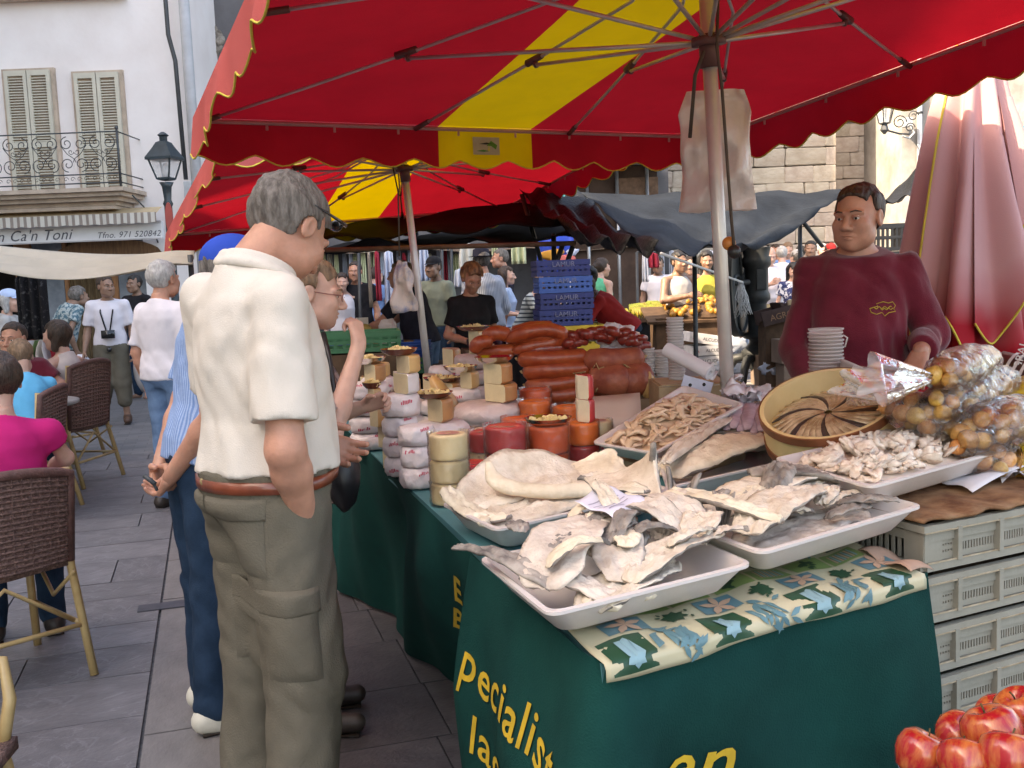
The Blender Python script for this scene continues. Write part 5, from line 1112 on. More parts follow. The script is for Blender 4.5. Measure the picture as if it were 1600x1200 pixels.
# tray C
qC = para(T(1046, 760, .875), T(1240, 716, .875), T(1026, 700, .875)); tC, fC, uC = tray('white tray of plump golden cod fillets in the middle', qC, .075)
PC_ = lambda u, v, w: quadpt(qC, u, v) + V((0, 0, w))
cod('salt_cod', 'plump smooth cod fillet filling the near side of the middle tray', PC_(.02, .35, -.02), PC_(1.0, .40, .02), .22, .035, arch=.03, tail=False, m=flesh, seed=51)
cod('salt_cod', 'long narrow cod strip lying diagonally over the middle tray', PC_(.0, .28, .03), PC_(.85, 1.05, .06), .07, .022, arch=.02, tail=False, m=salt, seed=52)
cod('salt_cod', 'flat cod fillet at the back of the middle tray', PC_(.2, .85, .0), PC_(1.15, .75, .04), .18, .02, arch=.02, tail=False, m=flesh, seed=53)
# tray F, tilted, with strips
qF = [P(930, 690, 3.45), P(1022, 706, 3.2), P(1158, 631, 3.62), P(1068, 604, 3.9)]; tF, fF, uF = tray('tilted white tray of shredded cod strips in front of the pole', [qF[0], qF[1], qF[2], qF[3]], .07)
def strip_mesh(i, L=.09, w=.018, m=flesh):
    mb = MB(); r = random.Random(i); k1, k2 = r.uniform(-.03, .03), r.uniform(.0, .02)
    pts = [(L * (t - .5), k1 * math.sin(t * 3.1), k2 * math.sin(t * 3.1) + .003 * math.sin(t * 9 + i)) for t in [j / 6 for j in range(7)]]
    mb.tube(pts, [w * .3, w * .5, w * .62, w * .6, w * .5, w * .42, w * .15], 6, flat=.45); return mb.mesh('cod_strip', m)
gold = mat('cod_gold', (.56, .36, .21), .7, col2=(.78, .60, .44), scale=18, bump=.6, bscale=60, lo=.3, hi=.7, bdist=.005)
sms = [strip_mesh(i, .085, .024, gold) for i in range(6)]
bulk = MB(); bulk.grid(lambda u, v: fF(u, v, .028 + .05 * math.sin(3.14 * u) * math.sin(3.14 * v) + .004 * mnoise.noise(V((u * 12, v * 14, 1)))), 26, 26); o = bulk.build('shredded_cod', gold, None, auto=None); tag(o, 'bed of shredded golden cod filling the tilted tray', 'shredded cod', kind='stuff')
_d = qF[2] - qF[1]; fa = math.atan2(_d.y, _d.x)
tiltm = uF.to_track_quat('Z', 'Y')
for i in range(130):
    u, v = rnd(.03, .97), rnd(.03, .97); p = fF(u, v, .036 + .052 * math.sin(3.14 * u) * math.sin(3.14 * v) + rnd(0, .012))
    o = share('cod_strip', sms[i % 6], p, (rnd(-.35, .35), rnd(-.35, .35), fa + rnd(-1.1, 1.1)), (rnd(.7, 1.15),) * 3); tag(o, 'pale golden strip of shredded cod in the tilted tray', 'cod strip', 'shredded cod strips in the tilted tray')
# support under tray F
mb = MB(); cF = sum((q for q in qF), V()) / 4; mb.box((cF.x, cF.y, (cF.z - .09 + TZ) / 2 - .02), (.35, .4, cF.z - .13 - TZ), rot=fa); o = mb.build('wooden_box', mat('pale_wood', (.45, .33, .2), .8, .2), None, False); tag(o, 'pale wooden box propping up the tilted cod tray', 'box')
# tray E upper right, chunks
qE = para(T(1360, 758, .968), T(1572, 699, .968), T(1216, 716, .968)); tE, fE, uE = tray('white tray of crumbled white cod resting on the crate stack', qE, .068)
def chunk(i):
    mb = MB(); r = random.Random(i + 50); mb.ball((0, 0, 0), (.5 * r.uniform(.7, 1.2), .34 * r.uniform(.7, 1.2), .17), 9, 6, noise_=1.0, seed=i * 3.3); return mb.mesh('cod_chunk', flesh)
chs = [chunk(i) for i in range(8)]
whitef = mat('cod_white', (.66, .50, .38), .8, col2=(.88, .78, .68), scale=3, bump=.35, bscale=7, lo=.3, hi=.65, bdist=.006)
for me in chs: me.materials.clear(); me.materials.append(whitef)
bulk = MB(); bulk.grid(lambda u, v: fE(u, v, .030 + .045 * max(0, math.sin(3.14 * u)) ** .6 * max(0, math.sin(3.14 * v)) ** .6), 22, 18); o = bulk.build('crumbled_cod', whitef, None, auto=None); tag(o, 'bed of crumbled white cod filling the upper right tray', 'crumbled cod', kind='stuff')
for i in range(170):
    u, v = rnd(.04, .96), rnd(.05, .95); hgt = .040 + .055 * math.sin(3.14 * u) ** .6 * math.sin(3.14 * v) ** .6 + rnd(0, .012); sc_ = rnd(.034, .066)
    o = share('cod_chunk', chs[i % 8], fE(u, v, hgt), (rnd(-.8, .8), rnd(-.8, .8), rnd(0, 6)), (sc_, sc_, sc_ * rnd(.7, 1.2))); tag(o, 'small ragged flake of white cod in the upper right tray', 'cod flake', 'cod flakes in the upper right tray')
for i, (u, v, s_) in enumerate(((.18, .30, .11), (.10, .62, .10), (.30, .2, .09))):
    o = share('cod_chunk', chs[i + 2], fE(u, v, .07), (rnd(-.4, .4), rnd(-.3, .3), rnd(0, 6)), (s_, s_, s_ * .8)); tag(o, ['large chunky cod flake at the near left corner of the upper tray', 'large cod flake curling by the left rim of the upper tray', 'big bright cod flake at the near rim of the upper tray'][i], 'cod flake')
cod('salt_cod', 'thin white cod skin pointing left out of the upper right tray', fE(.30, .12, .03), fE(.0, .55, .05), .05, .01, tail=False, m=whitef, seed=61)
PE = lambda u, v, w: quadpt(qE, u, v) + V((0, 0, w))
slip('mauve printed slip lying on the far right corner of the upper tray', [PE(.72, .55, .012), PE(1.0, .42, .022), PE(1.03, .86, .02), PE(.80, .95, .015)], .003, mat('mauve_paper', (.62, .52, .60), .7, .06))
slip('loose white wrapping paper hanging over the crate edge below the upper tray', [PE(.62, -.12, -.075), PE(1.6, -.12, -.03), PE(1.65, .35, -.03), PE(.62, .3, -.07)], .006, mat('wrap_paper', (.70, .67, .70), .7, .05), 'wrapping_paper', 'paper', False)
for i in range(4):
    c = PE(1.05 + .13 * i, -.1 - .05 * (i % 2), -.055); mb = MB(); s1 = rnd(0, 9)
    mb.grid(lambda u, v: c + V(((u - .5) * .16, (v - .5) * .1, .02 * mnoise.noise(V((u * 4 + s1, v * 4, 0))) + .03 * (1 - v) * math.sin(u * 6 + s1) - .03 * (1 - v))), 12, 10); o = mb.build('crumpled_paper', mat('wrap_paper', (.70, .67, .70), .7), None, auto=None); tag(o, 'crumpled white paper edge poking out above the plastic crates', 'paper', 'crumpled paper above the crates')
# tray G: metal tray of mauve fish
qG = [P(1108, 668, 3.75), P(1206, 690, 3.6), P(1215, 640, 4.1), P(1120, 622, 4.25)]
for q in qG: q.z = .93
qG = [T(1112, 672, .93), T(1212, 682, .93), T(1205, 640, .93), T(1118, 622, .93)]
tray('grey metal tray of mauve pressed fish behind the tilted tray', qG, .07, m=mat('zinc_tray', (.42, .40, .37), .4, .2, 5, metal=.6))
pf = mat('pressed_fish', (.42, .30, .34), .55, col2=(.60, .47, .52), scale=12, bump=.4)
for i in range(9):
    a = quadpt(qG, .02 + .11 * i, .05) + V((0, 0, .0 + .01 * (i % 2))); b = quadpt(qG, .12 + .11 * i, .98) + V((0, 0, .02)); mb = MB(); mb.tube([a, a.lerp(b, .3) + V((0, 0, .012)), a.lerp(b, .7) + V((0, 0, .012)), b], [.012, .03, .024, .006], 8, flat=.35, flatdir=(0, 0, 1)); o = mb.build('pressed_fish', pf, None); tag(o, 'flat mauve pressed fish lying in the grey metal tray', 'fish', 'mauve pressed fish in the metal tray')
# round wooden box of pressed herrings
wood = mat('herring_box_wood', (.66, .46, .20), .55, col2=(.78, .60, .33), scale=3, bump=.15, bscale=20, lo=.3, hi=.7); hoop = mat('hoop_wood', (.22, .075, .03), .5, .25, 6, .2)
cB = P(1291, 628, 2.95); nB = V((-.26, -.34, .90)).normalized(); rB_ = nB.to_track_quat('Z', 'Y').to_matrix()
BX = thing('herring_box', 'tilted round wooden box of pressed sardines with a paper label', 'wooden box', (cB.x, cB.y, TZ)); R0 = .195
mb = MB(); mb.lathe([(R0 - .012, -.001), (R0, 0), (R0, -.125), (R0 - .012, -.125), (R0 - .012, -.075), (.001, -.074)], cB, 56, rB_, cap=False); mb.lathe([(.001, -.124), (R0, -.1245)], cB, 56, rB_, cap=False); mb.lathe([(R0 - .012, -.001), (R0 - .013, -.076)], cB, 56, rB_, cap=False); mb.build('box_wall', wood, BX, auto=30)
for z in (-.012, -.105): mb = MB(); mb.lathe([(R0 + .001, z + .013), (R0 + .005, z + .012), (R0 + .005, z - .013), (R0 + .001, z - .013)], cB, 56, rB_, cap=False); mb.build('hoop', hoop, BX, auto=30)
fishm = mat('pressed_sardine', (.34, .21, .11), .3, col2=(.70, .55, .36), scale=20, bump=.3, lo=.35, hi=.6, metal=.25, stretch=(1, 1, 1)); fishd = mat('sardine_back', (.07, .05, .045), .3, .3, 20, .3, metal=.2)
for i in range(34):
    t = i / 34 * 6.283; r0, r1 = .012, R0 - .022
    pts = []; 
    for j in range(7):
        s_ = j / 6; r = r0 + (r1 - r0) * s_; a = t + .55 * s_; pts.append(cB + rB_ @ V((r * math.cos(a), r * math.sin(a), -.066 + .030 * (1 - s_) + .008 * math.sin(3.1 * s_))))
    mb = MB(); mb.tube(pts, [.003, .006, .009, .0115, .0115, .009, .004], 8, flat=.5, flatdir=nB); o = mb.build('pressed_sardine', fishd if i % 5 == 0 else fishm, None); tag(o, 'golden pressed sardine fanned out in the round wooden box' if i % 5 else 'dark backed pressed sardine fanned out in the round wooden box', 'sardine', 'pressed sardines in the round box')
# label on the box
def onbox(a, z, off=.006): return cB + rB_ @ V(((R0 + off) * math.cos(a), (R0 + off) * math.sin(a), z))
dcam = rB_.transposed() @ (V((-.05, -1, 0))); a0 = math.atan2(dcam.y, dcam.x) + .12
mb = MB(); mb.grid(lambda u, v: onbox(a0 - .26 + .52 * u, -.035 - .085 * v, .0065), 12, 2); lab = mb.build('paper_label', mat('label_paper', (.74, .64, .58), .7, .05, 6, .05), BX, auto=None)
def boxtext(s, size, du_, z, bold=0.0):
    me = text_mesh(s, size, bold=bold); 
    for v in me.vertices: v.co = onbox(a0 + du_ + v.co.x / R0, z + v.co.y, .0075)
    me.materials.clear(); me.materials.append(mat('label_ink', (.10, .06, .06), .7, bump=0)); o = bpy.data.objects.new('lettering', me); COL.objects.link(o); fin(o, lab, False, None); o.location = (0, 0, 0)
boxtext('PESASUR', .021, .0, -.105, .0006)
mb = MB()
for k in range(6): z = -.045 - k * .0075; mb.add([onbox(a0 - .2 + .4 * i / 8 * (.9 if k % 2 else 1), z + dz, .0075) for dz in (0, .0028) for i in range(9)], [(i, i + 1, i + 10, i + 9) for i in range(8)])
mb.build('printed_line', mat('label_ink', (.10, .06, .06)), lab, False).location = (0, 0, 0)
# block under the box
q = cB - V((0, 0, .23)); mb = MB(); mb.box((q.x + .05, q.y + .05, (TZ + cB.z - .20) / 2), (.26, .22, cB.z - .20 - TZ), rot=.4); o = mb.build('wooden_block', mat('pale_wood', (.45, .33, .2), .8), None, False); tag(o, 'wooden block tucked under the round sardine box', 'wooden block')
# ------------------------------------------------------------------ bread crates on the right
crm = mat('crate_plastic', (.24, .23, .185), .55, col2=(.34, .325, .275), scale=3, bump=.25, bscale=25, lo=.3, hi=.7); dirt = mat('crate_grime', (.30, .23, .15), .8, col2=(.45, .38, .28), scale=20)
cp = T(1443, 815, .88); crd = V((math.cos(.44), math.sin(.44), 0)); crn = V((-crd.y, crd.x, 0)); LW_, DP_, HC = .62, .40, .1215
def crate_mesh():
    body = MB(); g_ = MB()
    def F(u, v, z): return V((u, v, z))
    h = HC - .012; t = .004
    # base, rims, corner posts, ribs, slotted panels (front and left and back/right plain)
    body.box((LW_ / 2, DP_ / 2, .008), (LW_ - .02, DP_ - .02, .008))
    for v in (0, DP_): body.box((LW_ / 2, v, h - .006), (LW_ + .02, .018, .016)); body.box((LW_ / 2, v, .010), (LW_ - .01, .012, .018)); body.box((LW_ / 2, v + (.004 if v == 0 else -.004), h - .030), (LW_, .008, .022))
    for u in (0, LW_): body.box((u, DP_ / 2, h - .006), (.018, DP_ + .02, .016)); body.box((u, DP_ / 2, .010), (.012, DP_ - .01, .018)); body.box((u + (.004 if u == 0 else -.004), DP_ / 2, h - .030), (.008, DP_, .022))
    for u in (.03, LW_ - .03): body.box((u, .006, h / 2), (.062, .010, h - .02))
    for v in (.03, DP_ - .03): body.box((.006, v, h / 2), (.010, .062, h - .02)); body.box((LW_ - .006, v, h / 2), (.010, .062, h - .02))
    for u in (.105, .245, .375, .515): body.box((u, -.002, h / 2 + .004), (.014, .020, h - .03))
    def slots(u0, u1, z0, z1, n, rows=1):
        step = (u1 - u0) / n
        for i in range(n + 1): body.box((u0 + i * step, .007, (z0 + z1) / 2), (step * .45, .004, z1 - z0))
        for zz in ([z0, z1] if rows == 1 else [z0, (z0 + z1) / 2, z1]): body.box(((u0 + u1) / 2, .007, zz), (u1 - u0 + step, .0042, .010))
    for u0, u1, n in ((.062, .098, 4), (.262, .358, 11), (.522, .556, 4)): slots(u0, u1, .032, h - .045, n, 2 if n < 6 else 1)
    for u0, u1 in ((.112, .238), (.382, .508)): slots(u0 + .006, u1 - .006, .03, h - .05, 12)
    for z, z2 in ((.022, .030),): body.box((LW_ / 2, .007, .026), (LW_ - .03, .0045, .012))
    body.box((LW_ / 2, .007, h - .045), (LW_ - .03, .0045, .012))
    for i in range(16): body.box((.007, .06 + i * .02, h / 2), (.004, .009, h - .04))
    body.box((LW_ / 2, DP_ - .006, h / 2), (LW_ - .06, .004, h - .03)); body.box((LW_ - .007, DP_ / 2, h / 2), (.004, DP_ - .06, h - .03))
    g_.box((LW_ / 2, -.0068, .0212), (LW_ - .01, .002, .004)); g_.box((LW_ / 2, -.0098, h - .0145), (LW_ + .01, .002, .003))
    return body.mesh('crate_body', crm, False), g_.mesh('grime_line', dirt, False)
cme, gme = crate_mesh()
ords = ['top', 'second', 'third', 'fourth', 'fifth', 'sixth', 'lowest']
for i in range(7):
    z = .88 - HC - i * (HC + .0042); 
    r_ = thing('plastic_crate', '%s grey white slotted bread crate in the stack beside the table' % ords[i], 'crate', tuple(cp.xy) + (z,), 'grey white bread crates stacked by the table', rz=.44 + rnd(-.01, .01))
    r_.location = (cp.x + rnd(-.004, .004), cp.y + rnd(-.004, .004), z); r_['_w'] = (0, 0, 0)
    share('crate_body', cme, (0, 0, 0), parent=r_); share('grime_line', gme, (0, 0, 0), parent=r_)
mb = MB(); c = cp + crd * .27 + crn * .2; 
mb.grid(lambda u, v: cp + crd * (-.015 + .62 * u) + crn * (-.015 + .44 * v + .006 * math.sin(u * 40) * (1 - v)) + V((0, 0, .003 + .004 * math.sin(u * 23) * (1 - v))), 40, 8); o = mb.build('board', mat('rusty_board', (.14, .06, .03), .8, col2=(.34, .19, .10), scale=12, bump=.7, lo=.35, hi=.65), None, auto=None, solid=.008); tag(o, 'rough brown fibre board lying on top of the crate stack', 'board')
# ------------------------------------------------------------------ bags of onions
onion = rand_tint(mat('onion_skin', (.52, .24, .05), .35, col2=(.74, .42, .12), scale=9, bump=.15, bscale=60, lo=.3, hi=.7, coat=.3), .15, .02)
onm = []
for i in range(4):
    mb = MB(); mb.lathe([(.001, -.40), (.16, -.385), (.36, -.25), (.47, -.02), (.44, .18), (.28, .34), (.12, .41), (.05, .46), (.03, .56)], (0, 0, 0), 12, jit=.02); onm.append(mb.mesh('onion', onion))
filmb = film('bag_film', (.95, .92, .9), .05, .05, .8)
def capsule_bag(label, a, b, r, n, neck=None, seed=0, fl=.85):
    d = b - a; L = d.length; t_ = d.normalized(); s_ = V((0, 0, 1)).cross(t_).normalized(); n_ = t_.cross(s_); rr = random.Random(seed); placed = []; tries = 0
    while len(placed) < n and tries < 9000:
        tries += 1; u = rr.uniform(.06, .94); ang = rr.uniform(0, 6.283); rad = (rr.random() ** .35) * (r - .028) * math.sin(math.pi * min(max(u, .12), .88)) ** .4
        p = a + t_ * (u * L) + s_ * (rad * math.cos(ang)) + n_ * (rad * math.sin(ang) * fl)
        if all((p - q).length > .040 for q in placed):
            placed.append(p); z_ = rr.uniform(.046, .062)
            o = share('onion', onm[len(placed) % 4], p, (rr.uniform(0, 6), rr.uniform(0, 6), rr.uniform(0, 6)), (z_, z_, z_ * rr.uniform(.85, 1.1))); tag(o, 'small golden onion packed inside a clear plastic bag', 'onion', 'onions packed in clear bags')
    def fn(u, v):
        ang = u * 6.283; w_ = math.sin(math.pi * (.06 + .88 * v)) ** .42; q = 1 + .07 * mnoise.noise(V((math.cos(ang) * 3, math.sin(ang) * 3, v * 9 + seed))) + .035 * math.sin(ang * 9 + v * 11)
        return a + t_ * (v * L) + s_ * ((r + .006) * w_ * q * math.cos(ang)) + n_ * ((r + .006) * fl * w_ * q * math.sin(ang))
    mb = MB(); mb.grid(fn, 41, 26); o = mb.build('onion_bag', filmb, None, auto=None); tag(o, label, 'plastic bag', 'clear bags of onions')
    if neck is not None:
        e = neck - a; sn = e.normalized(); c1_ = sn.cross(V((0, 0, 1))).normalized(); c2_ = c1_.cross(sn)
        mb = MB(); mb.grid(lambda u, v: a + e * (.1 + v) * .9 + (c1_ * math.cos(u * 6.283) * (.012 + .085 * v) + c2_ * math.sin(u * 6.283) * (.012 + .045 * v)) * (1 + .3 * math.sin(u * 6.283 * 6)), 50, 8); q = mb.build('bag_neck', film('bag_film_neck', (.95, .9, .9), .30), o, auto=None); q.location = -V(o['_w'])
O0 = P(1470, 640, 2.72)
capsule_bag('topmost clear bag of golden onions with tied fluttering neck', P(1462, 590, 2.66), P(1545, 560, 2.95), .068, 24, P(1370, 592, 2.62), 1)
capsule_bag('second clear bag of onions lying under the tied one', P(1452, 640, 2.66), P(1575, 590, 2.95), .072, 24, None, 2)
capsule_bag('lower left clear bag of onions behind the upper cod tray', P(1385, 628, 2.80), P(1500, 676, 2.68), .068, 22, P(1350, 600, 2.9), 3)
capsule_bag('lower right clear bag of onions at the edge of the frame', P(1490, 690, 2.60), P(1625, 640, 2.75), .078, 24, None, 4)
capsule_bag('bottom bag of onions under the others beside the tray corner', P(1400, 690, 2.85), P(1590, 722, 2.62), .08, 26, None, 5)
yb_ = mat('yellow_net', (.55, .36, .02), .5, col2=(.30, .14, .02), scale=20, bump=.7)
mb = MB(); mb.tube([P(1520, 655, 2.95), P(1570, 640, 2.95), P(1640, 615, 2.95)], [.07, .10, .09], 16, flat=.8); o = mb.build('net_sack', yb_, None); tag(o, 'yellow net sack of onions behind the clear bags', 'sack')
mb = MB(); mb.tube([P(1530, 745, 2.75), P(1590, 725, 2.75), P(1660, 700, 2.8)], [.06, .09, .09], 16, flat=.8); o = mb.build('net_sack', yb_, None); tag(o, 'yellow net sack half hidden under the lower onion bags', 'sack')
# support for the onion heap: crate behind tray E
mb = MB(); c = P(1530, 745, 2.85); mb.box((c.x, c.y + .08, (c.z + 0) / 2 - .02), (.75, .42, c.z - .04), rot=.45); o = mb.build('wooden_crate', mat('dark_crate', (.10, .07, .05), .8), None, False); tag(o, 'dark wooden case carrying the heap of onion bags', 'crate')
sk = thing('printed_sack', 'dark brown printed sack with white stripes lying behind the onion bags', 'sack', tuple(P(1590, 600, 3.1))); a, b = P(1540, 578, 3.15), P(1660, 612, 3.0)
mb = MB(); mb.tube([a, a.lerp(b, .15), a.lerp(b, .8), b], [.04, .09, .1, .08], 18, flat=.8); mb.build('sack_body', mat('brown_sack', (.06, .025, .022), .3, .3, 5, .4), sk)
dd = (b - a).normalized()
for i, f_ in enumerate((.32, .42, .52)): p = a.lerp(b, f_); mb = MB(); mb.tube([p, p + dd * .009], .104 - .006 * (f_ < .4), 18, flat=.8, cap=False); mb.build('stripe', mat('sack_white', (.5, .45, .42), .4), sk)
flat_text('INTEGRAL', .036, a.lerp(b, .22) + V((0, -.093, .03)), V((.25, 0, .95)), V((-.95, 0, .25)), mat('sack_white', (.5, .45, .42)), sk)
# ------------------------------------------------------------------ apples, bottom right
ap = mat('apple_skin', (.36, .010, .016), .25, col2=(.60, .22, .05), scale=1.6, bump=.03, lo=.42, hi=.75, coat=.5, stretch=(3, 3, .6), detail=10)
apm = []; stem = mat('apple_stem', (.10, .07, .03), .8)
for i in range(3):
    mb = MB(); mb.lathe([(.001, -.40), (.10, -.42), (.22, -.40), (.38, -.26), (.475, -.02), (.49, .14), (.43, .32), (.28, .42), (.15, .40), (.07, .33), (.001, .26)], (0, 0, 0), 32, jit=.0)
    mb.v = [(x * (1 + .04 * mnoise.noise(V((x, y, z + i)))), y, z * (1 + .04 * math.sin(i + 3 * x))) for x, y, z in mb.v]; apm.append(mb.mesh('apple', ap))
mb = MB(); mb.tube([(0, 0, .28), (.02, 0, .42), (.05, .01, .52)], .018, 5); stm = mb.mesh('stem', stem)
apl = ['bright red apple at the left end of the apple heap', 'red and yellow apple behind the leftmost one', 'largest streaked apple in the middle of the heap', 'dark red apple wedged behind the streaked one', 'red apple at the top right of the heap', 'glossy red apple in front at the lower right', 'half hidden apple at the bottom of the heap', 'red apple cut off by the right edge of the picture', 'apple peeking out low on the right side']
for i, (px, py, D, d) in enumerate(((1440, 1182, 1.42, .082), (1498, 1152, 1.50, .078), (1552, 1148, 1.42, .090), (1562, 1125, 1.58, .08), (1598, 1115, 1.52, .084), (1578, 1190, 1.34, .088), (1508, 1196, 1.36, .08), (1650, 1150, 1.45, .085), (1630, 1195, 1.35, .085))):
    p = P(px, py, D); o = share('apple', apm[i % 3], p, (rnd(-.6, .6), rnd(-.6, .6), rnd(0, 6)), (d, d, d)); tag(o, apl[i], 'apple', 'apples heaped in the corner'); s_ = share('stem', stm, (0, 0, 0)); s_.parent = o
mb = MB(); c = P(1590, 1290, 1.40); mb.box((c.x + .08, c.y + .06, c.z - .03), (.50, .30, .02), rot=.1); 
o = mb.build('fruit_crate', mat('blue_plastic_pale', (.25, .38, .55), .4), None, False); tag(o, 'pale blue plastic crate under the apples', 'crate')
mb = MB(); mb.box((c.x + .08, c.y + .06, (c.z - .05) / 2), (.45, .28, c.z - .05), rot=.1); o = mb.build('wooden_stand', mat('pale_wood', (.45, .33, .2)), None, False); tag(o, 'wooden stand carrying the crate of apples', 'stand')
# ------------------------------------------------------------------ cheeses
wrapm = rand_tint(mat('cheese_paper', (.72, .63, .62), .5, .05, 5, .8, 16, bdist=.02, sss=.05), .06, .01); redp = mat('red_print', (.55, .05, .10), .5, bump=0)
brownw = mat('brown_wrap', (.50, .36, .34), .35, col2=(.62, .50, .48), scale=4, bump=.9, bscale=14, bdist=.02)
creamr = mat('cream_rind', (.78, .60, .34), .5, .10, 5, .3, 40); redw = mat('red_wax', (.50, .045, .045), .25, .2, 5, .3, 14); orw = mat('orange_wax', (.80, .17, .02), .25, .2, 5, .3, 14); oredw = mat('orange_red_wax', (.68, .10, .022), .25, .2, 6, .4, 16)
paste = mat('cheese_paste', (.66, .54, .33), .5, .06, 16, .25, 60); paste2 = mat('pale_paste', (.72, .62, .45), .5, .06, 16, .25, 60); rind = mat('tan_rind', (.42, .19, .07), .4, .25, 7, .3, coat=.3); rind2 = mat('golden_rind', (.58, .34, .13), .4, .15, 5, .2, coat=.3)
terra = mat('terracotta', (.15, .038, .022), .25, .2, 6, .1, coat=.5); steelb = mat('bowl_steel', (.62, .60, .58), .18, .1, 8, .05, metal=1.0); cubem = mat('cheese_cube', (.70, .52, .24), .5, .12, 30, .1)
film2 = film('cheese_film', (.9, .85, .85), .02, .06, .8, .8)
ORD = ['lowest', 'second', 'third', 'fourth', 'fifth', 'sixth', 'seventh', 'eighth', 'ninth', 'tenth']
def cheese_wheel(c, r, h, kind, label, rz=0):
    sd_ = rnd(0, 50)
    if kind in ('wrap', 'brown'):
        m_ = wrapm if kind == 'wrap' else brownw; mb = MB()
        def fn(u, v):
            a = u * 6.283; pr_ = [(.02, .02), (.55, 0), (.88, .04), (1.0, .25), (1.02, .5), (1.0, .76), (.86, .97), (.5, 1.02), (.02, 1.0)]; i = v * 8; k = min(int(i), 7); t = i - k; rr = pr_[k][0] * (1 - t) + pr_[k + 1][0] * t; zz = pr_[k][1] * (1 - t) + pr_[k + 1][1] * t
            q = 1 + .13 * mnoise.noise(V((math.cos(a) * 2.2 + sd_, math.sin(a) * 2.2, v * 3))) + .06 * mnoise.noise(V((math.cos(a) * 7, math.sin(a) * 7 + sd_, v * 6)))
            return V(c) + V((rr * r * q * math.cos(a), rr * r * q * math.sin(a), zz * h * .97 + .004 * mnoise.noise(V((rr * 5 * math.cos(a), rr * 5 * math.sin(a), sd_)))))
        mb.grid(fn, 33, 17)
        o = mb.build('wrapped_cheese', m_, None, auto=None); tag(o, label, 'cheese', 'paper wrapped cheeses' if kind == 'wrap' else 'cheeses in brown wrap')
        if kind == 'wrap':
            mb = MB(); a0 = -1.57 + rnd(-.9, .7); z_ = rnd(.3, .75)
            for q in range(7):
                aa = a0 + q * .085; hh = rnd(.05, .13); mb.grid(lambda u, v: (lambda p: p + (p - V(c) - V((0, 0, h * .5))).normalized() * .0018)(fn((aa + .055 * u) / 6.283 % 1.0, z_ + hh * v * .8 + .006 * q)), 3, 3)
            mb.build('red_print', redp, o, auto=None)
        else:
            mb = MB(); mb.grid(lambda u, v: V(c) + V((r * (.9 + .35 * v) * math.cos(-.4 + u * .8), r * (.9 + .35 * v) * math.sin(-.4 + u * .8), h * (.85 + .15 * math.sin(u * 9)) - .02 * v)), 10, 5); mb.build('wrap_tail', m_, o, auto=None)
        return o
    m_ = dict(cream=creamr, red=redw, orange=orw, ored=oredw)[kind]; mb = MB(); n = 36
    prof = [(.02, .0), (.75, 0), (.93, .04), (.985, .12)] + [(.99 - .035 * (k % 2) * (1 if kind == 'cream' else .5), .12 + .76 * k / 8) for k in range(1, 9)] + [(.93, .96), (.8, 1), (.72, .985), (.02, .985)]
    mb.lathe([(a * r, b * h * .985) for a, b in prof], c, n, jit=.004); o = mb.build({'cream': 'cream_cheese_wheel', 'red': 'red_cheese_wheel', 'orange': 'orange_cheese_wheel', 'ored': 'orange_cheese_wheel'}[kind], m_, None, auto=60); tag(o, label, 'cheese', 'small film wrapped cheese wheels')
    if kind == 'cream': mb = MB(); mb.lathe([(.01, h * .995), (r * .6, h * .995)], c, 24, cap=False); mb.build('paper_disc', mat('pink_disc', (.55, .25, .20), .5, .1), o, False)
    mb = MB(); mb.grid(lambda u, v: V(c) + V(((r + .003 + .006 * abs(mnoise.noise(V((u * 20, v * 6, sd_))))) * math.cos(u * 6.283), (r + .003 + .006 * abs(mnoise.noise(V((u * 20, v * 6, sd_))))) * math.sin(u * 6.283), -.001 + (h + .006) * v)), 33, 8); mb.build('film_wrap', film2, o, auto=None)
    return o
def half_cheese(c, r, h, ang, label, m1=paste, m2=rind, frac=.5, name='cheese_half'):
    mb = MB(); n = 18; a0 = ang; span = frac * 6.283; prof = [(.9, 0), (1, .12), (1, .88), (.93, 1)]
    vs = [V((0, 0, 0)), V((0, 0, h))]; 
    for pr_ in prof:
        for k in range(n): t = a0 + span * k / (n - 1); vs.append(V((pr_[0] * r * math.cos(t), pr_[0] * r * math.sin(t), pr_[1] * h * .985)))
    fs = []; mi = []
    for j in range(3):
        for k in range(n - 1): fs.append((2 + j * n + k, 2 + j * n + k + 1, 2 + (j + 1) * n + k + 1, 2 + (j + 1) * n + k)); mi.append(1)
    for k in range(n - 1): fs.append((1, 2 + 3 * n + k, 2 + 3 * n + k + 1)); mi.append(1); fs.append((0, 2 + k + 1, 2 + k)); mi.append(1)
    fs.append((0, 2, 2 + n, 2 + 2 * n, 2 + 3 * n, 1)); mi.append(0); e = n - 1; fs.append((1, 2 + 3 * n + e, 2 + 2 * n + e, 2 + n + e, 2 + e, 0)); mi.append(0)
    if frac == .5:
        pass
    mb.v = [tuple(v + V(c)) for v in vs]; mb.f = fs; mb.mi = mi; o = mb.build(name, [m1, m2], None, auto=35, bevel=.002); tag(o, label, 'cheese', 'cut cheeses'); return o
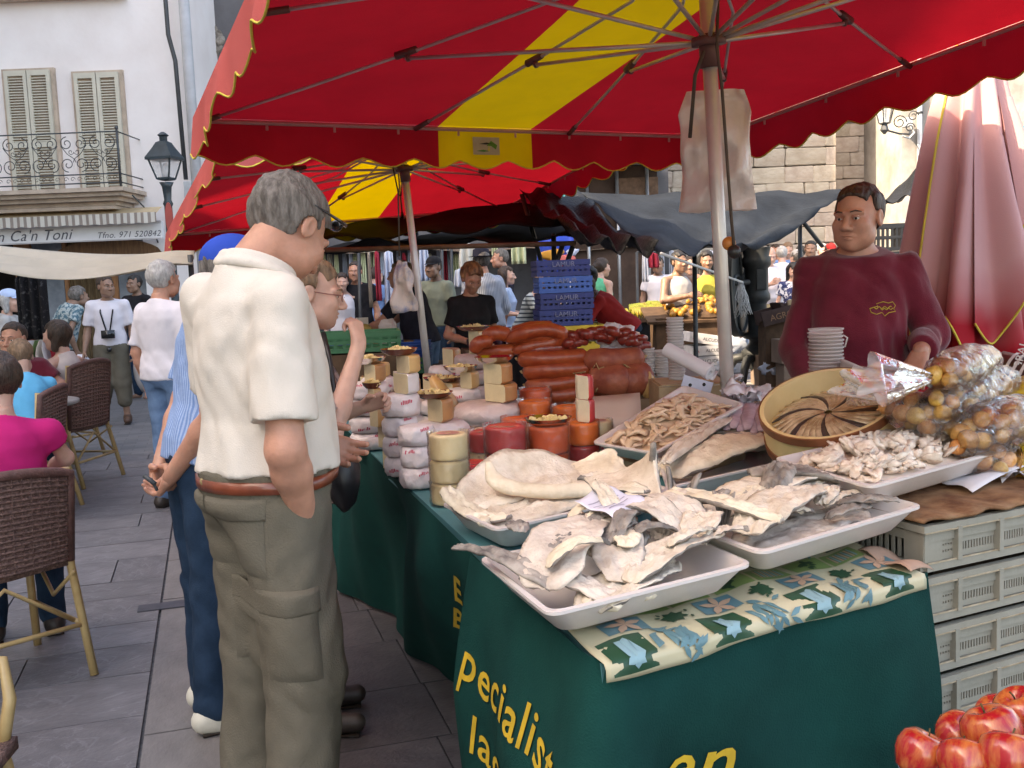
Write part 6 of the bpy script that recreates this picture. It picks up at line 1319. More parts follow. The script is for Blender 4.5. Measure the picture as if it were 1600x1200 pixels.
def dish(c, r, label, m, cubes=True, h=.022, name='terracotta_dish', n=40):
    root = thing(name, label, 'dish', tuple(c), 'small dishes of cheese samples'); mb = MB(); mb.lathe([(r * .62, 0), (r * .92, h * .55), (r, h), (r * 1.02, h * 1.02), (r * .97, h), (r * .88, h * .5), (r * .5, h * .22), (.002, h * .2)], c, 30, cap=False); mb.lathe([(.001, 0.0005), (r * .62, 0)], c, 30, cap=False); mb.build('dish_body', m, root, auto=60)
    if cubes:
        mb = MB()
        for _ in range(n):
            a, q = rnd(0, 6.283), rnd(0, 1) ** .6 * r * .80; s_ = rnd(.009, .016); mb.box(V(c) + V((q * math.cos(a), q * math.sin(a), h * .45 + .014 * (1 - q / r) * rnd(.2, 1.4) + .004)), (s_, s_ * rnd(.7, 1.2), s_ * .7), rot=Matrix.Rotation(rnd(0, 3), 3, V((rnd(-1, 1), rnd(-1, 1), rnd(-1, 1))).normalized()))
        o = mb.build('cheese_cubes', cubem, None, False); tag(o, 'heap of cheese cubes in the ' + label, 'cheese cubes', kind='stuff')
def stack(xc, yb, D, items, name, under='wrap'):
    """items bottom-up (kind, width px, height px, dx px); yb = pixel of the visible base; hidden layers are filled down to the table"""
    s = FPX / D; p = P(xc, yb, D); z = p.z
    lay = []
    if z - TZ > .03:
        w0 = items[0][1] if len(items[0]) > 1 else 60; r = max(.055, w0 / s / 2 * .95); n = max(1, round((z - TZ) / .075)); h = (z - TZ) / n
        for i in range(n): lay.append((under, r, h, 0, ''))
    z = TZ if lay else max(z, TZ); z = TZ
    k = 0
    for L_ in lay: cheese_wheel((p.x, D, z), L_[1], L_[2], L_[0], '%s layer of %s' % (ORD[k], name)); z += L_[2]; k += 1
    for it in items:
        kind, w, h = it[0], it[1] / s, it[2] / s; dx = (it[3] if len(it) > 3 else 0) / s; lb = it[4] if len(it) > 4 else None; c = V((p.x + dx, D, z))
        if kind in ('wrap', 'brown', 'cream', 'red', 'orange', 'ored'): cheese_wheel(c, w / 2, h, kind, lb or '%s layer of %s' % (ORD[k], name))
        elif kind == 'half': half_cheese(c + V((-w * .15, .0, 0)), w * .62, h, -.9 + (it[5] if len(it) > 5 else 0), lb or 'cut half cheese on top of ' + name, frac=.4)
        elif kind == 'halfp': half_cheese(c + V((-w * .15, .0, 0)), w * .62, h, -.9, lb, paste2, redw, frac=.4)
        elif kind == 'halfg': half_cheese(c + V((-w * .15, .0, 0)), w * .62, h, -.9, lb, paste, rind2, frac=.4)
        elif kind == 'halfw': half_cheese(c + V((-w * .15, .0, 0)), w * .62, h, -.9, lb, paste, wrapm, frac=.42)
        elif kind == 'dish': dish(c, w / 2, lb, terra)
        elif kind == 'bowl': dish(c, w / 2, lb, steelb, h=.026, name='steel_bowl', cubes=len(it) < 6)
        z += h; k += 1
DD = lambda yb: .68 * FPX / (yb - 441)     # distance of a base seen at yb on the table top
stack(705, 793, DD(793), [('cream', 62, 35), ('cream', 62, 36), ('cream', 62, 42)], 'the front stack of cream cheese wheels in film')
stack(737, 775, DD(768), [('red', 66, 40)], 'the single low red wax cheese')
stack(792, 750, DD(755), [('red', 62, 40), ('red', 66, 44)], 'the pair of dark red wheels left of the steel bowl')
stack(860, 755, DD(750), [('ored', 62, 32), ('ored', 64, 44), ('bowl', 74, 22, 0, 'steel bowl of cheese cubes on the orange red wheels')], 'the orange red wheels carrying a steel bowl')
stack(912, 728, DD(735), [('red', 54, 28), ('orange', 52, 36), ('halfp', 44, 36, 0, 'lower of two red rinded half cheeses stacked on the orange wheels'), ('halfp', 42, 38, 0, 'upper of two red rinded half cheeses stacked on the orange wheels')], 'the right hand pile of orange and red wheels')
stack(837, 700, DD(702), [('orange', 54, 34), ('orange', 52, 34)], 'the bright orange wheels behind the steel bowl')
stack(764, 725, DD(728), [('cream', 62, 52)], 'the cream wheel behind the red pair')
stack(792, 690, DD(690), [('wrap', 62, 28)], 'the small paper wrapped cheese between cream and orange wheels')
stack(655, 772, DD(765), [('wrap', 58, 34), ('wrap', 56, 34), ('wrap', 60, 32)], 'the low wrapped pile left of the cream wheels')
stack(690, 725, DD(728), [('wrap', 90, 34), ('wrap', 92, 34), ('half', 66, 36, -8, 'half cheese with brown rind under a small terracotta dish'), ('dish', 62, 18, -8, 'small terracotta dish of cubes in front of the tan wedge')], 'the broad wrapped pile behind the cream wheels')
stack(630, 752, DD(745), [('wrap', 56, 32), ('wrap', 56, 32), ('wrap', 56, 31), ('wrap', 64, 36, 2), ('halfw', 62, 32, 4, 'wrapped half cheese with red printing under a yellow cut cheese'), ('halfg', 60, 28, 8, 'yellow cut cheese under the left terracotta dish'), ('dish', 58, 18, 4, 'left terracotta dish of small cheese cubes')], 'the tall wrapped stack at the left edge of the table')
stack(606, 735, DD(733) + .0, [('halfg', 46, 34, 0, 'rounded beige cheese at the table edge beside the wrapped stack'), ('halfg', 44, 34, -6, 'second rounded beige cheese above the table edge'), ('halfg', 40, 34, -18, 'tan cheese above the beige ones on the left'), ('halfg', 34, 26, -20, 'pale cut cheese under the smallest dish'), ('dish', 30, 12, -18, 'smallest terracotta dish squeezed at the left end')], 'the beige cheeses')
stack(580, 706, DD(700), [('wrap', 66, 27), ('wrap', 66, 27), ('wrap', 66, 26), ('wrap', 66, 26), ('half', 54, 28, 4, 'pale half cheese under the far left steel bowl'), ('bowl', 54, 16, 4, 'far left steel bowl of cheese crumbs')], 'the far left wrapped stack')
stack(573, 668, 5.1, [('wrap', 60, 24), ('wrap', 58, 24), ('half', 40, 16, 0, 'cut cheese at the far left end of the table')], 'the farthest wrapped stack')
stack(768, 700, 4.15, [('brown', 106, 30), ('brown', 112, 36), ('half', 82, 28, 6, 'lower of two tan half cheeses on the brown wrapped wheels'), ('half', 72, 32, 4, 'upper of two tan half cheeses on the brown wrapped wheels'), ('bowl', 62, 14, 10, 'empty steel bowl on top of the tan half cheeses', 1)], 'the big brown wrapped wheels in the centre', 'brown')
# the tall tan wedge leaning behind the dish
c = P(697, 640, 4.35); mb = MB(); mb.tube([c + V((.02, 0, -.02)), c + V((.0, 0, .03)), c + V((-.03, 0, .10)), c + V((-.055, .0, .145))], [.085, .085, .055, .03], 18, flat=.6); o = mb.build('tan_wedge', rind2, None); tag(o, 'smooth golden pear shaped cheese leaning between the dishes', 'cheese')
stack(697, 668, 4.6, [('wrap', 84, 24), ('wrap', 84, 24), ('half', 64, 26, 0, 'dark rinded half cheese under the middle terracotta dish'), ('dish', 64, 16, 0, 'middle terracotta dish heaped with cheese cubes')], 'the pile below the middle terracotta dish')
stack(722, 628, 4.45, [('wrap', 60, 22), ('halfg', 48, 26, 6, 'olive yellow cut cheese under the middle steel bowl'), ('bowl', 54, 14, 0, 'middle steel bowl with cheese slices')], 'the pile below the middle steel bowl')
stack(742, 600, 5.0, [('brown', 60, 24), ('brown', 60, 24), ('halfg', 44, 36, 0, 'tall pale cheese block under the top dish'), ('dish', 54, 16, 2, 'highest terracotta dish piled with big cheese chunks')], 'the pile at the back of the cheeses', 'brown')
stack(700, 590, 5.15, [('wrap', 60, 20), ('half', 46, 26, 0, 'pale half cheese with dark rind at the back of the pile')], 'the back left pile')
for x_, yb_, D_, its, nm in ((640, 705, 4.6, [('wrap', 62, 28), ('wrap', 60, 26), ('halfg', 48, 28, 0, 'yellow cut cheese in the gap behind the tall wrapped stack')], 'the wrapped pile filling the gap behind the tall stack'),
    (672, 690, 4.9, [('wrap', 56, 24), ('wrap', 56, 24), ('half', 44, 24, 0, 'cut cheese wedged behind the tan pear shaped cheese')], 'the pile wedged behind the tan pear shaped cheese'),
    (812, 722, DD(722), [('ored', 54, 30), ('ored', 54, 32)], 'the small orange red wheels between the red and steel bowl piles'),
    (888, 700, DD(706), [('wrap', 50, 30), ('orange', 46, 32)], 'the wrapped and orange pair left of the red rinded halves'),
    (838, 660, 4.3, [('brown', 64, 26), ('ored', 50, 28)], 'the pair in front of the lowest sausages'),
    (668, 752, DD(748), [('cream', 54, 32), ('cream', 54, 34)], 'the second cream pair beside the low wrapped pile'),
    (760, 748, DD(747) + .05, [('cream', 50, 30), ('red', 50, 34)], 'the cream and red pair squeezed at the centre'),
    (596, 676, 4.9, [('wrap', 54, 24), ('wrap', 54, 24), ('wrap', 54, 24), ('halfg', 40, 22, 0, 'golden cut cheese at the far left back')], 'the far left back pile'),
    (935, 700, 3.75, [('wrap', 50, 26), ('cream', 46, 30)], 'the short pair right of the red rinded halves')): stack(x_, yb_, D_, its, nm)
# ------------------------------------------------------------------ sausages
sa = mat('sobrassada', (.24, .030, .010), .42, col2=(.42, .085, .025), scale=16, bump=.45, bscale=45, lo=.3, hi=.7, coat=.2, bdist=.006); sad = mat('sobrassada_dark', (.13, .014, .012), .3, col2=(.30, .04, .025), scale=14, bump=.5, bscale=45, coat=.3); saf = mat('sobrassada_fat', (.24, .05, .03), .5, col2=(.42, .12, .06), scale=12, bump=.5, bscale=40)
strg = mat('butcher_string', (.50, .35, .18), .8)
DS = 4.45
mb = MB(); c = P(880, 660, DS + .05); mb.box((c.x + .02, DS + .12, (TZ + P(880, 640, DS).z) / 2), (.80, .36, P(880, 640, DS).z - TZ), rot=.08); o = mb.build('box', mat('kraft_card', (.36, .26, .17), .8, .1), None, False); tag(o, 'brown carton under the heap of sausages', 'box')
def sausage(pts, rpx, label, D=DS, m=sa, tie=True, lump=.06, dark=False):
    ps = [P(x, y, D + (dz or 0)) for x, y, dz in pts]; r = rpx / (FPX / D); path = []; n = len(ps)
    for i in range(n - 1):
        for t in range(6): 
            p0, p1, p2, p3 = ps[max(i - 1, 0)], ps[i], ps[i + 1], ps[min(i + 2, n - 1)]; t_ = t / 6
            path.append(.5 * ((2 * p1) + (p2 - p0) * t_ + (2 * p0 - 5 * p1 + 4 * p2 - p3) * t_ ** 2 + (3 * p1 - p0 - 3 * p2 + p3) * t_ ** 3))
    path.append(ps[-1]); N_ = len(path); sd_ = rnd(0, 90)
    rr = [r * min(1, (max(.02, math.sin(math.pi * min(.5, (min(i, N_ - 1 - i) + .4) / N_ * 3.2)))) ** .6) * (1 + lump * mnoise.noise(V((i * .5, sd_, 0)))) for i in range(N_)]
    mb = MB(); mb.tube(path, rr, 14); o = mb.build('sausage', m, None, auto=None); tag(o, label, 'sausage', 'sobrassada sausages in the heap')
    if tie:
        for e, f_ in ((path[0], path[1]), (path[-1], path[-2])):
            mb = MB(); mb.tube([e + (f_ - e) * .3, e - (f_ - e) * .5, e - (f_ - e) * .8 + V((0, 0, .01))], [r * .25, r * .12, r * .16], 6); mb.build('tied_end', strg, o).location = -V(o['_w'])
    return o
sausage([(918, 632, .05), (960, 625, 0), (1000, 618, .0), (930, 618, .1)][:3], 13, 'short sausage at the bottom right of the heap')
sausage([(834, 622, 0), (880, 617, -.02), (930, 610, 0)], 14, 'lowest long sausage lying on the white cardboard')
sausage([(822, 603, 0), (870, 600, -.03), (925, 590, 0)], 13, 'long sausage second from the bottom of the heap')
sausage([(818, 582, 0), (870, 577, -.03), (928, 575, 0)], 14, 'long sausage third from the bottom of the heap')
sausage([(810, 562, 0), (860, 560, -.03), (918, 556, 0)], 13, 'long sausage fourth from the bottom of the heap')
sausage([(806, 548, .02), (850, 545, 0), (900, 540, .03)], 11, 'long dark sausage just under the looped one', m=sad)
sausage([(796, 535, .05), (840, 524, 0), (880, 532, .05), (840, 545, .1)][:3], 12, 'thick sausage under the top loop')
sausage([(790, 532, 0), (820, 520, -.03), (855, 515, -.03), (878, 522, -.02), (868, 534, 0), (835, 540, 0), (800, 549, 0)], 11, 'big sausage bent into a horseshoe on top of the heap')
sausage([(800, 520, .06), (830, 512, .05), (865, 511, .06)], 10, 'sausage behind the horseshoe at the very top')
sausage([(758, 528, .02), (775, 520, .0), (795, 524, .02)], 12, 'short sausage end left of the horseshoe')
sausage([(742, 548, .0), (748, 536, -.02), (768, 532, 0)], 11, 'curved sausage end above the empty steel bowl')
sausage([(745, 550, .05), (790, 548, .02), (812, 543, .05)], 10, 'sausage lying low behind the empty steel bowl')
sausage([(918, 583, .05), (945, 580, -.02), (975, 572, 0)], 17, 'fat sausage filling the gap in the middle of the heap', m=saf)
sausage([(915, 563, 0), (945, 562, -.04), (968, 562, -.02), (1006, 558, 0)], 18, 'upper fat sobrassada with a waist at the right of the heap', m=saf)
sausage([(932, 590, 0), (955, 594, -.05), (970, 596, -.04)], 27, 'round fat sobrassada at the lower right of the heap', m=saf, lump=.12)
sausage([(966, 594, 0), (985, 594, -.04), (1008, 590, 0)], 27, 'second round fat sobrassada tied beside the first one', m=saf, lump=.12)
sausage([(905, 614, .0), (940, 614, 0), (975, 616, 0)], 10, 'thin sausage under the two round fat ones')
for i in range(26):
    x, y = rnd(885, 1003), 0; y = 545 - 22 * max(0, math.sin(math.pi * min(1, max(0, (x - 870) / 150)))) ** .8 + rnd(-6, 8); a = rnd(-.6, .6); l = rnd(14, 26)
    sausage([(x - l * .5, y + l * .3 * a, rnd(-.02, .06)), (x, y - 3, rnd(-.04, .04)), (x + l * .5, y - l * .3 * a, rnd(-.02, .06))], rnd(5, 8), 'small dark dry sausage in the tangle behind the fat ones', m=sad, tie=False)
for i, (x, y) in enumerate(((925, 605), (935, 578), (988, 575), (990, 590), (905, 590))):
    p = P(x, y, DS - .09); mb = MB(); mb.tube([p + V((rnd(-.04, .04), rnd(0, .02), rnd(-.03, .03))) for _ in range(6)], .0025, 4); o = mb.build('string', strg, None); tag(o, 'loose loop of butcher string on the sausages', 'string', 'loops of butcher string')
# printed cardboard flap in front of the sausages
fl = [P(850, 672, 4.0), P(1003, 668, 3.95), P(1000, 614, 4.12), P(905, 622, 4.2)]
crd_ = mat('white_card', (.62, .50, .42), .7, .05, 4, .08); mb = MB(); mb.grid(lambda u, v: quadpt(fl, u, v), 6, 4); o = mb.build('carton', crd_, None, solid=.005, auto=None); tag(o, 'cream printed carton wall in front of the sausage heap', 'carton')
rt = (fl[1] - fl[0]).normalized(); upv = (fl[3] + fl[2] - fl[0] - fl[1]).normalized()
inkd = mat('carton_ink', (.05, .05, .08), .6, bump=0)
flat_text('ouro', .062, quadpt(fl, .45, .72), -rt, -upv * -1 if False else -upv, inkd, o, off=-.007, bold=.001)
cch = P(1012, 600, 4.4); mb = MB(); mb.ball(cch, (.035, .04, .07), 14, 10); o = mb.build('yellow_cheese', rind2, None); tag(o, 'small golden oval cheese at the right end of the sausages', 'cheese')
mb = MB(); mb.box((cch.x, 4.4, (cch.z - .06 + TZ) / 2), (.1, .12, cch.z - .06 - TZ)); o = mb.build('box', mat('kraft_card', (.36, .26, .17)), None, False); tag(o, 'small brown carton under the golden oval cheese', 'box')
# white crumpled bag on the sausages
c = P(965, 527, 4.55); mb = MB(); mb.ball(c, (.085, .06, .06), 26, 18, None, .5, 2.2)
mb.v = [tuple(V(v) + V((mnoise.noise(V(v) * 40), mnoise.noise(V(v) * 38 + V((4, 0, 0))), mnoise.noise(V(v) * 42 + V((0, 7, 0))))) * .014) for v in mb.v]
mb.tube([c + V((-.08, 0, -.04)), c + V((0, 0, -.06)), c + V((.09, 0, -.07))], [.02, .04, .012], 10, flat=.6); o = mb.build('crumpled_bag', mat('white_plastic', (.80, .79, .84), .35, .04, 6, .5, 30, transl=.25, bdist=.02), None, auto=None); tag(o, 'crumpled white plastic bag dropped on the sausages', 'plastic bag')
# ------------------------------------------------------------------ tubs and cups
tubw = mat('tub_white', (.72, .70, .70), .35, .04, bump=0, transl=.2); tubc = mat('tub_clear', (.74, .66, .64), .25, .04, bump=0, transl=.35, alpha=.75)
def tub_stack(x, ytop, D, rpx, z0, m, label, tip=0, pitch=.012, handle=False):
    p = P(x, ytop, D); r = rpx / (FPX / D); root = thing('tub_stack', None, None, (p.x, D, z0)); root['label'] = label; root['category'] = 'tubs'; z = z0; n = 0; mb0 = None
    mb = MB(); mb.lathe([(r * .82, 0), (r * .97, pitch * 3), (r * 1.04, pitch * 3.05), (r * 1.04, pitch * 3.5), (r * .96, pitch * 3.4)], (0, 0, 0), 22, cap=False); me = mb.mesh('tub', m); mb = MB(); mb.lathe([(.001, .001), (r * .82, 0), (r * .95, pitch * 3), (r * 1.04, pitch * 3.05), (r * 1.04, pitch * 3.5), (r * .96, pitch * 3.4)], (0, 0, 0), 22, cap=False)
    while z < p.z - pitch * 3:
        share('tub', me, (p.x + rnd(-.002, .002) + tip * (z - z0), D + rnd(-.002, .002), z), (0, 0, rnd(0, 6)), parent=root); z += pitch; n += 1
        if handle and n % 7 == 0: q = MB(); q.tube([(p.x + r * 1.02, D, z + .03), (p.x + r * 1.25, D - .01, z + .02), (p.x + r * 1.1, D - .01, z - .01)], .003, 5); q.build('tub_handle', m, root)
    return root
tub_stack(1057, 497, 4.25, 13, TZ, tubw, 'tall stack of white paper tubs left of the umbrella pole', tip=-.02)
tub_stack(1012, 545, 4.5, 11, TZ, tubw, 'shorter stack of white cups beside the sausages')
tub_stack(1033, 545, 4.5, 12, TZ, tubw, 'stack of white cups just left of the tall tubs')
tub_stack(1290, 513, 3.3, 26, TZ, tubc, 'stack of clear handled tubs in front of the stallholder', handle=True)
p = P(1325, 575, 3.2); mb = MB(); rT = Matrix.Rotation(.5, 3, 'Y'); mb.lathe([(.001, 0), (.045, 0), (.055, .06), (.06, .062), (.06, .07), (.054, .068), (.044, .004)], p + V((0, 0, -.06)), 22, rT, cap=False); o = mb.build('clear_tub', tubc, None, solid=.001); tag(o, 'single clear tub lying tilted against the clear tub stack', 'tub')
mb = MB(); mb.box((p.x, 3.28, (p.z - .06 + TZ) / 2), (.12, .1, p.z - .07 - TZ)); o = mb.build('box', mat('kraft_card', (.36, .26, .17)), None, False); tag(o, 'brown carton under the tilted clear tub', 'box')
p = P(1088, 590, 4.6); mb = MB(); mb.lathe([(.001, 0), (.06, 0), (.072, .10), (.082, .102), (.082, .115), (.07, .113)], (p.x, 4.6, p.z - .05), 24, cap=False); o = mb.build('white_tub', tubw, None); tag(o, 'single white tub with flared lid right of the tall stack', 'tub')
mb = MB(); mb.box((p.x, 4.6, (p.z - .05 + TZ) / 2), (.3, .2, p.z - .055 - TZ)); o = mb.build('box', mat('white_carton', (.62, .62, .65), .6), None, False); tag(o, 'white carton behind the tub stacks', 'box')
# pale card boxes behind the cups
pq = P(1020, 570, 4.9); mb = MB(); mb.box((pq.x, 4.9, (pq.z + .03 + TZ) / 2), (.16, .03, pq.z + .10 - TZ)); mb.box((pq.x - .09, 4.95, pq.z + .06), (.05, .02, .12)); o = mb.build('white_carton', mat('white_carton', (.62, .62, .65), .6), None, False); tag(o, 'white carton with green print standing behind the cups', 'box')
# paper roll on a wooden box, tissue, dotted card
a, b = P(1042, 546, 4.1), P(1110, 583, 3.95)
mb = MB(); mb.tube([a, b], .030, 18, cap=False); mb.tube([a, b], .012, 12, cap=False); n_ = (b - a).normalized(); rq = n_.to_track_quat('Z', 'Y').to_matrix(); mb.lathe([(.012, 0), (.030, 0)], a, 18, rq, cap=False); mb.lathe([(.030, 0), (.012, 0)], b, 18, rq, cap=False)
a2, b2 = a + n_ * .03, b
for v in mb.v[:0]: pass
o = mb.build('paper_roll', mat('roll_paper', (.74, .73, .76), .7, .03), None, auto=50); tag(o, 'roll of white wrapping paper lying in front of the umbrella pole', 'paper roll')
c = P(1108, 588, 3.98); mb = MB(); mb.grid(lambda u, v: c + V((.02 + (u - .2) * .14, (v - .5) * .05, .035 * mnoise.noise(V((u * 4, v * 4, 9))) + .03 * math.sin(u * 6) * .4)), 16, 8); o = mb.build('torn_paper', mat('roll_paper', (.74, .73, .76)), None, auto=None, solid=.001); tag(o, 'torn end of white paper beside the roll', 'paper')
bx = P(1095, 600, 4.05); B2 = thing('wooden_box', 'low pale wooden box under the paper roll', 'box', (bx.x, 4.2, TZ)); ztb = P(1080, 588, 4.1).z - .03
for i in range(3): mb = MB(); mb.box((bx.x, 4.05, TZ + (ztb - TZ) * (i + .5) / 3), (.34, .012, (ztb - TZ) / 3 - .01)); mb.build('slat', mat('pale_wood', (.45, .33, .2)), B2, False)
for s_ in (-1, 1): mb = MB(); mb.box((bx.x + s_ * .165, 4.2, (ztb + TZ) / 2), (.012, .29, ztb - TZ)); mb.build('side_panel', mat('pale_wood', (.45, .33, .2)), B2, False)
mb = MB(); mb.box((bx.x, 4.2, ztb), (.32, .28, .008)); mb.build('lid', mat('pale_wood', (.45, .33, .2)), B2, False)
c = P(1088, 605, 3.95); mb = MB(); mb.box(c, (.12, .004, .07), rot=Matrix.Rotation(.3, 3, 'Y')); o = mb.build('punched_card', mat('blue_card', (.50, .52, .62), .6), None, False); tag(o, 'pale blue card with two dark holes by the tilted tray', 'card')
for dx in (-.025, .03): mb = MB(); mb.lathe([(.001, 0), (.007, 0)], c + V((dx, -.004, .01)), 10, Matrix.Rotation(R_(90), 3, 'X'), cap=False); mb.build('hole', darkin, o, False)
c = P(1175, 610, 3.85)
for i in range(3):
    mb = MB(); cc2 = c + V((.05 * i - .04, .03 * i, -.02 * i)); s1 = i * 3.3; mb.grid(lambda u, v: cc2 + V(((u - .5) * .15, (v - .5) * .10, .045 * mnoise.noise(V((u * 5 + s1, v * 5, 1))) + .03 * math.sin(u * 5 + s1) * v)), 14, 10); o = mb.build('tissue_paper', mat('roll_paper', (.74, .73, .76)), None, auto=None, solid=.001); tag(o, ['crumpled white tissue nearest the pole', 'crumpled white tissue between pole and sardine box', 'crumpled white tissue lying behind the sardine box'][i], 'tissue')
mb = MB(); mb.box((c.x, 3.95, (c.z - .07 + TZ) / 2), (.35, .2, c.z - .07 - TZ)); o = mb.build('box', mat('kraft_card', (.36, .26, .17)), None, False); tag(o, 'brown carton under the crumpled tissue', 'box')
# ------------------------------------------------------------------ people
polo = mat('cream_polo', (.64, .575, .50), .85, col2=(.70, .64, .57), scale=6, bump=.35, bscale=300, bdist=.003, lo=.3, hi=.7)
olive = mat('olive_cotton', (.115, .100, .074), .85, col2=(.15, .132, .10), scale=7, bump=.3, bscale=220, lo=.3, hi=.7)
jeans = mat('dark_denim', (.010, .026, .052), .85, col2=(.02, .045, .085), scale=9, bump=.3, bscale=220); jeanl = mat('light_denim', (.12, .20, .33), .85, .2, 9, .2)
maroon = mat('maroon_fleece', (.115, .008, .020), .9, col2=(.16, .016, .032), scale=9, bump=.3, bscale=240, sheen=.3)
whites = mat('white_shirt', (.68, .64, .68), .85, .05, 6, .2); greyt = mat('grey_tee', (.42, .40, .38), .85, .1, 6, .2); blackc = mat('black_cotton', (.018, .017, .02), .85, .3, 6, .2)
navy = mat('navy_cotton', (.022, .022, .035), .85, .3, 6, .2); shoew = mat('white_shoe', (.60, .57, .48), .5, .1, 8, .2); shoed = mat('dark_shoe', (.035, .025, .02), .5, .3); sandal = mat('brown_sandal', (.10, .05, .03), .6, .2)
bstripe = wave_mat('blue_stripe_shirt', (.16, .27, .52), (.34, .45, .66), 'X', 26, .3, .7); check = wave_mat('check_shirt', (.30, .27, .30), (.62, .54, .52), 'X', 5.5, .06, .22, cross='Z')
bluecap = mat('blue_cap_cloth', (.02, .07, .42), .8, .1, 6, .2); tank = mat('beige_tank', (.55, .47, .44), .85, .08); lblue = mat('bright_blue_tee', (.10, .42, .66), .85, .08); pink = mat('magenta_top', (.55, .02, .16), .85, .1, 6, .2)
redt = mat('red_shirt', (.42, .03, .03), .85, .1); green = mat('mint_top', (.10, .48, .28), .85, .1); ltblue = mat('pale_blue_cloth', (.42, .52, .72), .85, .08); yellowt = mat('olive_yellow_top', (.35, .30, .05), .85, .1); midblue = mat('mid_blue_tee', (.14, .24, .45), .85, .1)
floral = mat('floral_print', (.08, .16, .20), .85, col2=(.40, .45, .44), scale=28, bump=0, lo=.47, hi=.53); bwprint = mat('navy_white_print', (.03, .04, .12), .85, col2=(.6, .6, .65), scale=16, bump=0, lo=.48, hi=.52); hstripe = wave_mat('grey_hoop_stripe', (.05, .06, .08), (.42, .46, .46), 'Z', 6.5, .25, .35); vstripe = wave_mat('pale_stripe_shirt', (.30, .33, .42), (.58, .60, .66), 'X', 15, .3, .6); bstripe2 = wave_mat('black_hoop_stripe', (.02, .02, .025), (.4, .4, .38), 'Z', 14, .5, .75)
def loc2(px, D): return P(px, 500, D).x, D
def cap(hl, k, root, m, brim=(0, 1), name='cap', rise=.0):
    """brim direction in the head's own plane; sits on the head"""
    mb = MB(); c = hl((0, -.016, .030)); up = V(hl((0, 0, .2))) - V(hl((0, 0, 0))); up.normalize(); fw = (V(hl((0, .2, 0))) - V(hl((0, 0, 0)))).normalized(); rt = fw.cross(up)
    def dome(u, v):
        a = u * 6.283; e = v * 1.5; return V(c) + (rt * math.cos(a) * .090 + fw * math.sin(a) * .112) * math.cos(e) + up * (.022 + .088 * math.sin(e))
    mb.grid(dome, 25, 9); mb.grid(lambda u, v: V(c) + up * (.024 - .018 * v * v) + (rt * (.086 * math.sin((u - .5) * 2.3)) + (fw * brim[1] + rt * brim[0]) * (.088 * math.cos((u - .5) * 2.3) + .075 * v * math.cos((u - .5) * 2.6))), 13, 5)
    o = mb.build(name, m, root, auto=None); return o
def specs(hl, root, m, z=.0, y=.108, temple=True):
    mb = MB()
    for sx in (1, -1):
        mb.tube([hl((sx * .032 + .021 * math.cos(t), y - .004 * abs(math.cos(t)), z + .015 * math.sin(t))) for t in [i * .5236 for i in range(13)]], .0016, 4)
        if temple: mb.tube([hl((sx * .053, y - .006, z + .006)), hl((sx * .076, y - .05, z + .006)), hl((sx * .080, -.005, z + .008))], .0016, 4)
    mb.tube([hl((-.011, y + .003, z)), hl((.011, y + .003, z))], .0016, 4); return mb.build('glasses', m, root, auto=None)
# ---- the man in the cream polo: back to us, turned slightly right, looking down at the stall
def polo_cut(G, J, k): pass
M1 = dict(pel=(0, .04, .88), neck=(.0, .045, 1.54), head=(.0, .15, 1.625), shR=(.175, .02, 1.445), shL=(-.185, .0, 1.455), elR=(.235, -.02, 1.10), wrR=(.168, .055, .905), elL=(-.265, .04, 1.15), wrL=(-.12, .24, 1.05),
          hipR=(.095, .04, .91), hipL=(-.095, .04, .91), knR=(.13, .05, .50), knL=(-.115, .04, .50), anR=(.135, 0, .085), anL=(-.125, .0, .085), toeR=(.16, .17, .035), toeL=(-.16, .16, .035))
x, y = loc2(376, 2.52)
r1, J1, hl1, k1, b1 = person('grey haired man in cream polo and olive cargo trousers, hand in pocket', x, y, 50, 1.80, J=M1, skin='tan', hair='grey', style='short', cell=.0095, shirt=polo, sleeve=.80, hem=.215, bottom=olive, baggy=1.30,
    shoe=shoed, hy=-14, hp=40, build=1.04, belly=.02, fat=.016, collar=True, foldamp=.0065, seed=11, hands=dict(R='hide'))
# belt, belt loop, pockets, back button
def ring_at(t, off, J, z0=0, n=40, rx=.20, ry=.155): return [(rx * math.cos(a), ry * math.sin(a) - .005, t) for a in [6.2832 * i / n for i in range(n + 1)]]
def snap(ob, pts, off=.002):
    """drop points on to the nearest surface of ob (same local space)"""
    out = []
    for p in pts:
        ok, l, n, i = ob.closest_point_on_mesh(V(p)); out.append(l + n * off)
    return out
tr1 = [c for c in r1.children if c.name.startswith('trousers')][0]
bpy.context.view_layer.update()
belt = MB(); NB = 56; rows = []
for dz, of in ((-.015, .0), (-.014, .006), (.014, .006), (.015, .0)): rows.append([snap(tr1, [(.24 * math.cos(q), .22 * math.sin(q) + .04, 1.000 + dz)], of)[0] for q in [6.2832 * i / NB for i in range(NB + 1)]])
for r_ in rows:
    for p, z_ in zip(r_, range(NB + 1)): p.z = 1.0 + (-.015, -.014, .014, .015)[rows.index(r_)]
belt.add([p for r_ in rows for p in r_], [(j * (NB + 1) + i, j * (NB + 1) + i + 1, (j + 1) * (NB + 1) + i + 1, (j + 1) * (NB + 1) + i) for j in range(3) for i in range(NB)])
belt.build('belt', mat('red_leather', (.20, .045, .02), .35, .2, 12, .2, coat=.3), r1, auto=None)
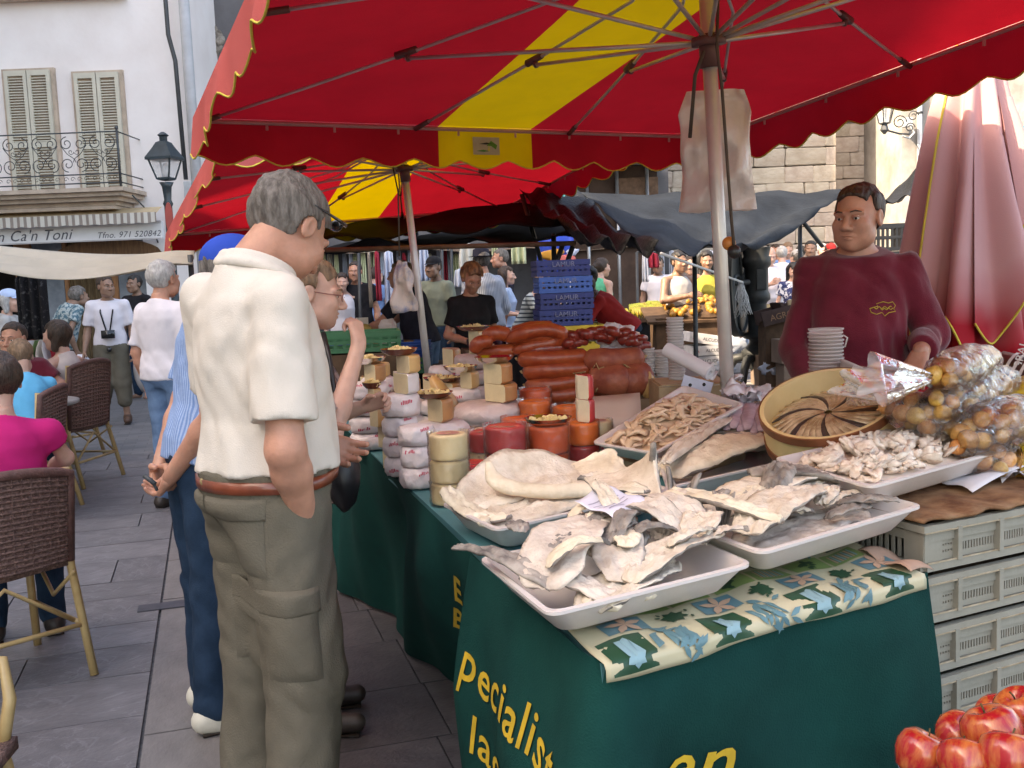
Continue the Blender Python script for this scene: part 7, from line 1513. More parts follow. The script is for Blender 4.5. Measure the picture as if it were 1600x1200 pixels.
def pocket(ob, c, ax, w, h, off=.012, flap=False, name='pocket', m=olive, bulge=.012, tilt=0.0):
    c = V(c); ax = V(ax).normalized(); rt = ax.cross(V((0, 0, 1))).normalized(); up = V((0, 0, 1)) + rt * tilt; nu, nv = 12, 12; mb = MB(); vs = []
    for j in range(nv):
        for i in range(nu):
            u, v = i / (nu - 1) - .5, j / (nv - 1) - .5; e = min(1, (1 - max(abs(u), abs(v)) * 2) * 5)
            cut = 0
            vv = v * (1 - (.28 * abs(u) * 2 if flap and v < 0 else 0)); p = c + ax * .12 + rt * (u * w) + up * (vv * h)
            ok, l, n, q = ob.ray_cast(p, -ax)
            if not ok: ok, l, n, q = ob.closest_point_on_mesh(p)
            vs.append(l + ax * (.0015 + off * e + bulge * e * math.cos(u * 3.1) * math.cos(v * 3.1)))
    mb.add(vs, [(j * nu + i, j * nu + i + 1, (j + 1) * nu + i + 1, (j + 1) * nu + i) for j in range(nv - 1) for i in range(nu - 1)]); return mb.build(name, m, root_of(ob), auto=None)
def root_of(o): return o.parent
pk = pocket(tr1, (.085, -.1, .865), (.15, -1, 0), .165, .17, .006, name='back_pocket'); pocket(tr1, (.085, -.11, .945), (.15, -1, 0), .178, .06, .014, True, 'pocket_flap', bulge=.004)
pocket(tr1, (-.10, -.1, .865), (-.15, -1, 0), .15, .17, .003, name='back_pocket'); pocket(tr1, (-.10, -.11, .945), (-.15, -1, 0), .16, .06, .009, True, 'pocket_flap', bulge=.004)
pocket(tr1, (.20, -.03, .62), (.98, -.25, 0), .16, .19, .012, name='cargo_pocket', bulge=.012); pocket(tr1, (.215, -.03, .715), (.98, -.25, 0), .17, .07, .016, True, 'pocket_flap', bulge=.006)
mb = MB(); c = snap(tr1, [(.0 - .01, -.2, 1.0)], .004)[0]; mb.ball(c, (.009, .004, .009), 10, 6); mb.build('button', mat('horn_button', (.35, .26, .12), .3), r1)
sg_m = mat('black_gloss', (.012, .012, .012), .15, .1, bump=0, coat=.5)
mb = MB()
for sx in (1, -1):
    mb.tube([hl1((sx * .086, -.03, .045)), hl1((sx * .090, .03, .060)), hl1((sx * .078, .075, .078)), hl1((sx * .068, .09, .084))], [.002, .004, .006, .005], 6)
    mb.ball(hl1((sx * .036, .088, .086)), (.030, .012, .016), 10, 7)
mb.build('sunglasses', sg_m, r1, auto=None)
# ---- woman eating a sample, in profile
x, y = loc2(446, 3.28)
W1 = dict(pel=(0, 0, .80), neck=(0, .03, 1.335), head=(0, .09, 1.455), shR=(.155, .02, 1.25), shL=(-.155, .02, 1.25), elR=(.20, .13, 1.01), wrR=(.05, .235, 1.285), elL=(-.20, .06, 1.0), wrL=(-.13, .24, 1.06))
r2, J2, hl2, k2, _ = person('grey haired woman in glasses and checked shirt raising a sample to her mouth', x, y, 82, 1.575, J=W1, skin='fair', hair='sandy', style='short', cell=.0105, shirt=check, sleeve=.75, hem=-.02, bottom=olive, shoe=shoed, hp=10, female=True, build=1.15, fat=.02, seed=4, cat='woman', hands=dict(R=dict(n=(-.5, -.5, .3), side=(-.6, .2, .6), curl=.95, d=(-.35, -.15, .9)), L=dict(n=(.6, 0, -.3), side=(0, .3, 1), curl=.8)))
specs(hl2, r2, mat('spec_frame', (.25, .10, .08), .3, .1, bump=0))
x, y = loc2(533, 3.12); mb = MB(); c = P(538, 745, 3.1); mb.ball(c, (.055, .08, .10), 14, 10, None, .2); o = mb.build('handbag', mat('black_leather', (.015, .014, .016), .4, .2), None); tag(o, 'black handbag hanging at the hip of the woman eating', 'handbag')
mb = MB(); mb.tube([c + V((0, 0, .08)), P(515, 560, 3.2), P(505, 520, 3.25)], .008, 6); s_ = mb.build('strap', mat('black_leather', (.015, .014, .016)), o); s_.location = -V(o['_w'])
# ---- man in blue cap, hands clasped behind
x, y = loc2(336, 3.38)
B1 = dict(elR=(.235, -.08, 1.10), wrR=(.07, -.20, .88), elL=(-.25, -.06, 1.10), wrL=(-.10, -.20, .875), neck=(0, .02, 1.43), head=(0, .09, 1.525), pel=(0, -.07, .86), hipR=(.07, -.08, .87), hipL=(-.11, -.08, .87), knR=(.07, -.08, .48), knL=(-.13, -.06, .48), anR=(.08, -.12, .085), anL=(-.14, -.08, .085), toeR=(.11, .05, .035), toeL=(-.16, .09, .035))
r3, J3, hl3, k3, _ = person('man in blue cap and blue striped shirt with hands clasped behind him', x, y, 58, 1.66, J=B1, skin='tan', hair='grey', style='crop', cell=.0105, shirt=bstripe, sleeve=.75, hem=.09, bottom=jeans, baggy=1.15, shoe=shoew, build=1.12, belly=.03, seed=6,
    hands=dict(R=dict(n=(0, -.4, .4), side=(0, -.5, 1), curl=.6, d=(-.75, -.1, -.45)), L=dict(n=(.2, .4, .5), side=(.3, -.6, .6), curl=.7, d=(.75, -.1, -.35))))
cap(hl3, k3, r3, bluecap)
mb = MB(); c = P(236, 748, 3.0); mb.tube([c + V((-.02, 0, .01)), c + V((.015, -.01, -.015))], .008, 6); mb.tube([c + V((.0, 0, .0)), c + V((.02, -.01, -.035))], .005, 5); o = mb.build('keys', iron, None); tag(o, 'small dark keys held behind the back of the man in the blue cap', 'keys')
# ---- man with white hair, left; camera man; others walking
x, y = loc2(256, 6.8)
r4 = person('white haired man in pale lilac shirt walking away behind the queue', x, y, 25, 1.68, skin='tan', hair='white', style='short', cell=.015, shirt=whites, sleeve=.85, hem=.09, bottom=jeanl, shoe=shoed, build=1.2, belly=.03, seed=8)[0]
x, y = loc2(170, 11.4)
r5, J5, hl5, k5, _ = person('man in white shirt and olive cropped trousers with a camera round his neck', x, y, 165, 1.68, skin='dark', hair='brown', style='crop', cell=.017, shirt=whites, sleeve=.8, hem=.09, bottom=olive, blen=.78, baggy=1.35, shoe=sandal, hy=-35, seed=9, J=dict(wrR=(.27, .08, .84), anR=(.15, -.02, .085), anL=(-.12, .02, .085), toeR=(.2, .14, .035)))
mb = MB(); mb.tube([(-.07, -.02, 1.40), (-.06, .12, 1.28), (-.02, .15, 1.07)], .008, 4); mb.tube([(.07, -.02, 1.40), (.07, .12, 1.28), (.02, .15, 1.07)], .008, 4); mb.build('camera_strap', blackc, r5)
mb = MB(); mb.box((0, .165, 1.03), (.14, .05, .09)); mb.tube([(0, .18, 1.03), (0, .24, 1.03)], .035, 10); mb.ball((0, .17, .86), .03, 8, 6); mb.build('camera', sg_m, r5)
mb = MB(); mb.ball((.30, .10, .66), (.10, .06, .16), 10, 8, None, .3); mb.build('carrier_bag', mat('white_plastic', (.8, .79, .84)), r5); mb = MB(); mb.ball((-.34, .10, .58), (.13, .07, .22), 10, 8, None, .3); mb.build('carrier_bag', mat('grey_bag', (.35, .33, .33), .6), r5)
x, y = loc2(216, 14); person('dark haired man partly hidden behind the white haired man', x, y, 200, 1.72, hair='black', cell=.02, skin='dark', shirt=blackc, bottom=jeans, seed=3)
# ---- seated people at the cafe
def seat_pose(arms=((.22, .10, .83), (.12, .30, .72)), lean=0.02, k=1.0, head=(0, 0)):
    (ex, ey, ez), (wx, wy, wz) = arms
    J = dict(pel=(0, -.02, .44), neck=(0, lean, 1.04), head=(head[0], lean + .05 + head[1], 1.165), shR=(.165, lean, .95), shL=(-.165, lean, .95), el=(ex, ey, ez), wr=(wx, wy, wz), hipR=(.09, .04, .48), hipL=(-.09, .04, .48), kn=(.11, .42, .47), an=(.12, .40, .085), toe=(.13, .55, .035))
    return {a: tuple(q * k for q in p) for a, p in J.items()}
x, y = -1.97, 3.9
person('dark haired girl in magenta top sitting with her back to the camera', x - .03, y, -25, 1.56, J=seat_pose(k=.985), skin='fair', hair='brown', style='short', cell=.0115, shirt=pink, sleeve=.4, hem=.02, bottom=jeans, shoe=shoed, female=True, hy=-15, hp=8, seed=15, cat='girl')
x, y = P(108, 600, 7.9).x, 7.9
person('brown haired woman in beige tank top sitting sideways in the tall wicker chair', x, y, -78, 1.58, J=seat_pose(((.20, .16, .76), (.10, .42, .66)), .03), skin='fair', hair='brown', style='bob', cell=.014, shirt=tank, strap=True, hem=.02, bottom=tank, shoe=shoed, female=True, seed=16, cat='woman')
x, y = P(40, 600, 6.6).x, 6.7
person('small boy in bright blue T-shirt leaning over the cafe table', x, y, -40, 1.3, J=dict(seat_pose(((.2, .25, .70), (.1, .45, .72)), .22, .92)), skin='fair', hair='sandy', style='short', cell=.014, shirt=lblue, sleeve=.6, hem=.02, bottom=jeans, shoe=shoed, hp=30, seed=17, cat='boy')
x, y = P(30, 600, 7.7).x, 7.7
person('man in maroon shirt sitting at the cafe table facing the camera', x, y, 160, 1.75, J=seat_pose(((.30, .12, .80), (.12, .34, .74)), .08), skin='tan', hair='brown', style='crop', cell=.014, shirt=maroon, sleeve=.7, hem=.02, bottom=jeans, shoe=shoed, hy=20, seed=18)
x, y = P(15, 500, 10.5).x, 10.5
r, J_, hl_, k_, _ = person('woman in pale cap and grey top behind the cafe at the far left', x, y, 80, 1.55, skin='fair', hair='white', style='bob', cell=.018, shirt=greyt, hem=.05, bottom=jeanl, female=True, cat='woman', seed=19); cap(hl_, k_, r, ltblue)
x, y = P(95, 500, 12).x, 12
person('person in blue floral shirt bent over the clothes rail', x, y, 40, 1.62, skin='dark', hair='grey', cell=.018, shirt=floral, hem=.05, bottom=navy, seed=20, cat='person', J=dict(neck=(0, .15, 1.38), head=(0, .25, 1.46), shR=(.18, .14, 1.32), shL=(-.18, .14, 1.32)))
# ---- the stallholder
x, y = loc2(1340, 3.97)
SHJ = dict(pel=(0, 0, .93), neck=(.0, .0, 1.555), head=(.0, .04, 1.655), shR=(.170, 0, 1.455), shL=(-.170, 0, 1.455), elR=(.232, .0, 1.15), wrR=(.18, .18, 1.0), elL=(-.265, .0, 1.19), wrL=(-.205, .25, 1.15))
r6, J6, hl6, k6, _ = person('dark haired stallholder in maroon sweatshirt leaning a hand on the table', x, y, 196, 1.82, J=SHJ, skin='tan', hair='brown', style='crop', cell=.010, shirt=maroon, sleeve=1.86, hem=.04, bottom=blackc, shoe=shoed, hy=26, hp=2, build=1.03, belly=.03, fat=.014, foldamp=.010, seed=21,
    hands=dict(L=dict(n=(.1, .1, -1), side=(.8, .2, 0), curl=.35, d=(.3, .45, -.75)), R=dict(n=(-.5, 0, -.5), side=(0, 1, 0), curl=.5)))
sh6 = [c for c in r6.children if c.name.startswith('shirt')][0]; bpy.context.view_layer.update()
emb = mat('emblem_yellow', (.55, .42, .05), .7, .1, bump=0)
def onshirt(u, v):
    p = V((-.085 - u, .4, 1.305 + v)); ok, l, n, q = sh6.ray_cast(p, V((0, -1, 0))); return (l if ok else p) + V((0, .003, 0))
mb = MB(); ol = [(-.045, -.01), (-.05, .005), (-.02, .012), (-.025, .022), (.0, .028), (.02, .022), (.035, .026), (.045, .012), (.038, .0), (.045, -.01), (.02, -.014), (.005, -.026), (-.005, -.012), (-.025, -.018), (-.045, -.01)]
mb.tube([onshirt(*q) for q in ol], .0016, 4); mb.tube([onshirt(u, .006 + .004 * math.sin(u * 300)) for u in np.linspace(-.035, .03, 20)], .0018, 4); mb.tube([onshirt(u, .0 + .003 * math.sin(u * 400)) for u in np.linspace(-.01, .035, 14)], .0015, 4); mb.build('emblem', emb, r6, auto=None)
# ---- vendors and shoppers behind
def walker(px, D, label, yaw, h, **k):
    x, y = loc2(px, D); k.setdefault('cell', .019); k.setdefault('bottom', jeans); k.setdefault('shoe', None); k.setdefault('face', D < 10.5); k.setdefault('foldamp', .007); return person(label, x, y, yaw, h, **k)
walker(664, 9.2, 'stocky vendor in dark navy polo reaching left over his fruit', -75, 1.72, shirt=navy, sleeve=.75, hair='sandy', style='crop', skin='tan', build=1.2, belly=.03, bottom=jeanl, seed=31, cell=.015, J=dict(neck=(0, .14, 1.42), head=(0, .22, 1.545), shR=(.19, .13, 1.36), shL=(-.19, .13, 1.36), elR=(.22, .36, 1.14), wrR=(.18, .60, 1.05), elL=(-.24, .34, 1.12), wrL=(-.18, .58, 1.02)))
walker(738, 8.4, 'woman vendor with bronze hair and black top looking down at her work', 150, 1.60, shirt=blackc, sleeve=.7, hair='bronze', style='full', skin='tan', female=True, cat='woman', hp=28, hy=10, seed=32, cell=.014, bottom=blackc, J=dict(wrR=(.10, .30, .95), wrL=(-.10, .28, .92)))
r, J_, hl_, k_, _ = walker(757, 11.3, 'heavy man in dark hat and pale striped shirt among the clothes stalls', -30, 1.80, shirt=vstripe, sleeve=1.3, hair='grey', build=1.35, belly=.05, fat=.02, seed=33, skin='tan'); mb = MB(); c = hl_((0, -.015, .05)); mb.lathe([(.14, 0), (.145, .006), (.098, .012), (.092, .08), (.06, .095), (.001, .092)], c, 18); mb.build('hat', navy, r)
walker(792, 13, 'young woman with long brown hair in pale blue dress', 100, 1.62, shirt=ltblue, hem=-.6, hair='brown', style='long', female=True, cat='woman', seed=34, J=dict(wrR=(.14, .28, 1.0), wrL=(-.14, .26, 1.0)))
walker(812, 11.8, 'woman in black and grey hooped dress bending forward', 110, 1.58, shirt=hstripe, hem=-.55, hair='sandy', style='bob', female=True, cat='woman', seed=35, J=dict(neck=(0, .22, 1.28), head=(0, .32, 1.38), shR=(.17, .20, 1.23), shL=(-.17, .2, 1.23), elR=(.20, .33, 1.0), wrR=(.18, .42, .80)))
walker(788, 14, 'grey haired man in dark T-shirt standing behind the young woman', -100, 1.88, shirt=navy, hair='grey', style='crop', skin='tan', seed=36, face=False)
walker(538, 12.8, 'dark haired woman in white vest standing beside a man in black', 170, 1.62, shirt=whites, strap=True, hair='brown', style='bun', female=True, cat='woman', seed=37, bottom=jeanl)
walker(560, 12.9, 'man in black T-shirt and jeans standing beside a woman in white vest', 185, 1.76, shirt=blackc, hair='brown', style='crop', skin='tan', seed=38, bottom=jeanl, build=1.1)
r, J_, hl_, k_, _ = walker(683, 12, 'man in dark cap and olive shirt raising a hand to his mouth', -150, 1.76, shirt=mat('sage_shirt', (.20, .22, .17), .85), hair='black', style='crop', skin='dark', seed=39, J=dict(elR=(.26, .15, 1.15), wrR=(.10, .28, 1.36))); cap(hl_, k_, r, blackc)
walker(972, 9.6, 'woman vendor in red shirt bending left over the bananas', -85, 1.66, shirt=redt, sleeve=1.5, hair='black', style='full', skin='dark', female=True, cat='woman', seed=40, cell=.015, J=dict(pel=(0, -.12, .88), neck=(0, .26, 1.28), head=(0, .38, 1.36), shR=(.17, .22, 1.23), shL=(-.17, .22, 1.23), elR=(.20, .44, 1.08), wrR=(.18, .68, 1.02), elL=(-.22, .36, 1.0), wrL=(-.10, .50, .95)))
walker(941, 13, 'person in mint green vest with bare arms turned away', 60, 1.68, shirt=green, strap=True, hair='brown', style='bun', female=True, cat='woman', seed=41, skin='fair')
walker(922, 9.9, 'person in black and white hooped top behind the blue crates', -40, 1.55, shirt=bstripe2, sleeve=.8, hair='black', seed=42, cat='person', skin='dark')
walker(1105, 12, 'woman in olive yellow vest and white shorts behind the fruit stall', 180, 1.7, shirt=yellowt, strap=True, hair='black', style='long', female=True, cat='woman', seed=43, bottom=whites, blen=.45, skin='dark')
walker(1062, 11.6, 'person in grey sleeveless top holding an arm across', 160, 1.7, shirt=greyt, strap=True, hair='black', seed=44, cat='person', skin='dark', J=dict(elR=(.25, .08, 1.15), wrR=(.0, .24, 1.2)))
walker(1082, 12.6, 'person in pale top and denim shorts in the shade of the tarpaulin', 200, 1.66, shirt=tank, hair='brown', seed=45, cat='person', bottom=jeanl, blen=.5)
walker(887, 13.5, 'person in white shirt bending by the blue cloth banner', -60, 1.66, shirt=whites, hair='brown', seed=46, cat='person')
walker(1203, 15, 'bald man in white shirt looking down at his small camera', 175, 1.78, shirt=whites, sleeve=.8, hair='white', style='bald', bottom=mat('khaki_trousers', (.42, .33, .20), .8), hp=20, build=1.15, belly=.03, seed=47, face=True, J=dict(elR=(.25, .1, 1.15), wrR=(.07, .27, 1.24), elL=(-.25, .1, 1.15), wrL=(-.07, .27, 1.24)), hands=dict(R=dict(n=(-1, 0, .2), side=(0, .3, 1), curl=.6, d=(-.5, .6, .3)), L=dict(n=(1, 0, .2), side=(0, .3, 1), curl=.6, d=(.5, .6, .3))))
walker(1240, 14, 'dark haired woman in navy and white print top looking down', 180, 1.52, shirt=bwprint, hair='black', style='long', female=True, cat='woman', hp=20, seed=48, face=True)
walker(1262, 13.6, 'dark haired child beside the woman in the print top', 175, 1.36, shirt=blackc, hair='black', style='full', cat='child', seed=49, skin='dark')
walker(1268, 15.5, 'dark skinned man in black shirt and cap standing in the crowd', 200, 1.86, shirt=blackc, sleeve=1.4, hair='black', style='crop', skin='dark', seed=50, build=1.1)
walker(1223, 17, 'white haired man in white shirt seen from behind in the crowd', 10, 1.82, shirt=whites, hair='white', seed=51)
walker(1232, 18.5, 'man in mid blue T-shirt looking down in the crowd', 190, 1.92, shirt=midblue, hair='sandy', style='crop', seed=52, hp=20)
r, J_, hl_, k_, _ = walker(1247, 16.5, 'man in grey cap and white striped shirt seen from behind', -20, 1.74, shirt=vstripe, hair='grey', seed=53); cap(hl_, k_, r, greyt)
walker(1252, 19, 'dark haired person in grey top deep in the crowd', 20, 1.86, shirt=greyt, hair='black', seed=54, cat='person')
r, J_, hl_, k_, _ = walker(1298, 17, 'man in bright red cap and light blue shirt in the crowd', 175, 1.84, shirt=ltblue, hair='brown', seed=55, skin='tan'); cap(hl_, k_, r, redt)
walker(1283, 18, 'person with pale grey hair half hidden behind the tent pole', 160, 1.86, shirt=greyt, hair='white', style='bob', seed=56, cat='person')
walker(1192, 17, 'person in red top at the left of the crowd', 30, 1.76, shirt=redt, hair='sandy', seed=57, cat='person')
walker(1178, 16, 'person with white sun hat near the pump', 60, 1.74, shirt=greyt, hair='white', style='full', seed=58, cat='person')
walker(1312, 16, 'person in white T-shirt just left of the stallholder', 200, 1.70, shirt=whites, hair='brown', seed=59, cat='person')
walker(1212, 19.5, 'tall person with brown hair at the back of the crowd', 160, 1.92, shirt=whites, hair='brown', seed=60, cat='person', skin='tan')
walker(590, 15.5, 'person in blue top behind the hanging clothes', 30, 1.72, shirt=midblue, hair='brown', seed=61, cat='person')
walker(1030, 15, 'person in white top far behind the red shirted vendor', 190, 1.7, shirt=whites, hair='black', seed=62, cat='person', skin='dark')
# ------------------------------------------------------------------ wicker cafe chairs
wick = mat('wicker_brown', (.12, .055, .045), .6, .25, 30, .6, 90); wickg = mat('wicker_weave', (.13, .07, .06), .7, col2=(.26, .15, .12), scale=90, bump=1.0, bscale=150, lo=.4, hi=.6, bdist=.01); bamb = mat('bamboo', (.36, .23, .09), .4, col2=(.52, .37, .17), scale=6, bump=.15, lo=.35, hi=.65, coat=.2)
def wicker_chair(label, x, y, rz, dark=True, tall=.86):
    """local: sits facing +y, back at -y"""
    r = thing('wicker_chair', label, 'chair', (x, y, 0), 'wicker cafe chairs', rz=rz); r['_w'] = (0., 0., 0.)
    w = .26
    for sx in (-1, 1):
        mb = MB(); mb.tube([(sx * w, -.20, tall), (sx * (w + .005), -.16, .43), (sx * (w + .02), -.26, 0)], .017, 8); mb.build('leg', bamb, r)
        mb = MB(); mb.tube([(sx * (w - .02), .22, .43), (sx * (w + .01), .28, 0)], .017, 8); mb.build('leg', bamb, r)
        mb = MB(); mb.tube([(sx * w, -.19, .66), (sx * (w + .04), .02, .65), (sx * (w + .03), .22, .63), (sx * w, .24, .55), (sx * (w - .02), .22, .43)], .015, 8); mb.build('armrest', bamb, r)
        mb = MB(); mb.tube([(sx * (w + .01), -.21, .20), (sx * w, .25, .20)], .010, 6); mb.tube([(sx * w, -.2, .41), (sx * (w - .01), .0, .28), (sx * (w), .2, .41)], .009, 6); mb.build('stretcher', bamb, r)
    mb = MB(); mb.tube([(-w, -.22, .20), (w, -.22, .20)], .010, 6); mb.tube([(-w + .02, -.21, .22), (0, -.2, .40), (w - .02, -.21, .22)], .009, 6); mb.build('stretcher', bamb, r)
    mb = MB(); mb.grid(lambda u, v: V(((u - .5) * 2 * w, -.17 + .42 * v, .44 + .012 * math.cos(u * 6.28) * .5)), 8, 8); mb.build('seat', wickg, r, solid=.03, auto=None)
    def bk(u, v, o=0): a = (u - .5) * 2; return V((a * w * (1 + .03 * v), -.165 - .05 * v - .055 * (1 - a * a) + o, .45 + (tall - .47) * v + .035 * (1 - a * a) * v))
    mb = MB(); mb.grid(lambda u, v: bk(u, v), 22, 18); mb.build('backrest', wickg, r, solid=.012, auto=None)
    mb = MB()
    for k in range(18): v = (k + .5) / 18; mb.tube([bk(i / 14, v, -.007 - .003 * (i % 2)) for i in range(15)], .0065, 4)
    for k in range(15): u = (k + .5) / 15; mb.tube([bk(u, i / 12, -.006 - .003 * (i % 2)) for i in range(13)], .004, 4)
    o = mb.build('woven_strands', wickg, r, auto=None); tag(o, kind='stuff')
    mb = MB(); mb.tube([bk(0, 0)] + [bk(0, .8)] + [bk(i / 14, 1.0) for i in range(15)] + [bk(1, .8), bk(1, 0)], .020, 8); mb.build('back_frame', wick, r); return r
c1 = T(75, 1010, 0); wicker_chair('nearest wicker chair with purple brown woven back behind the girl in magenta', -2.06, 3.78, .8, tall=.82)
wicker_chair('wicker chair with the seated woman in the beige tank top', P(112, 700, 7.9).x, 7.9, 1.4, tall=.95)
wicker_chair('wicker chair standing empty just behind the magenta girl', P(38, 700, 6.7).x, 6.7, 1.7)
wicker_chair('wicker chair cut off by the left edge at the bottom of the picture', -1.42, 1.98, -1.5)
wicker_chair('wicker chair tucked behind the cafe table at the far left', P(20, 700, 8.2).x, 8.1, 3.0)
wicker_chair('empty pale wicker chair in front of the clothes rail', P(85, 600, 9.2).x, 9.2, 2.6)
tt = P(25, 640, 7.1); t_ = thing('cafe_table', 'round cafe table between the seated family', 'table', (tt.x, 7.15, 0)); mb = MB(); mb.lathe([(.38, .70), (.40, .71), (.40, .73), (.38, .735)], (tt.x, 7.15, 0), 28); mb.build('table_top', mat('table_top_grey', (.35, .34, .33), .4), t_); mb = MB(); mb.lathe([(.22, 0), (.2, .02), (.03, .04), (.03, .70)], (tt.x, 7.15, 0), 14); mb.build('pedestal', iron, t_)
# clothes rail with the black garment
x0 = P(48, 500, 8.6).x; cr_ = thing('clothes_rail', 'metal clothes rail stand beside the cafe tables', 'clothes rail', (x0, 8.6, 0)); zt = P(50, 415, 8.6).z
mb = MB(); mb.tube([(x0, 8.6, zt), (x0 + .25, 8.5, .5), (x0 + .30, 8.5, 0)], .016, 6); mb.build('strut', steel, cr_); mb = MB(); mb.tube([(x0, 8.6, zt), (x0 - .1, 8.7, 0)], .016, 6); mb.build('strut', steel, cr_)
zr = P(50, 528, 8.5).z; mb = MB(); mb.tube([(x0 - .35, 8.5, zr), (x0 + .3, 8.5, zr)], .012, 6); mb.build('rail', steel, cr_)
lace = mat('black_lace', (.012, .012, .014), .8, col2=(.09, .09, .09), scale=30, bump=.5, lo=.55, hi=.7)
a, b = P(22, 420, 8.3), P(78, 530, 8.3); mb = MB(); mb.grid(lambda u, v: V((a.x + (b.x - a.x) * (.12 + .76 * u if v < .1 else u), 8.3 + .03 * math.sin(u * 20), a.z + (b.z - a.z) * v - .02 * abs(u - .5) * (v < .1))), 22, 14); o = mb.build('garment', lace, None, auto=None, solid=.01); tag(o, 'black patterned dress hanging from the awning edge at the left', 'dress')
mb = MB(); mb.tube([(a.x + .06, 8.3, a.z), ((a.x + b.x) / 2, 8.3, a.z + .07), (b.x - .06, 8.3, a.z)], .006, 5); mb.tube([((a.x + b.x) / 2, 8.3, a.z + .07), ((a.x + b.x) / 2, 8.3, a.z + .14)], .005, 5); mb.build('hanger', iron, o).location = -V(o['_w'])
for i in range(12):
    x = x0 - .3 + i * .05; cl_ = [(.6, .58, .6), (.3, .02, .03), (.5, .5, .52), (.12, .2, .08), (.6, .55, .5)][i % 5]; mb = MB(); mb.grid(lambda u, v: V((x + .02 * math.sin(v * 6 + i) + (u - .5) * .05, 8.5 + (u - .5) * .3 * (.4 + .6 * v), zr - .02 - .30 * v)), 6, 6); o = mb.build('hanging_garment', mat('garment%d' % (i % 5), cl_, .85), None, auto=None, solid=.006); tag(o, ['white blouse', 'dark red top', 'grey blouse', 'green top', 'cream blouse'][i % 5] + ' on the clothes rail by the cafe', 'garment', 'garments on the cafe clothes rail')
# ------------------------------------------------------------------ iron hand pump on its plinth
PX = P(1183, 500, 10.6).x; PY = 10.6; pumpm = mat('pump_iron', (.026, .028, .028), .55, col2=(.042, .045, .044), scale=8, bump=.2)
plz = .26; mb = MB(); mb.box((PX - .0, PY, plz / 2), (1.7, 1.3, plz)); o = mb.build('stone_plinth', mat('plinth_stone', (.30, .29, .29), .8, .15, 3, .3), None, False, bevel=.02); tag(o, 'low grey stone plinth under the iron pump', 'plinth')
pm = thing('hand_pump', 'old dark green cast iron pump with big flywheel and clawed feet', 'pump', (PX, PY, plz)); zz = lambda py: P(1183, py, PY).z
mb = MB(); mb.lathe([(.02, zz(582)), (.10, zz(575)), (.11, zz(566)), (.16, zz(556)), (.17, zz(548)), (.11, zz(540)), (.085, zz(535)), (.085, zz(530)), (.145, zz(528)), (.145, zz(521)), (.095, zz(518)), (.095, zz(494)), (.105, zz(492)), (.10, zz(475)), (.11, zz(472)), (.14, zz(468)), (.14, zz(460)), (.12, zz(455)), (.12, zz(420)), (.15, zz(414)), (.15, zz(404)), (.13, zz(400)), (.15, zz(388)), (.15, zz(386)), (.001, zz(386))], (PX, PY, 0), 20); mb.build('column', pumpm, pm)
for a in (-.5, 1.3, 2.7, 4.0):
    cx_, sy_ = math.cos(a), math.sin(a); mb = MB(); mb.tube([(PX + cx_ * q, PY + sy_ * q, z) for q, z in ((.10, zz(556)), (.24, zz(560)), (.30, zz(575)), (.32, zz(592)), (.40, plz + .03), (.50, plz + .015))], [.05, .05, .042, .035, .03, .025], 8); mb.build('foot', pumpm, pm)
fx, fz = PX - .20, zz(440); mb = MB(); R9 = Matrix.Rotation(R_(90), 3, 'Y') @ Matrix.Identity(3); R9 = Matrix.Rotation(R_(66), 3, 'Z') @ Matrix.Rotation(R_(90), 3, 'X')
c9 = V((fx, PY - .05, fz)); mb.lathe([(.52, -.04), (.57, -.04), (.57, .04), (.52, .04), (.52, -.04)], c9, 40, R9, cap=False); mb.build('flywheel_rim', pumpm, pm, auto=40)
mb = MB(); mb.lathe([(.001, -.012), (.525, -.012), (.525, .012), (.001, .012)], c9, 32, R9, cap=False); mb.lathe([(.001, -.07), (.07, -.06), (.07, .06), (.001, .07)], c9, 16, R9, cap=False); mb.build('flywheel_disc', pumpm, pm, auto=40)
for k in range(5): a = k * 1.2566; mb = MB(); mb.tube([c9 + R9 @ V((math.cos(a + .8 * t) * (.06 + .45 * t), math.sin(a + .8 * t) * (.06 + .45 * t), .02)) for t in (0, .25, .5, .75, 1)], .020, 6); mb.build('spoke', pumpm, pm)
mb = MB(); mb.tube([(PX - .35, PY - .3, zz(441)), (PX - .12, PY - .15, zz(440))], .028, 8); mb.build('crank_handle', pumpm, pm); mb = MB(); mb.tube([(PX - .10, PY - .05, zz(478)), (PX - .28, PY - .1, zz(478)), (PX - .36, PY - .12, zz(490)), (PX - .37, PY - .12, zz(505))], [.05, .05, .045, .05], 10); mb.build('spout', pumpm, pm)
mb = MB(); mb.box((PX + .02, PY - .125, zz(437)), (.11, .02, .22)); mb.build('panel', pumpm, pm, False, bevel=.01)
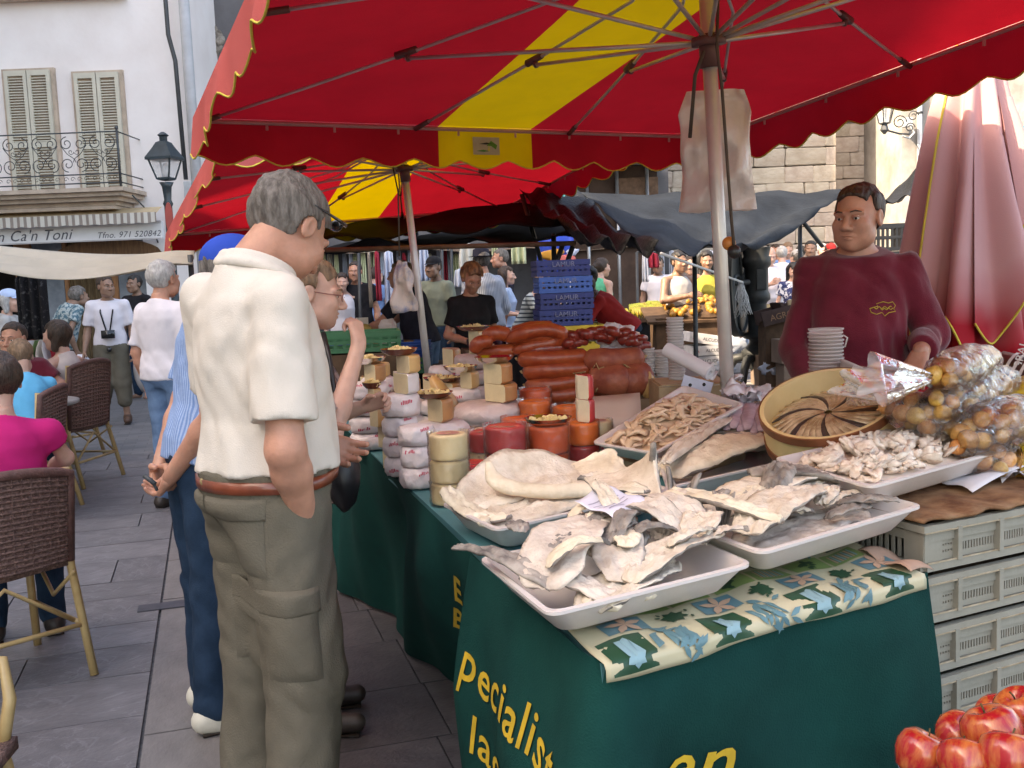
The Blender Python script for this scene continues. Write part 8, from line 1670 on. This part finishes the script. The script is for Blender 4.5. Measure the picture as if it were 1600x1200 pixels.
# ------------------------------------------------------------------ produce stalls behind
blk = mat('black_skirt', (.012, .012, .014), .9, .3, 5, .3); darkw = mat('dark_crate_wood', (.09, .055, .035), .8, .3)
def stall_block(label, a, b, dep, z, m=blk, cat='stall table'):
    d = (b - a); d.z = 0; L_ = d.length; d.normalize(); n = V((-d.y, d.x, 0)); c = (a + b) / 2 + n * dep / 2; root = thing('produce_stall', label, cat, (c.x, c.y, 0)); an = math.atan2(d.y, d.x)
    mb = MB(); mb.box((c.x, c.y, z - .02), (L_, dep, .04), rot=an); mb.build('table_top', mat('brown_board', (.15, .09, .06)), root, False)
    mb = MB(); mb.grid(lambda u, v: V((a.x, a.y, 0)) + d * (L_ * u) + n * (.02 + .012 * math.sin(u * 40)) + V((0, 0, (z - .04) * (1 - v))), 60, 3); mb.build('skirt', m, root, auto=None)
    for e in (0, 1): mb = MB(); q = V((a.x, a.y, 0)) + d * (L_ * e); mb.box((q.x + n.x * dep / 2, q.y + n.y * dep / 2, (z - .05) / 2), (.02, dep - .06, z - .05), rot=an); mb.build('side_panel', m, root, False)
    return root, (lambda u, v, w=0: V((a.x, a.y, z)) + d * (L_ * u) + n * (dep * v) + V((0, 0, w)))
def at_z(px, py, z): q = T(px, py, z); q.z = 0; return q
zs = .92; s1, f1 = stall_block('black skirted fruit stall with bananas under the slate tarpaulin', at_z(915, 505, zs), at_z(1160, 487, zs), .9, zs)
s2, f2 = stall_block('fruit stall with melons and baskets behind the second umbrella pole', P(500, 500, 8.9).xy.to_3d(), P(725, 500, 8.7).xy.to_3d(), .9, .72)
s3, f3 = stall_block('vegetable stall with grapes in front of the woman in black', P(725, 500, 8.0).xy.to_3d(), P(840, 500, 8.1).xy.to_3d(), .8, .92)
s4, f4 = stall_block('small greens stall behind the pump and stallholder', at_z(1175, 465, 1.0), at_z(1300, 462, 1.0), .7, 1.0)
# bananas in hands
ban = rand_tint(mat('banana', (.45, .42, .04), .45, col2=(.66, .55, .07), scale=6, bump=.05), .15, .03)
def banana_hand(i, n=7):
    mb = MB()
    for k in range(n): a = (k - n / 2) * .16; mb.tube([(a * .10 + math.sin(a) * t * .14, -.02 + .10 * math.sin(t * 2.2), .12 * math.cos(t * 1.6) - .03) for t in (0, .25, .5, .75, 1)], [.008, .018, .020, .017, .006], 6)
    return mb.mesh('banana_hand', ban)
bh = [banana_hand(i, 5 + i) for i in range(3)]
for i in range(46):
    u = rnd(.22, .86); v = rnd(.02, .65); o = share('banana_hand', bh[i % 3], f1(u, v, .03 + .10 * v), (rnd(-.2, .3), rnd(-.2, .2), rnd(-.5, .5) + 3.1), (1, 1, 1)); tag(o, 'hand of yellow green bananas lying on the black skirted stall', 'bananas', 'hands of bananas on the stall')
orn = rand_tint(mat('orange_fruit', (.36, .17, .02), .5, .15, 20, .2), .15); orm = MB().ball((0, 0, 0), .5, 10, 7).mesh('orange', orn)
tz = P(1110, 478, 11.2)
mb = MB(); mb.ball((tz.x, 11.5, 1.02), (.46, .28, .10), 16, 8, Matrix.Rotation(.25, 3, 'X')); mb.box((tz.x, 11.5, .985), (1.4, .6, .03), rot=Matrix.Rotation(.25, 3, 'X')); mb.box((tz.x, 11.5, .48), (1.2, .5, .96)); o = mb.build('display_bench', darkw, None, False); tag(o, 'dark sloping bench under the heap of oranges', 'bench')
for i in range(90): u, v = rnd(-.45, .45), rnd(-.26, .26); o = share('orange', orm, (tz.x + u, 11.5 + v, 1.04 + .25 * v + .11 * (1 - (u / .5) ** 2) * (1 - (v / .35) ** 2) * rnd(.6, 1)), (0, 0, rnd(0, 6)), (.075,) * 3); tag(o, 'orange in the heap behind the bananas', 'orange', 'oranges heaped behind the bananas')
for i in range(14): o = share('orange', orm, f1(rnd(.0, .10), rnd(.1, .5), .06), (0, 0, 0), (.075,) * 3); o.data = o.data; tag(o, 'peach coloured fruit in the green tray at the stall end', 'fruit', 'fruit in the green tray')
# crates: one slotted produce crate mesh in several colours
def slot_crate(W_, D_, H_, name, m):
    mb = MB(); 
    for sx, sy, w, d in ((0, -1, W_, .015), (0, 1, W_, .015), (-1, 0, .015, D_), (1, 0, .015, D_)):
        cx_, cy_ = sx * (W_ / 2 - .008), sy * (D_ / 2 - .008)
        for z, h in ((.015, .03), (H_ * .5, .022), (H_ - .018, .036)): mb.box((cx_, cy_, z), (w - (.0 if sx == 0 else 0), d if sx == 0 else D_ - .032, h))
        n = 9 if sx == 0 else 6
        for k in range(n + 1):
            t = (k / n - .5); mb.box((cx_ + (t * (W_ - .03) if sx == 0 else 0), cy_ + (t * (D_ - .05) if sx else 0), H_ / 2), (.018 if sx == 0 else .011, .011 if sx == 0 else .018, H_ - .04))
    mb.box((0, 0, .008), (W_ - .03, D_ - .03, .008)); return mb.mesh(name, m, False)
bcr = mat('blue_crate', (.015, .03, .16), .45, .15, 6, .1); bcr2 = mat('light_blue_crate', (.03, .10, .38), .45, .1); ycr = mat('yellow_crate', (.50, .36, .03), .5, .1); gcr = mat('green_crate', (.02, .12, .05), .5, .15); kcr = mat('black_crate', (.015, .015, .017), .5, .2); tcr = mat('turquoise_crate', (.04, .25, .36), .5, .1)
def crate(me, label, p, rz, grp=None, text=None):
    r = thing('produce_crate', label, 'crate', tuple(p), grp, rz=rz); r['_w'] = (0., 0., 0.); share('crate_body', me, (0, 0, 0), parent=r)
    if text:
        W_, D_, H_ = text[1]; o = flat_text(text[0], .05, (0, -D_ / 2 - .001, H_ * .72), (1, 0, 0), (0, 0, 1), mat('crate_print', (.16, .18, .30), .6, bump=0), r, off=.001); o.location = (0, 0, 0)
    return r
p0 = P(880, 500, 7.2); s7 = FPX / 7.2; dzc = .155; z = P(880, 505, 7.2).z
mes = [slot_crate(.38, .30, .112, 'crate_body', q) for q in (bcr, bcr2, bcr)]; ym = slot_crate(.40, .30, .16, 'crate_body', ycr)
zb = 0; names = ['lowest', 'second', 'third', 'fourth', 'fifth', 'sixth', 'seventh', 'eighth', 'ninth']
k = 0; zy = P(880, 508, 7.2).z
n_y = int(zy / .16)
for i in range(n_y): crate(ym, '%s yellow crate under the blue crate stack' % names[i], (p0.x + .08, 7.2, zy - (n_y - i) * zy / n_y), .1, 'yellow crates under the blue ones')
for i in range(4):
    crate(mes[0] if i != 2 else mes[1], '%s blue crate of the stack behind the sausages' % names[i], (p0.x + rnd(-.01, .01), 7.2, zy + .002 + i * .116), .1 + rnd(-.04, .04), 'stacked blue produce crates', ('LAMUR', (.38, .30, .112)))
km = slot_crate(.38, .28, .22, 'crate_body', kcr); pk_ = P(1410, 400, 8.4)
for i in range(8):
    for j in range(2): crate(km, '%s black crate in the %s column of the stack behind the stallholder' % (names[i], ['left', 'right'][j]), (pk_.x - .2 + .4 * j, 8.4, .225 * i), .05, 'stacked black crates')
tm = slot_crate(.5, .35, .25, 'crate_body', tcr); pt = P(1625, 280, 8.5)
for i in range(10): crate(tm, 'turquoise crate number %s from the ground in the tall stack at the right edge' % ['one', 'two', 'three', 'four', 'five', 'six', 'seven', 'eight', 'nine', 'ten'][i], (pt.x, 8.5, .255 * i), .3, 'tall stack of turquoise crates')
gm = slot_crate(.55, .36, .13, 'crate_body', gcr)
for i, (px, py, D, rz, lb) in enumerate(((560, 548, 6.6, .15, 'green crate at the left end of the cheese table'), (1208, 434, 11.1, .0, 'dark green crate of lettuce at the left of the greens stall'), (1262, 432, 11.1, .1, 'dark green crate of herbs at the right of the greens stall'), (615, 540, 8.5, .0, 'green crate beside the baskets of the melon stall'))):
    p = P(px, py, D); 
    if D == 6.6: mb = MB(); mb.box((p.x, D, (p.z - .01) / 2), (.6, .4, p.z - .012)); o = mb.build('display_bench', darkw, None, False); tag(o, 'dark bench carrying the green crate left of the pole', 'bench'); z = p.z
    else: z = f4(0, 0).z if i in (1, 2) else .72
    crate(gm, lb, (p.x, D if i not in (1, 2) else f4(.5, .5).y, z), rz, 'green produce crates')
leafm = rand_tint(mat('lettuce_leaf', (.05, .14, .02), .6, col2=(.22, .34, .06), scale=14, bump=.6), .3); grp = rand_tint(mat('grape_dark', (.05, .01, .03), .4, .4, 20, .3), .4)
lf = MB().ball((0, 0, 0), (.5, .5, .4), 9, 7, noise_=.9, seed=4).mesh('lettuce', leafm); gf_ = MB().ball((0, 0, 0), (.5, .4, .3), 9, 7, noise_=.8, seed=6).mesh('grapes', grp)
for i in range(26): p = f4(rnd(.05, .95), rnd(.1, .8), .15); o = share('lettuce', lf, p, (0, 0, rnd(0, 6)), (rnd(.14, .2),) * 3); tag(o, 'head of leafy greens on the stall behind the pump', 'lettuce', 'heads of lettuce behind the pump')
for i in range(34): p = f3(rnd(.02, .98), rnd(.02, .9), .05); o = share('grapes', gf_, p, (0, 0, rnd(0, 6)), (rnd(.10, .17),) * 3); tag(o, 'dark bunch of grapes heaped on the vegetable stall', 'grapes', 'bunches of dark grapes')
for i in range(16): p = f1(rnd(.0, .2), rnd(.1, .9), .06); o = share('grapes', lf, p, (0, 0, rnd(0, 6)), (rnd(.08, .12),) * 3); tag(o, 'green pepper like fruit at the left end of the banana stall', 'vegetables', 'vegetables left of the bananas')
mel = mat('melon', (.50, .36, .09), .6, col2=(.62, .48, .16), scale=12, bump=.4); mm_ = MB().lathe([(.001, -.48), (.2, -.45), (.42, -.25), (.5, 0), (.42, .27), (.2, .45), (.05, .48)], (0, 0, 0), 16).mesh('melon', mel)
for i, (px, py) in enumerate(((553, 520), (571, 516), (563, 530), (545, 527), (585, 528))): p = P(px, py, 8.9 + .1 * (i % 2)); o = share('melon', mm_, p, (.3, 0, i), (.125, .125, .12)); tag(o, 'round yellow melon piled by the price card', 'melon', 'yellow melons')
p = P(563, 535, 9.0); mb = MB(); mb.box((p.x, 9.1, (p.z + .72) / 2), (.55, .35, p.z - .72 + .01)); o = mb.build('melon_crate', bcr2, None, False); tag(o, 'blue crate under the yellow melons', 'crate')
p = P(566, 504, 9.1); mb = MB(); mb.box(p + V((0, 0, 0)), (.11, .006, .09)); mb.box(p + V((0, .006, -.12)), (.01, .01, .2)); o = mb.build('price_card', mat('price_card', (.6, .57, .5), .6), None, False); tag(o, 'blank looking pale price card above the melons', 'price card')
bask = mat('basket', (.34, .20, .10), .8, .3, 30, .6)
for i, px in enumerate((612, 640)):
    p = P(px, 540, 8.6); b_ = thing('basket', ['round wicker basket in front of the navy shirted vendor', 'blue crate like basket left of the second pole'][i], 'basket', (p.x, 8.75, .72)); mb = MB()
    mb.lathe([(.10, .72), (.15, .74), (.17, .96), (.18, .97), (.15, .96), (.13, .76), (.001, .75)], (p.x, 8.75, 0), 18, cap=False); mb.build('basket_body', [bask, bcr2][i], b_)
    for q in range(5): mb = MB(); mb.tube([(p.x + (.155 + .006 * q) * math.cos(t), 8.75 + (.155 + .006 * q) * math.sin(t), .76 + .045 * q) for t in [k * .35 for k in range(19)]], .008, 5); mb.build('woven_band', [bask, bcr2][i], b_)
p = P(597, 525, 8.2); plastic_bag('small translucent bag of fruit held in the vendor hand', (p.x, 8.6, p.z + .12), .16, .26, pbm, 7, .05)
# fruit carton (pink tomato print) and other cartons
def carton(label, c, size, rz, m, name='carton', tilt=None, prints=(), open_=True):
    r = thing(name, label, 'box', tuple(c), None, rz=rz); r['_w'] = (0., 0., 0.); W_, D_, H_ = size
    if tilt: r.rotation_euler = (tilt[0], tilt[1], rz)
    for i, (x, y, w, d) in enumerate(((0, -D_ / 2, W_, .006), (0, D_ / 2, W_, .006), (-W_ / 2, 0, .006, D_ - .007), (W_ / 2, 0, .006, D_ - .007))): mb = MB(); mb.box((x, y, H_ / 2), (w, d, H_)); mb.build('side_panel', m, r, False)
    mb = MB(); mb.box((0, 0, .003), (W_ - .008, D_ - .008, .006)); mb.build('base_panel', m, r, False)
    if not open_:
        for s_ in (-1, 1): mb = MB(); mb.box((0, s_ * D_ / 4, H_ + .003), (W_, D_ / 2 - .004, .005)); mb.build('lid_flap', m, r, False)
    for s_, sz, x, z, col, up_ in prints:
        o = flat_text(s_, sz, (x, -D_ / 2 - .003, z), (up_, 0, 0), (0, 0, up_), col, r, off=-.0015 if up_ < 0 else .0015); o.location = (0, 0, 0)
    return r
wc = mat('white_carton', (.62, .62, .65), .6); blki = mat('carton_black', (.05, .05, .06), .6, bump=0); redi = mat('carton_red', (.5, .06, .04), .6, bump=0); grni = mat('carton_green', (.05, .3, .08), .6, bump=0)
zg = lambda px, py, D: P(px, py, D).z
wy = 11.0; wx = P(1103, 550, wy).x
for i, (dx, rz) in enumerate(((0, .1), (.03, .15), (-.02, .1), (0, .05), (.02, .2), (.0, .1))):
    z = .10 + i * .115
    carton(['bottom white fruit carton of the pile', 'second white fruit carton from the bottom', 'third white fruit carton from the bottom', 'fourth white fruit carton up the pile', 'fifth white carton with printed side', 'top tipped white carton of the pile'][i] + ' left of the pump', (wx + dx, wy, z if i < 5 else z), (.46, .3, .105), rz, wc, tilt=None if i < 5 else (0, .18, rz), prints=(('ALCUDIA', .05, .02, .05, blki, 1), ('A', .06, -.18, .05, redi, 1)))
    if i < 4: carton('white carton of the second pile, layer %s' % names[i], (wx + .5 + dx, wy + .25, z), (.40, .3, .105), -.1, wc)
mb = MB(); mb.box((wx + .2, wy, .05), (1.1, .5, .1)); o = mb.build('pallet', darkw, None, False); tag(o, 'wooden pallet under the white fruit cartons', 'pallet')
kr = mat('kraft_box', (.27, .20, .155), .8, .12, 4, .2); bx_, by_ = P(1245, 580, 9.7).x, 9.7; zp = zg(1245, 606, 9.7); hB = .28
mb = MB(); mb.box((bx_, by_ + .02, zp / 2), (.9, .6, zp)); o = mb.build('stone_block', mat('plinth_stone', (.3, .29, .29)), None, False); tag(o, 'grey stone block under the two brown cartons', 'stone block')
carton('lower brown carton with upside down printed label', (bx_, by_, zp), (.33, .26, .24), .05, kr, open_=False)
rr_ = carton('upper closed brown carton stacked on the labelled one', (bx_ - .02, by_, zp + .255), (.36, .28, .22), .1, kr, open_=False)
mb = MB(); q = V((bx_ + .08, by_ - .14, zp + .11)); mb.box(q, (.13, .003, .13)); o = mb.build('box_label', wc, None, False); tag(o, 'white paper label stuck on the lower brown carton', 'label'); mb = MB()
for dx, dz, w, h in ((0, .06, .125, .006), (0, -.06, .125, .006), (.06, 0, .006, .125), (-.06, 0, .006, .125)): mb.box(q + V((dx, -.0025, dz)), (w, .002, h))
mb.build('label_border', blki, o, False); flat_text('SOL', .062, q + V((0, -.003, 0)), (-1, 0, 0), (0, 0, -1), blki, o, off=-.0 + .001)
cb = mat('cyan_carton', (.06, .34, .52), .6, .05)
carton('open cyan banana carton tipped on its side behind the brown boxes', (P(1232, 530, 10.4).x, 10.4, zg(1232, 545, 10.4)), (.55, .36, .22), .2, cb, tilt=(.25, .22, .2))
mb = MB(); px_ = P(1232, 560, 10.45).x; mb.box((px_, 10.45, zg(1232, 552, 10.45) / 2), (.7, .4, zg(1232, 552, 10.45))); o = mb.build('box', kr, None, False); tag(o, 'tall brown carton holding up the cyan one', 'box')
carton('lime green fruit carton left of the pump behind the pole', (P(1083, 500, 11.6).x, 11.6, zg(1083, 505, 11.6)), (.30, .25, .22), .0, mat('lime_carton', (.28, .5, .06), .6))
mb = MB(); mb.box((P(1083, 500, 11.65).x, 11.65, zg(1083, 506, 11.65) / 2), (.5, .3, zg(1083, 506, 11.65))); o = mb.build('box', kr, None, False); tag(o, 'brown carton under the lime green one', 'box')
# agricultural wooden box with lettering
aw_ = thing('wooden_fruit_box', 'dark wooden fruit box lettered in brown beside the pump', 'box', tuple(P(1245, 485, 9.9))); q = P(1238, 487, 9.8); rt = V((1, .12, .22)).normalized()
mb = MB(); rot = Matrix.Rotation(-.22, 3, 'Y') @ Matrix.Rotation(.1, 3, 'Z'); mb.box(q, (.62, .02, .14), rot=rot); mb.box(q + V((0, .3, 0)), (.62, .02, .14), rot=rot); mb.box(q + V((-.1, .15, .02)), (.03, .30, .14), rot=rot); mb.build('side_panel', mat('dark_box', (.07, .045, .04), .8, .2), aw_, False)
mb = MB(); mb.box(q + V((-.02, 0, .085)), (.05, .02, .06), rot=rot); mb.box(q + V((.22, 0, .14)), (.05, .02, .06), rot=rot); mb.build('corner_block', mat('pale_wood', (.45, .33, .2)), aw_, False)
flat_text('AGROPAPULPI', .085, q + V((.04, -.014, .0)), rt, V((-.2, 0, 1)), mat('box_print', (.30, .17, .10), .8, bump=0), aw_, off=.001)
mb = MB(); mb.box((q.x, 10.0, (q.z - .10) / 2), (.5, .3, q.z - .10)); o = mb.build('box', darkw, None, False); tag(o, 'dark crate supporting the lettered fruit box', 'box')
mb = MB(); 
for dx in (0, .12): mb.tube([P(1140 + dx * 60, 462, 11.9), P(1165 + dx * 60, 535, 11.4)], .014, 6)
o = mb.build('folding_trolley', mat('red_metal', (.5, .03, .03), .4), None); tag(o, 'pair of red metal bars of a folded trolley behind the pump', 'trolley')
for i, (px, py, D, s_) in enumerate(((1225, 550, 10.0, .12), (1150, 540, 10.8, .14), (1205, 575, 9.9, .1), (1130, 575, 10.9, .12))):
    mb = MB(); mb.ball(P(px, py, D), (s_, s_ * .6, s_ * .7), 20, 12, None, .7, i * 2.1); o = mb.build('crumpled_bag', mat('pale_blue_film', (.50, .56, .68), .3, .1, 8, .8, 20, transl=.3), None, auto=None); tag(o, ['pale film bag stuffed between pump and cyan carton', 'crumpled film bag beside the white cartons', 'small film bag at the clawed foot of the pump', 'grey film heap under the pump spout'][i], 'plastic bag')
carton('pink and white tomato carton on the vegetable stall', (P(818, 480, 8.1).x, 8.15, .93), (.30, .25, .14), .05, mat('pink_carton', (.6, .42, .40), .6), prints=(('o o', .13, 0, .05, redi, 1),))
# small blue film, hanging garments and banner at the back
gcol = [(.62, .62, .66), (.35, .03, .05), (.55, .60, .72), (.60, .57, .50), (.30, .25, .20), (.58, .60, .38)]; gname = ['white', 'dark red', 'pale blue', 'cream', 'brown', 'pale lime']
def garment(px0, px1, pt, pb_, D, ci, label):
    a, b = P(px0, pt, D), P(px1, pb_, D); w = b.x - a.x
    def fn(u, v): return V((a.x + w * (.5 + (u - .5) * (.75 + .25 * min(1, v * 2))), D + .05 * math.sin(u * 14 + ci) * (.3 + v), a.z + (b.z - a.z) * v - .05 * abs(u - .5) * (1 - v)))
    mb = MB(); mb.grid(fn, 20, 8); o = mb.build('hanging_garment', mat('cloth_%s' % gname[ci].replace(' ', '_'), gcol[ci], .85, .08), None, auto=None, solid=.012); tag(o, label, 'garment', 'clothes hanging in the stalls behind')
garment(598, 620, 392, 500, 12.5, 2, 'long pale blue white dress hanging left of the printed bag'); garment(584, 596, 392, 470, 12.4, 1, 'narrow dark red scarf hanging beside the pale dress'); garment(652, 672, 385, 440, 12.6, 2, 'pale blue shirt hanging right of the second pole')
garment(574, 583, 392, 480, 12.5, 4, 'brown patterned strip hanging at the left of the scarf'); garment(716, 745, 380, 420, 14.5, 3, 'cream blouse hanging high left of the hatted man'); garment(709, 728, 420, 448, 14.4, 0, 'small white top hanging below the cream blouse'); garment(768, 778, 372, 405, 15, 5, 'lime green top hanging behind the hatted man'); garment(798, 822, 365, 412, 14.8, 5, 'pale lime dress hanging right of the grey haired man'); garment(640, 652, 395, 440, 13, 4, 'dark brown cloth hanging behind the vendor')
garment(1003, 1014, 395, 440, 14, 0, 'white top hanging under the slate tarpaulin'); garment(1013, 1030, 395, 418, 14, 1, 'red top hanging under the slate tarpaulin'); garment(1165, 1182, 400, 440, 16, 2, 'blue garment left of the crowd')
bb = mat('blue_banner', (.015, .06, .42), .7, .1); a, b = P(838, 370, 12), P(898, 432, 12); bn = thing('cloth_banner', 'blue cloth banner with orange and pink shapes behind the blue crates', 'banner', tuple(((a + b) / 2).xy) + (0,))
mb = MB(); mb.grid(lambda u, v: V((a.x + (b.x - a.x) * u, 12 + .03 * math.sin(u * 9), a.z + (b.z - a.z) * v)), 14, 6); mb.build('sheet', bb, bn, auto=None, solid=.006)
for i, (u, v, r_, col) in enumerate(((.30, .45, .09, (.6, .28, .03)), (.45, .55, .07, (.6, .3, .04)), (.60, .40, .06, (.6, .28, .03)), (.78, .6, .11, (.6, .14, .12)), (.95, .4, .07, (.55, .6, .75)))):
    c = V((a.x + (b.x - a.x) * u, 11.955, a.z + (b.z - a.z) * v)); mb = MB(); mb.ball(c, (r_, .012, r_ * .6), 12, 6, None, .6, i); mb.build('printed_shape', mat('banner_print%d' % i, col, .7, bump=0), bn)
mb = MB(); mb.tube([P(-20, 395, 15), P(560, 395, 15)], .02, 5); 
rl_ = mb.build('hanging_rail', iron, None); rl_.location = rl_.location; bpy.data.objects.remove(rl_)
mb = MB(); mb.tube([P(560, 388, 12.5), P(690, 385, 12.6)], .015, 5); mb.tube([P(560, 388, 12.5), gz(P(560, 500, 12.5))], .02, 6); mb.tube([P(690, 385, 12.6), gz(P(690, 500, 12.6))], .02, 6); o = mb.build('clothes_rail', iron, None); tag(o, 'dark rail the clothes hang from behind the melon stall', 'rail')
mb = MB(); mb.tube([P(705, 374, 14.9), P(840, 364, 14.9)], .015, 5); mb.tube([P(705, 374, 14.9), gz(P(705, 500, 14.9))], .02, 6); mb.tube([P(840, 364, 14.9), gz(P(840, 500, 14.9))], .02, 6); o = mb.build('clothes_rail', iron, None); tag(o, 'dark rail of the clothes stall behind the hatted man', 'rail')
mb = MB(); mb.tube([P(995, 394, 14.1), P(1040, 394, 14.1)], .015, 5); mb.tube([P(995, 394, 14.1), gz(P(995, 500, 14.1))], .02, 6); o = mb.build('clothes_rail', iron, None); tag(o, 'short dark rail with red and white tops', 'rail')
mb = MB(); mb.tube([P(1183, 398, 16), P(1160, 398, 16)], .015, 5); mb.tube([P(1160, 398, 16), gz(P(1160, 500, 16))], .02, 6); o = mb.build('clothes_rail', iron, None); tag(o, 'short rail left of the crowd', 'rail')
for i in range(34):
    px = 500 + i * 10.5 + rnd(-3, 3) if i < 22 else 1000 + (i - 22) * 15; D = 17.5 + rnd(-.3, .3); w = rnd(7, 13); garment(px, px + w, rnd(388, 396), rnd(425, 470), D, random.randrange(6), 'garment hanging in the farthest row of the clothes stalls')
mb = MB(); mb.tube([P(490, 390, 17.9), P(760, 386, 17.9)], .02, 5); mb.tube([P(990, 386, 17.9), P(1190, 384, 17.9)], .02, 5)
for px in (495, 755, 995, 1185): mb.tube([P(px, 388, 17.9), gz(P(px, 388, 17.9))], .025, 5)
o = mb.build('clothes_rail', iron, None); tag(o, 'long dark rail of the farthest row of clothes stalls', 'rail')
tarp('stall_canopy', 'dull tan canopy over the farthest clothes stalls', [P(470, 384, 20), P(1000, 372, 20), P(1000, 388, 17), P(470, 394, 17)], mat('tan_canopy', (.22, .16, .12), .8), sag=.03, wr=.02, ph=3, poles=((P(700, 388, 17.2), gz(P(700, 388, 17.2))),))
mb = MB(); a, b = P(480, 440, 18.4), P(1000, 440, 18.4); mb.grid(lambda u, v: V((a.x + (b.x - a.x) * u, 18.4 + .04 * math.sin(u * 60), 2.1 * v)), 90, 4); o = mb.build('stall_backcloth', mat('brown_backcloth', (.06, .045, .04), .9, .5, 1.5, .3), None, auto=None); tag(o, 'dark brown cloth closing the back of the clothes stalls', 'cloth')
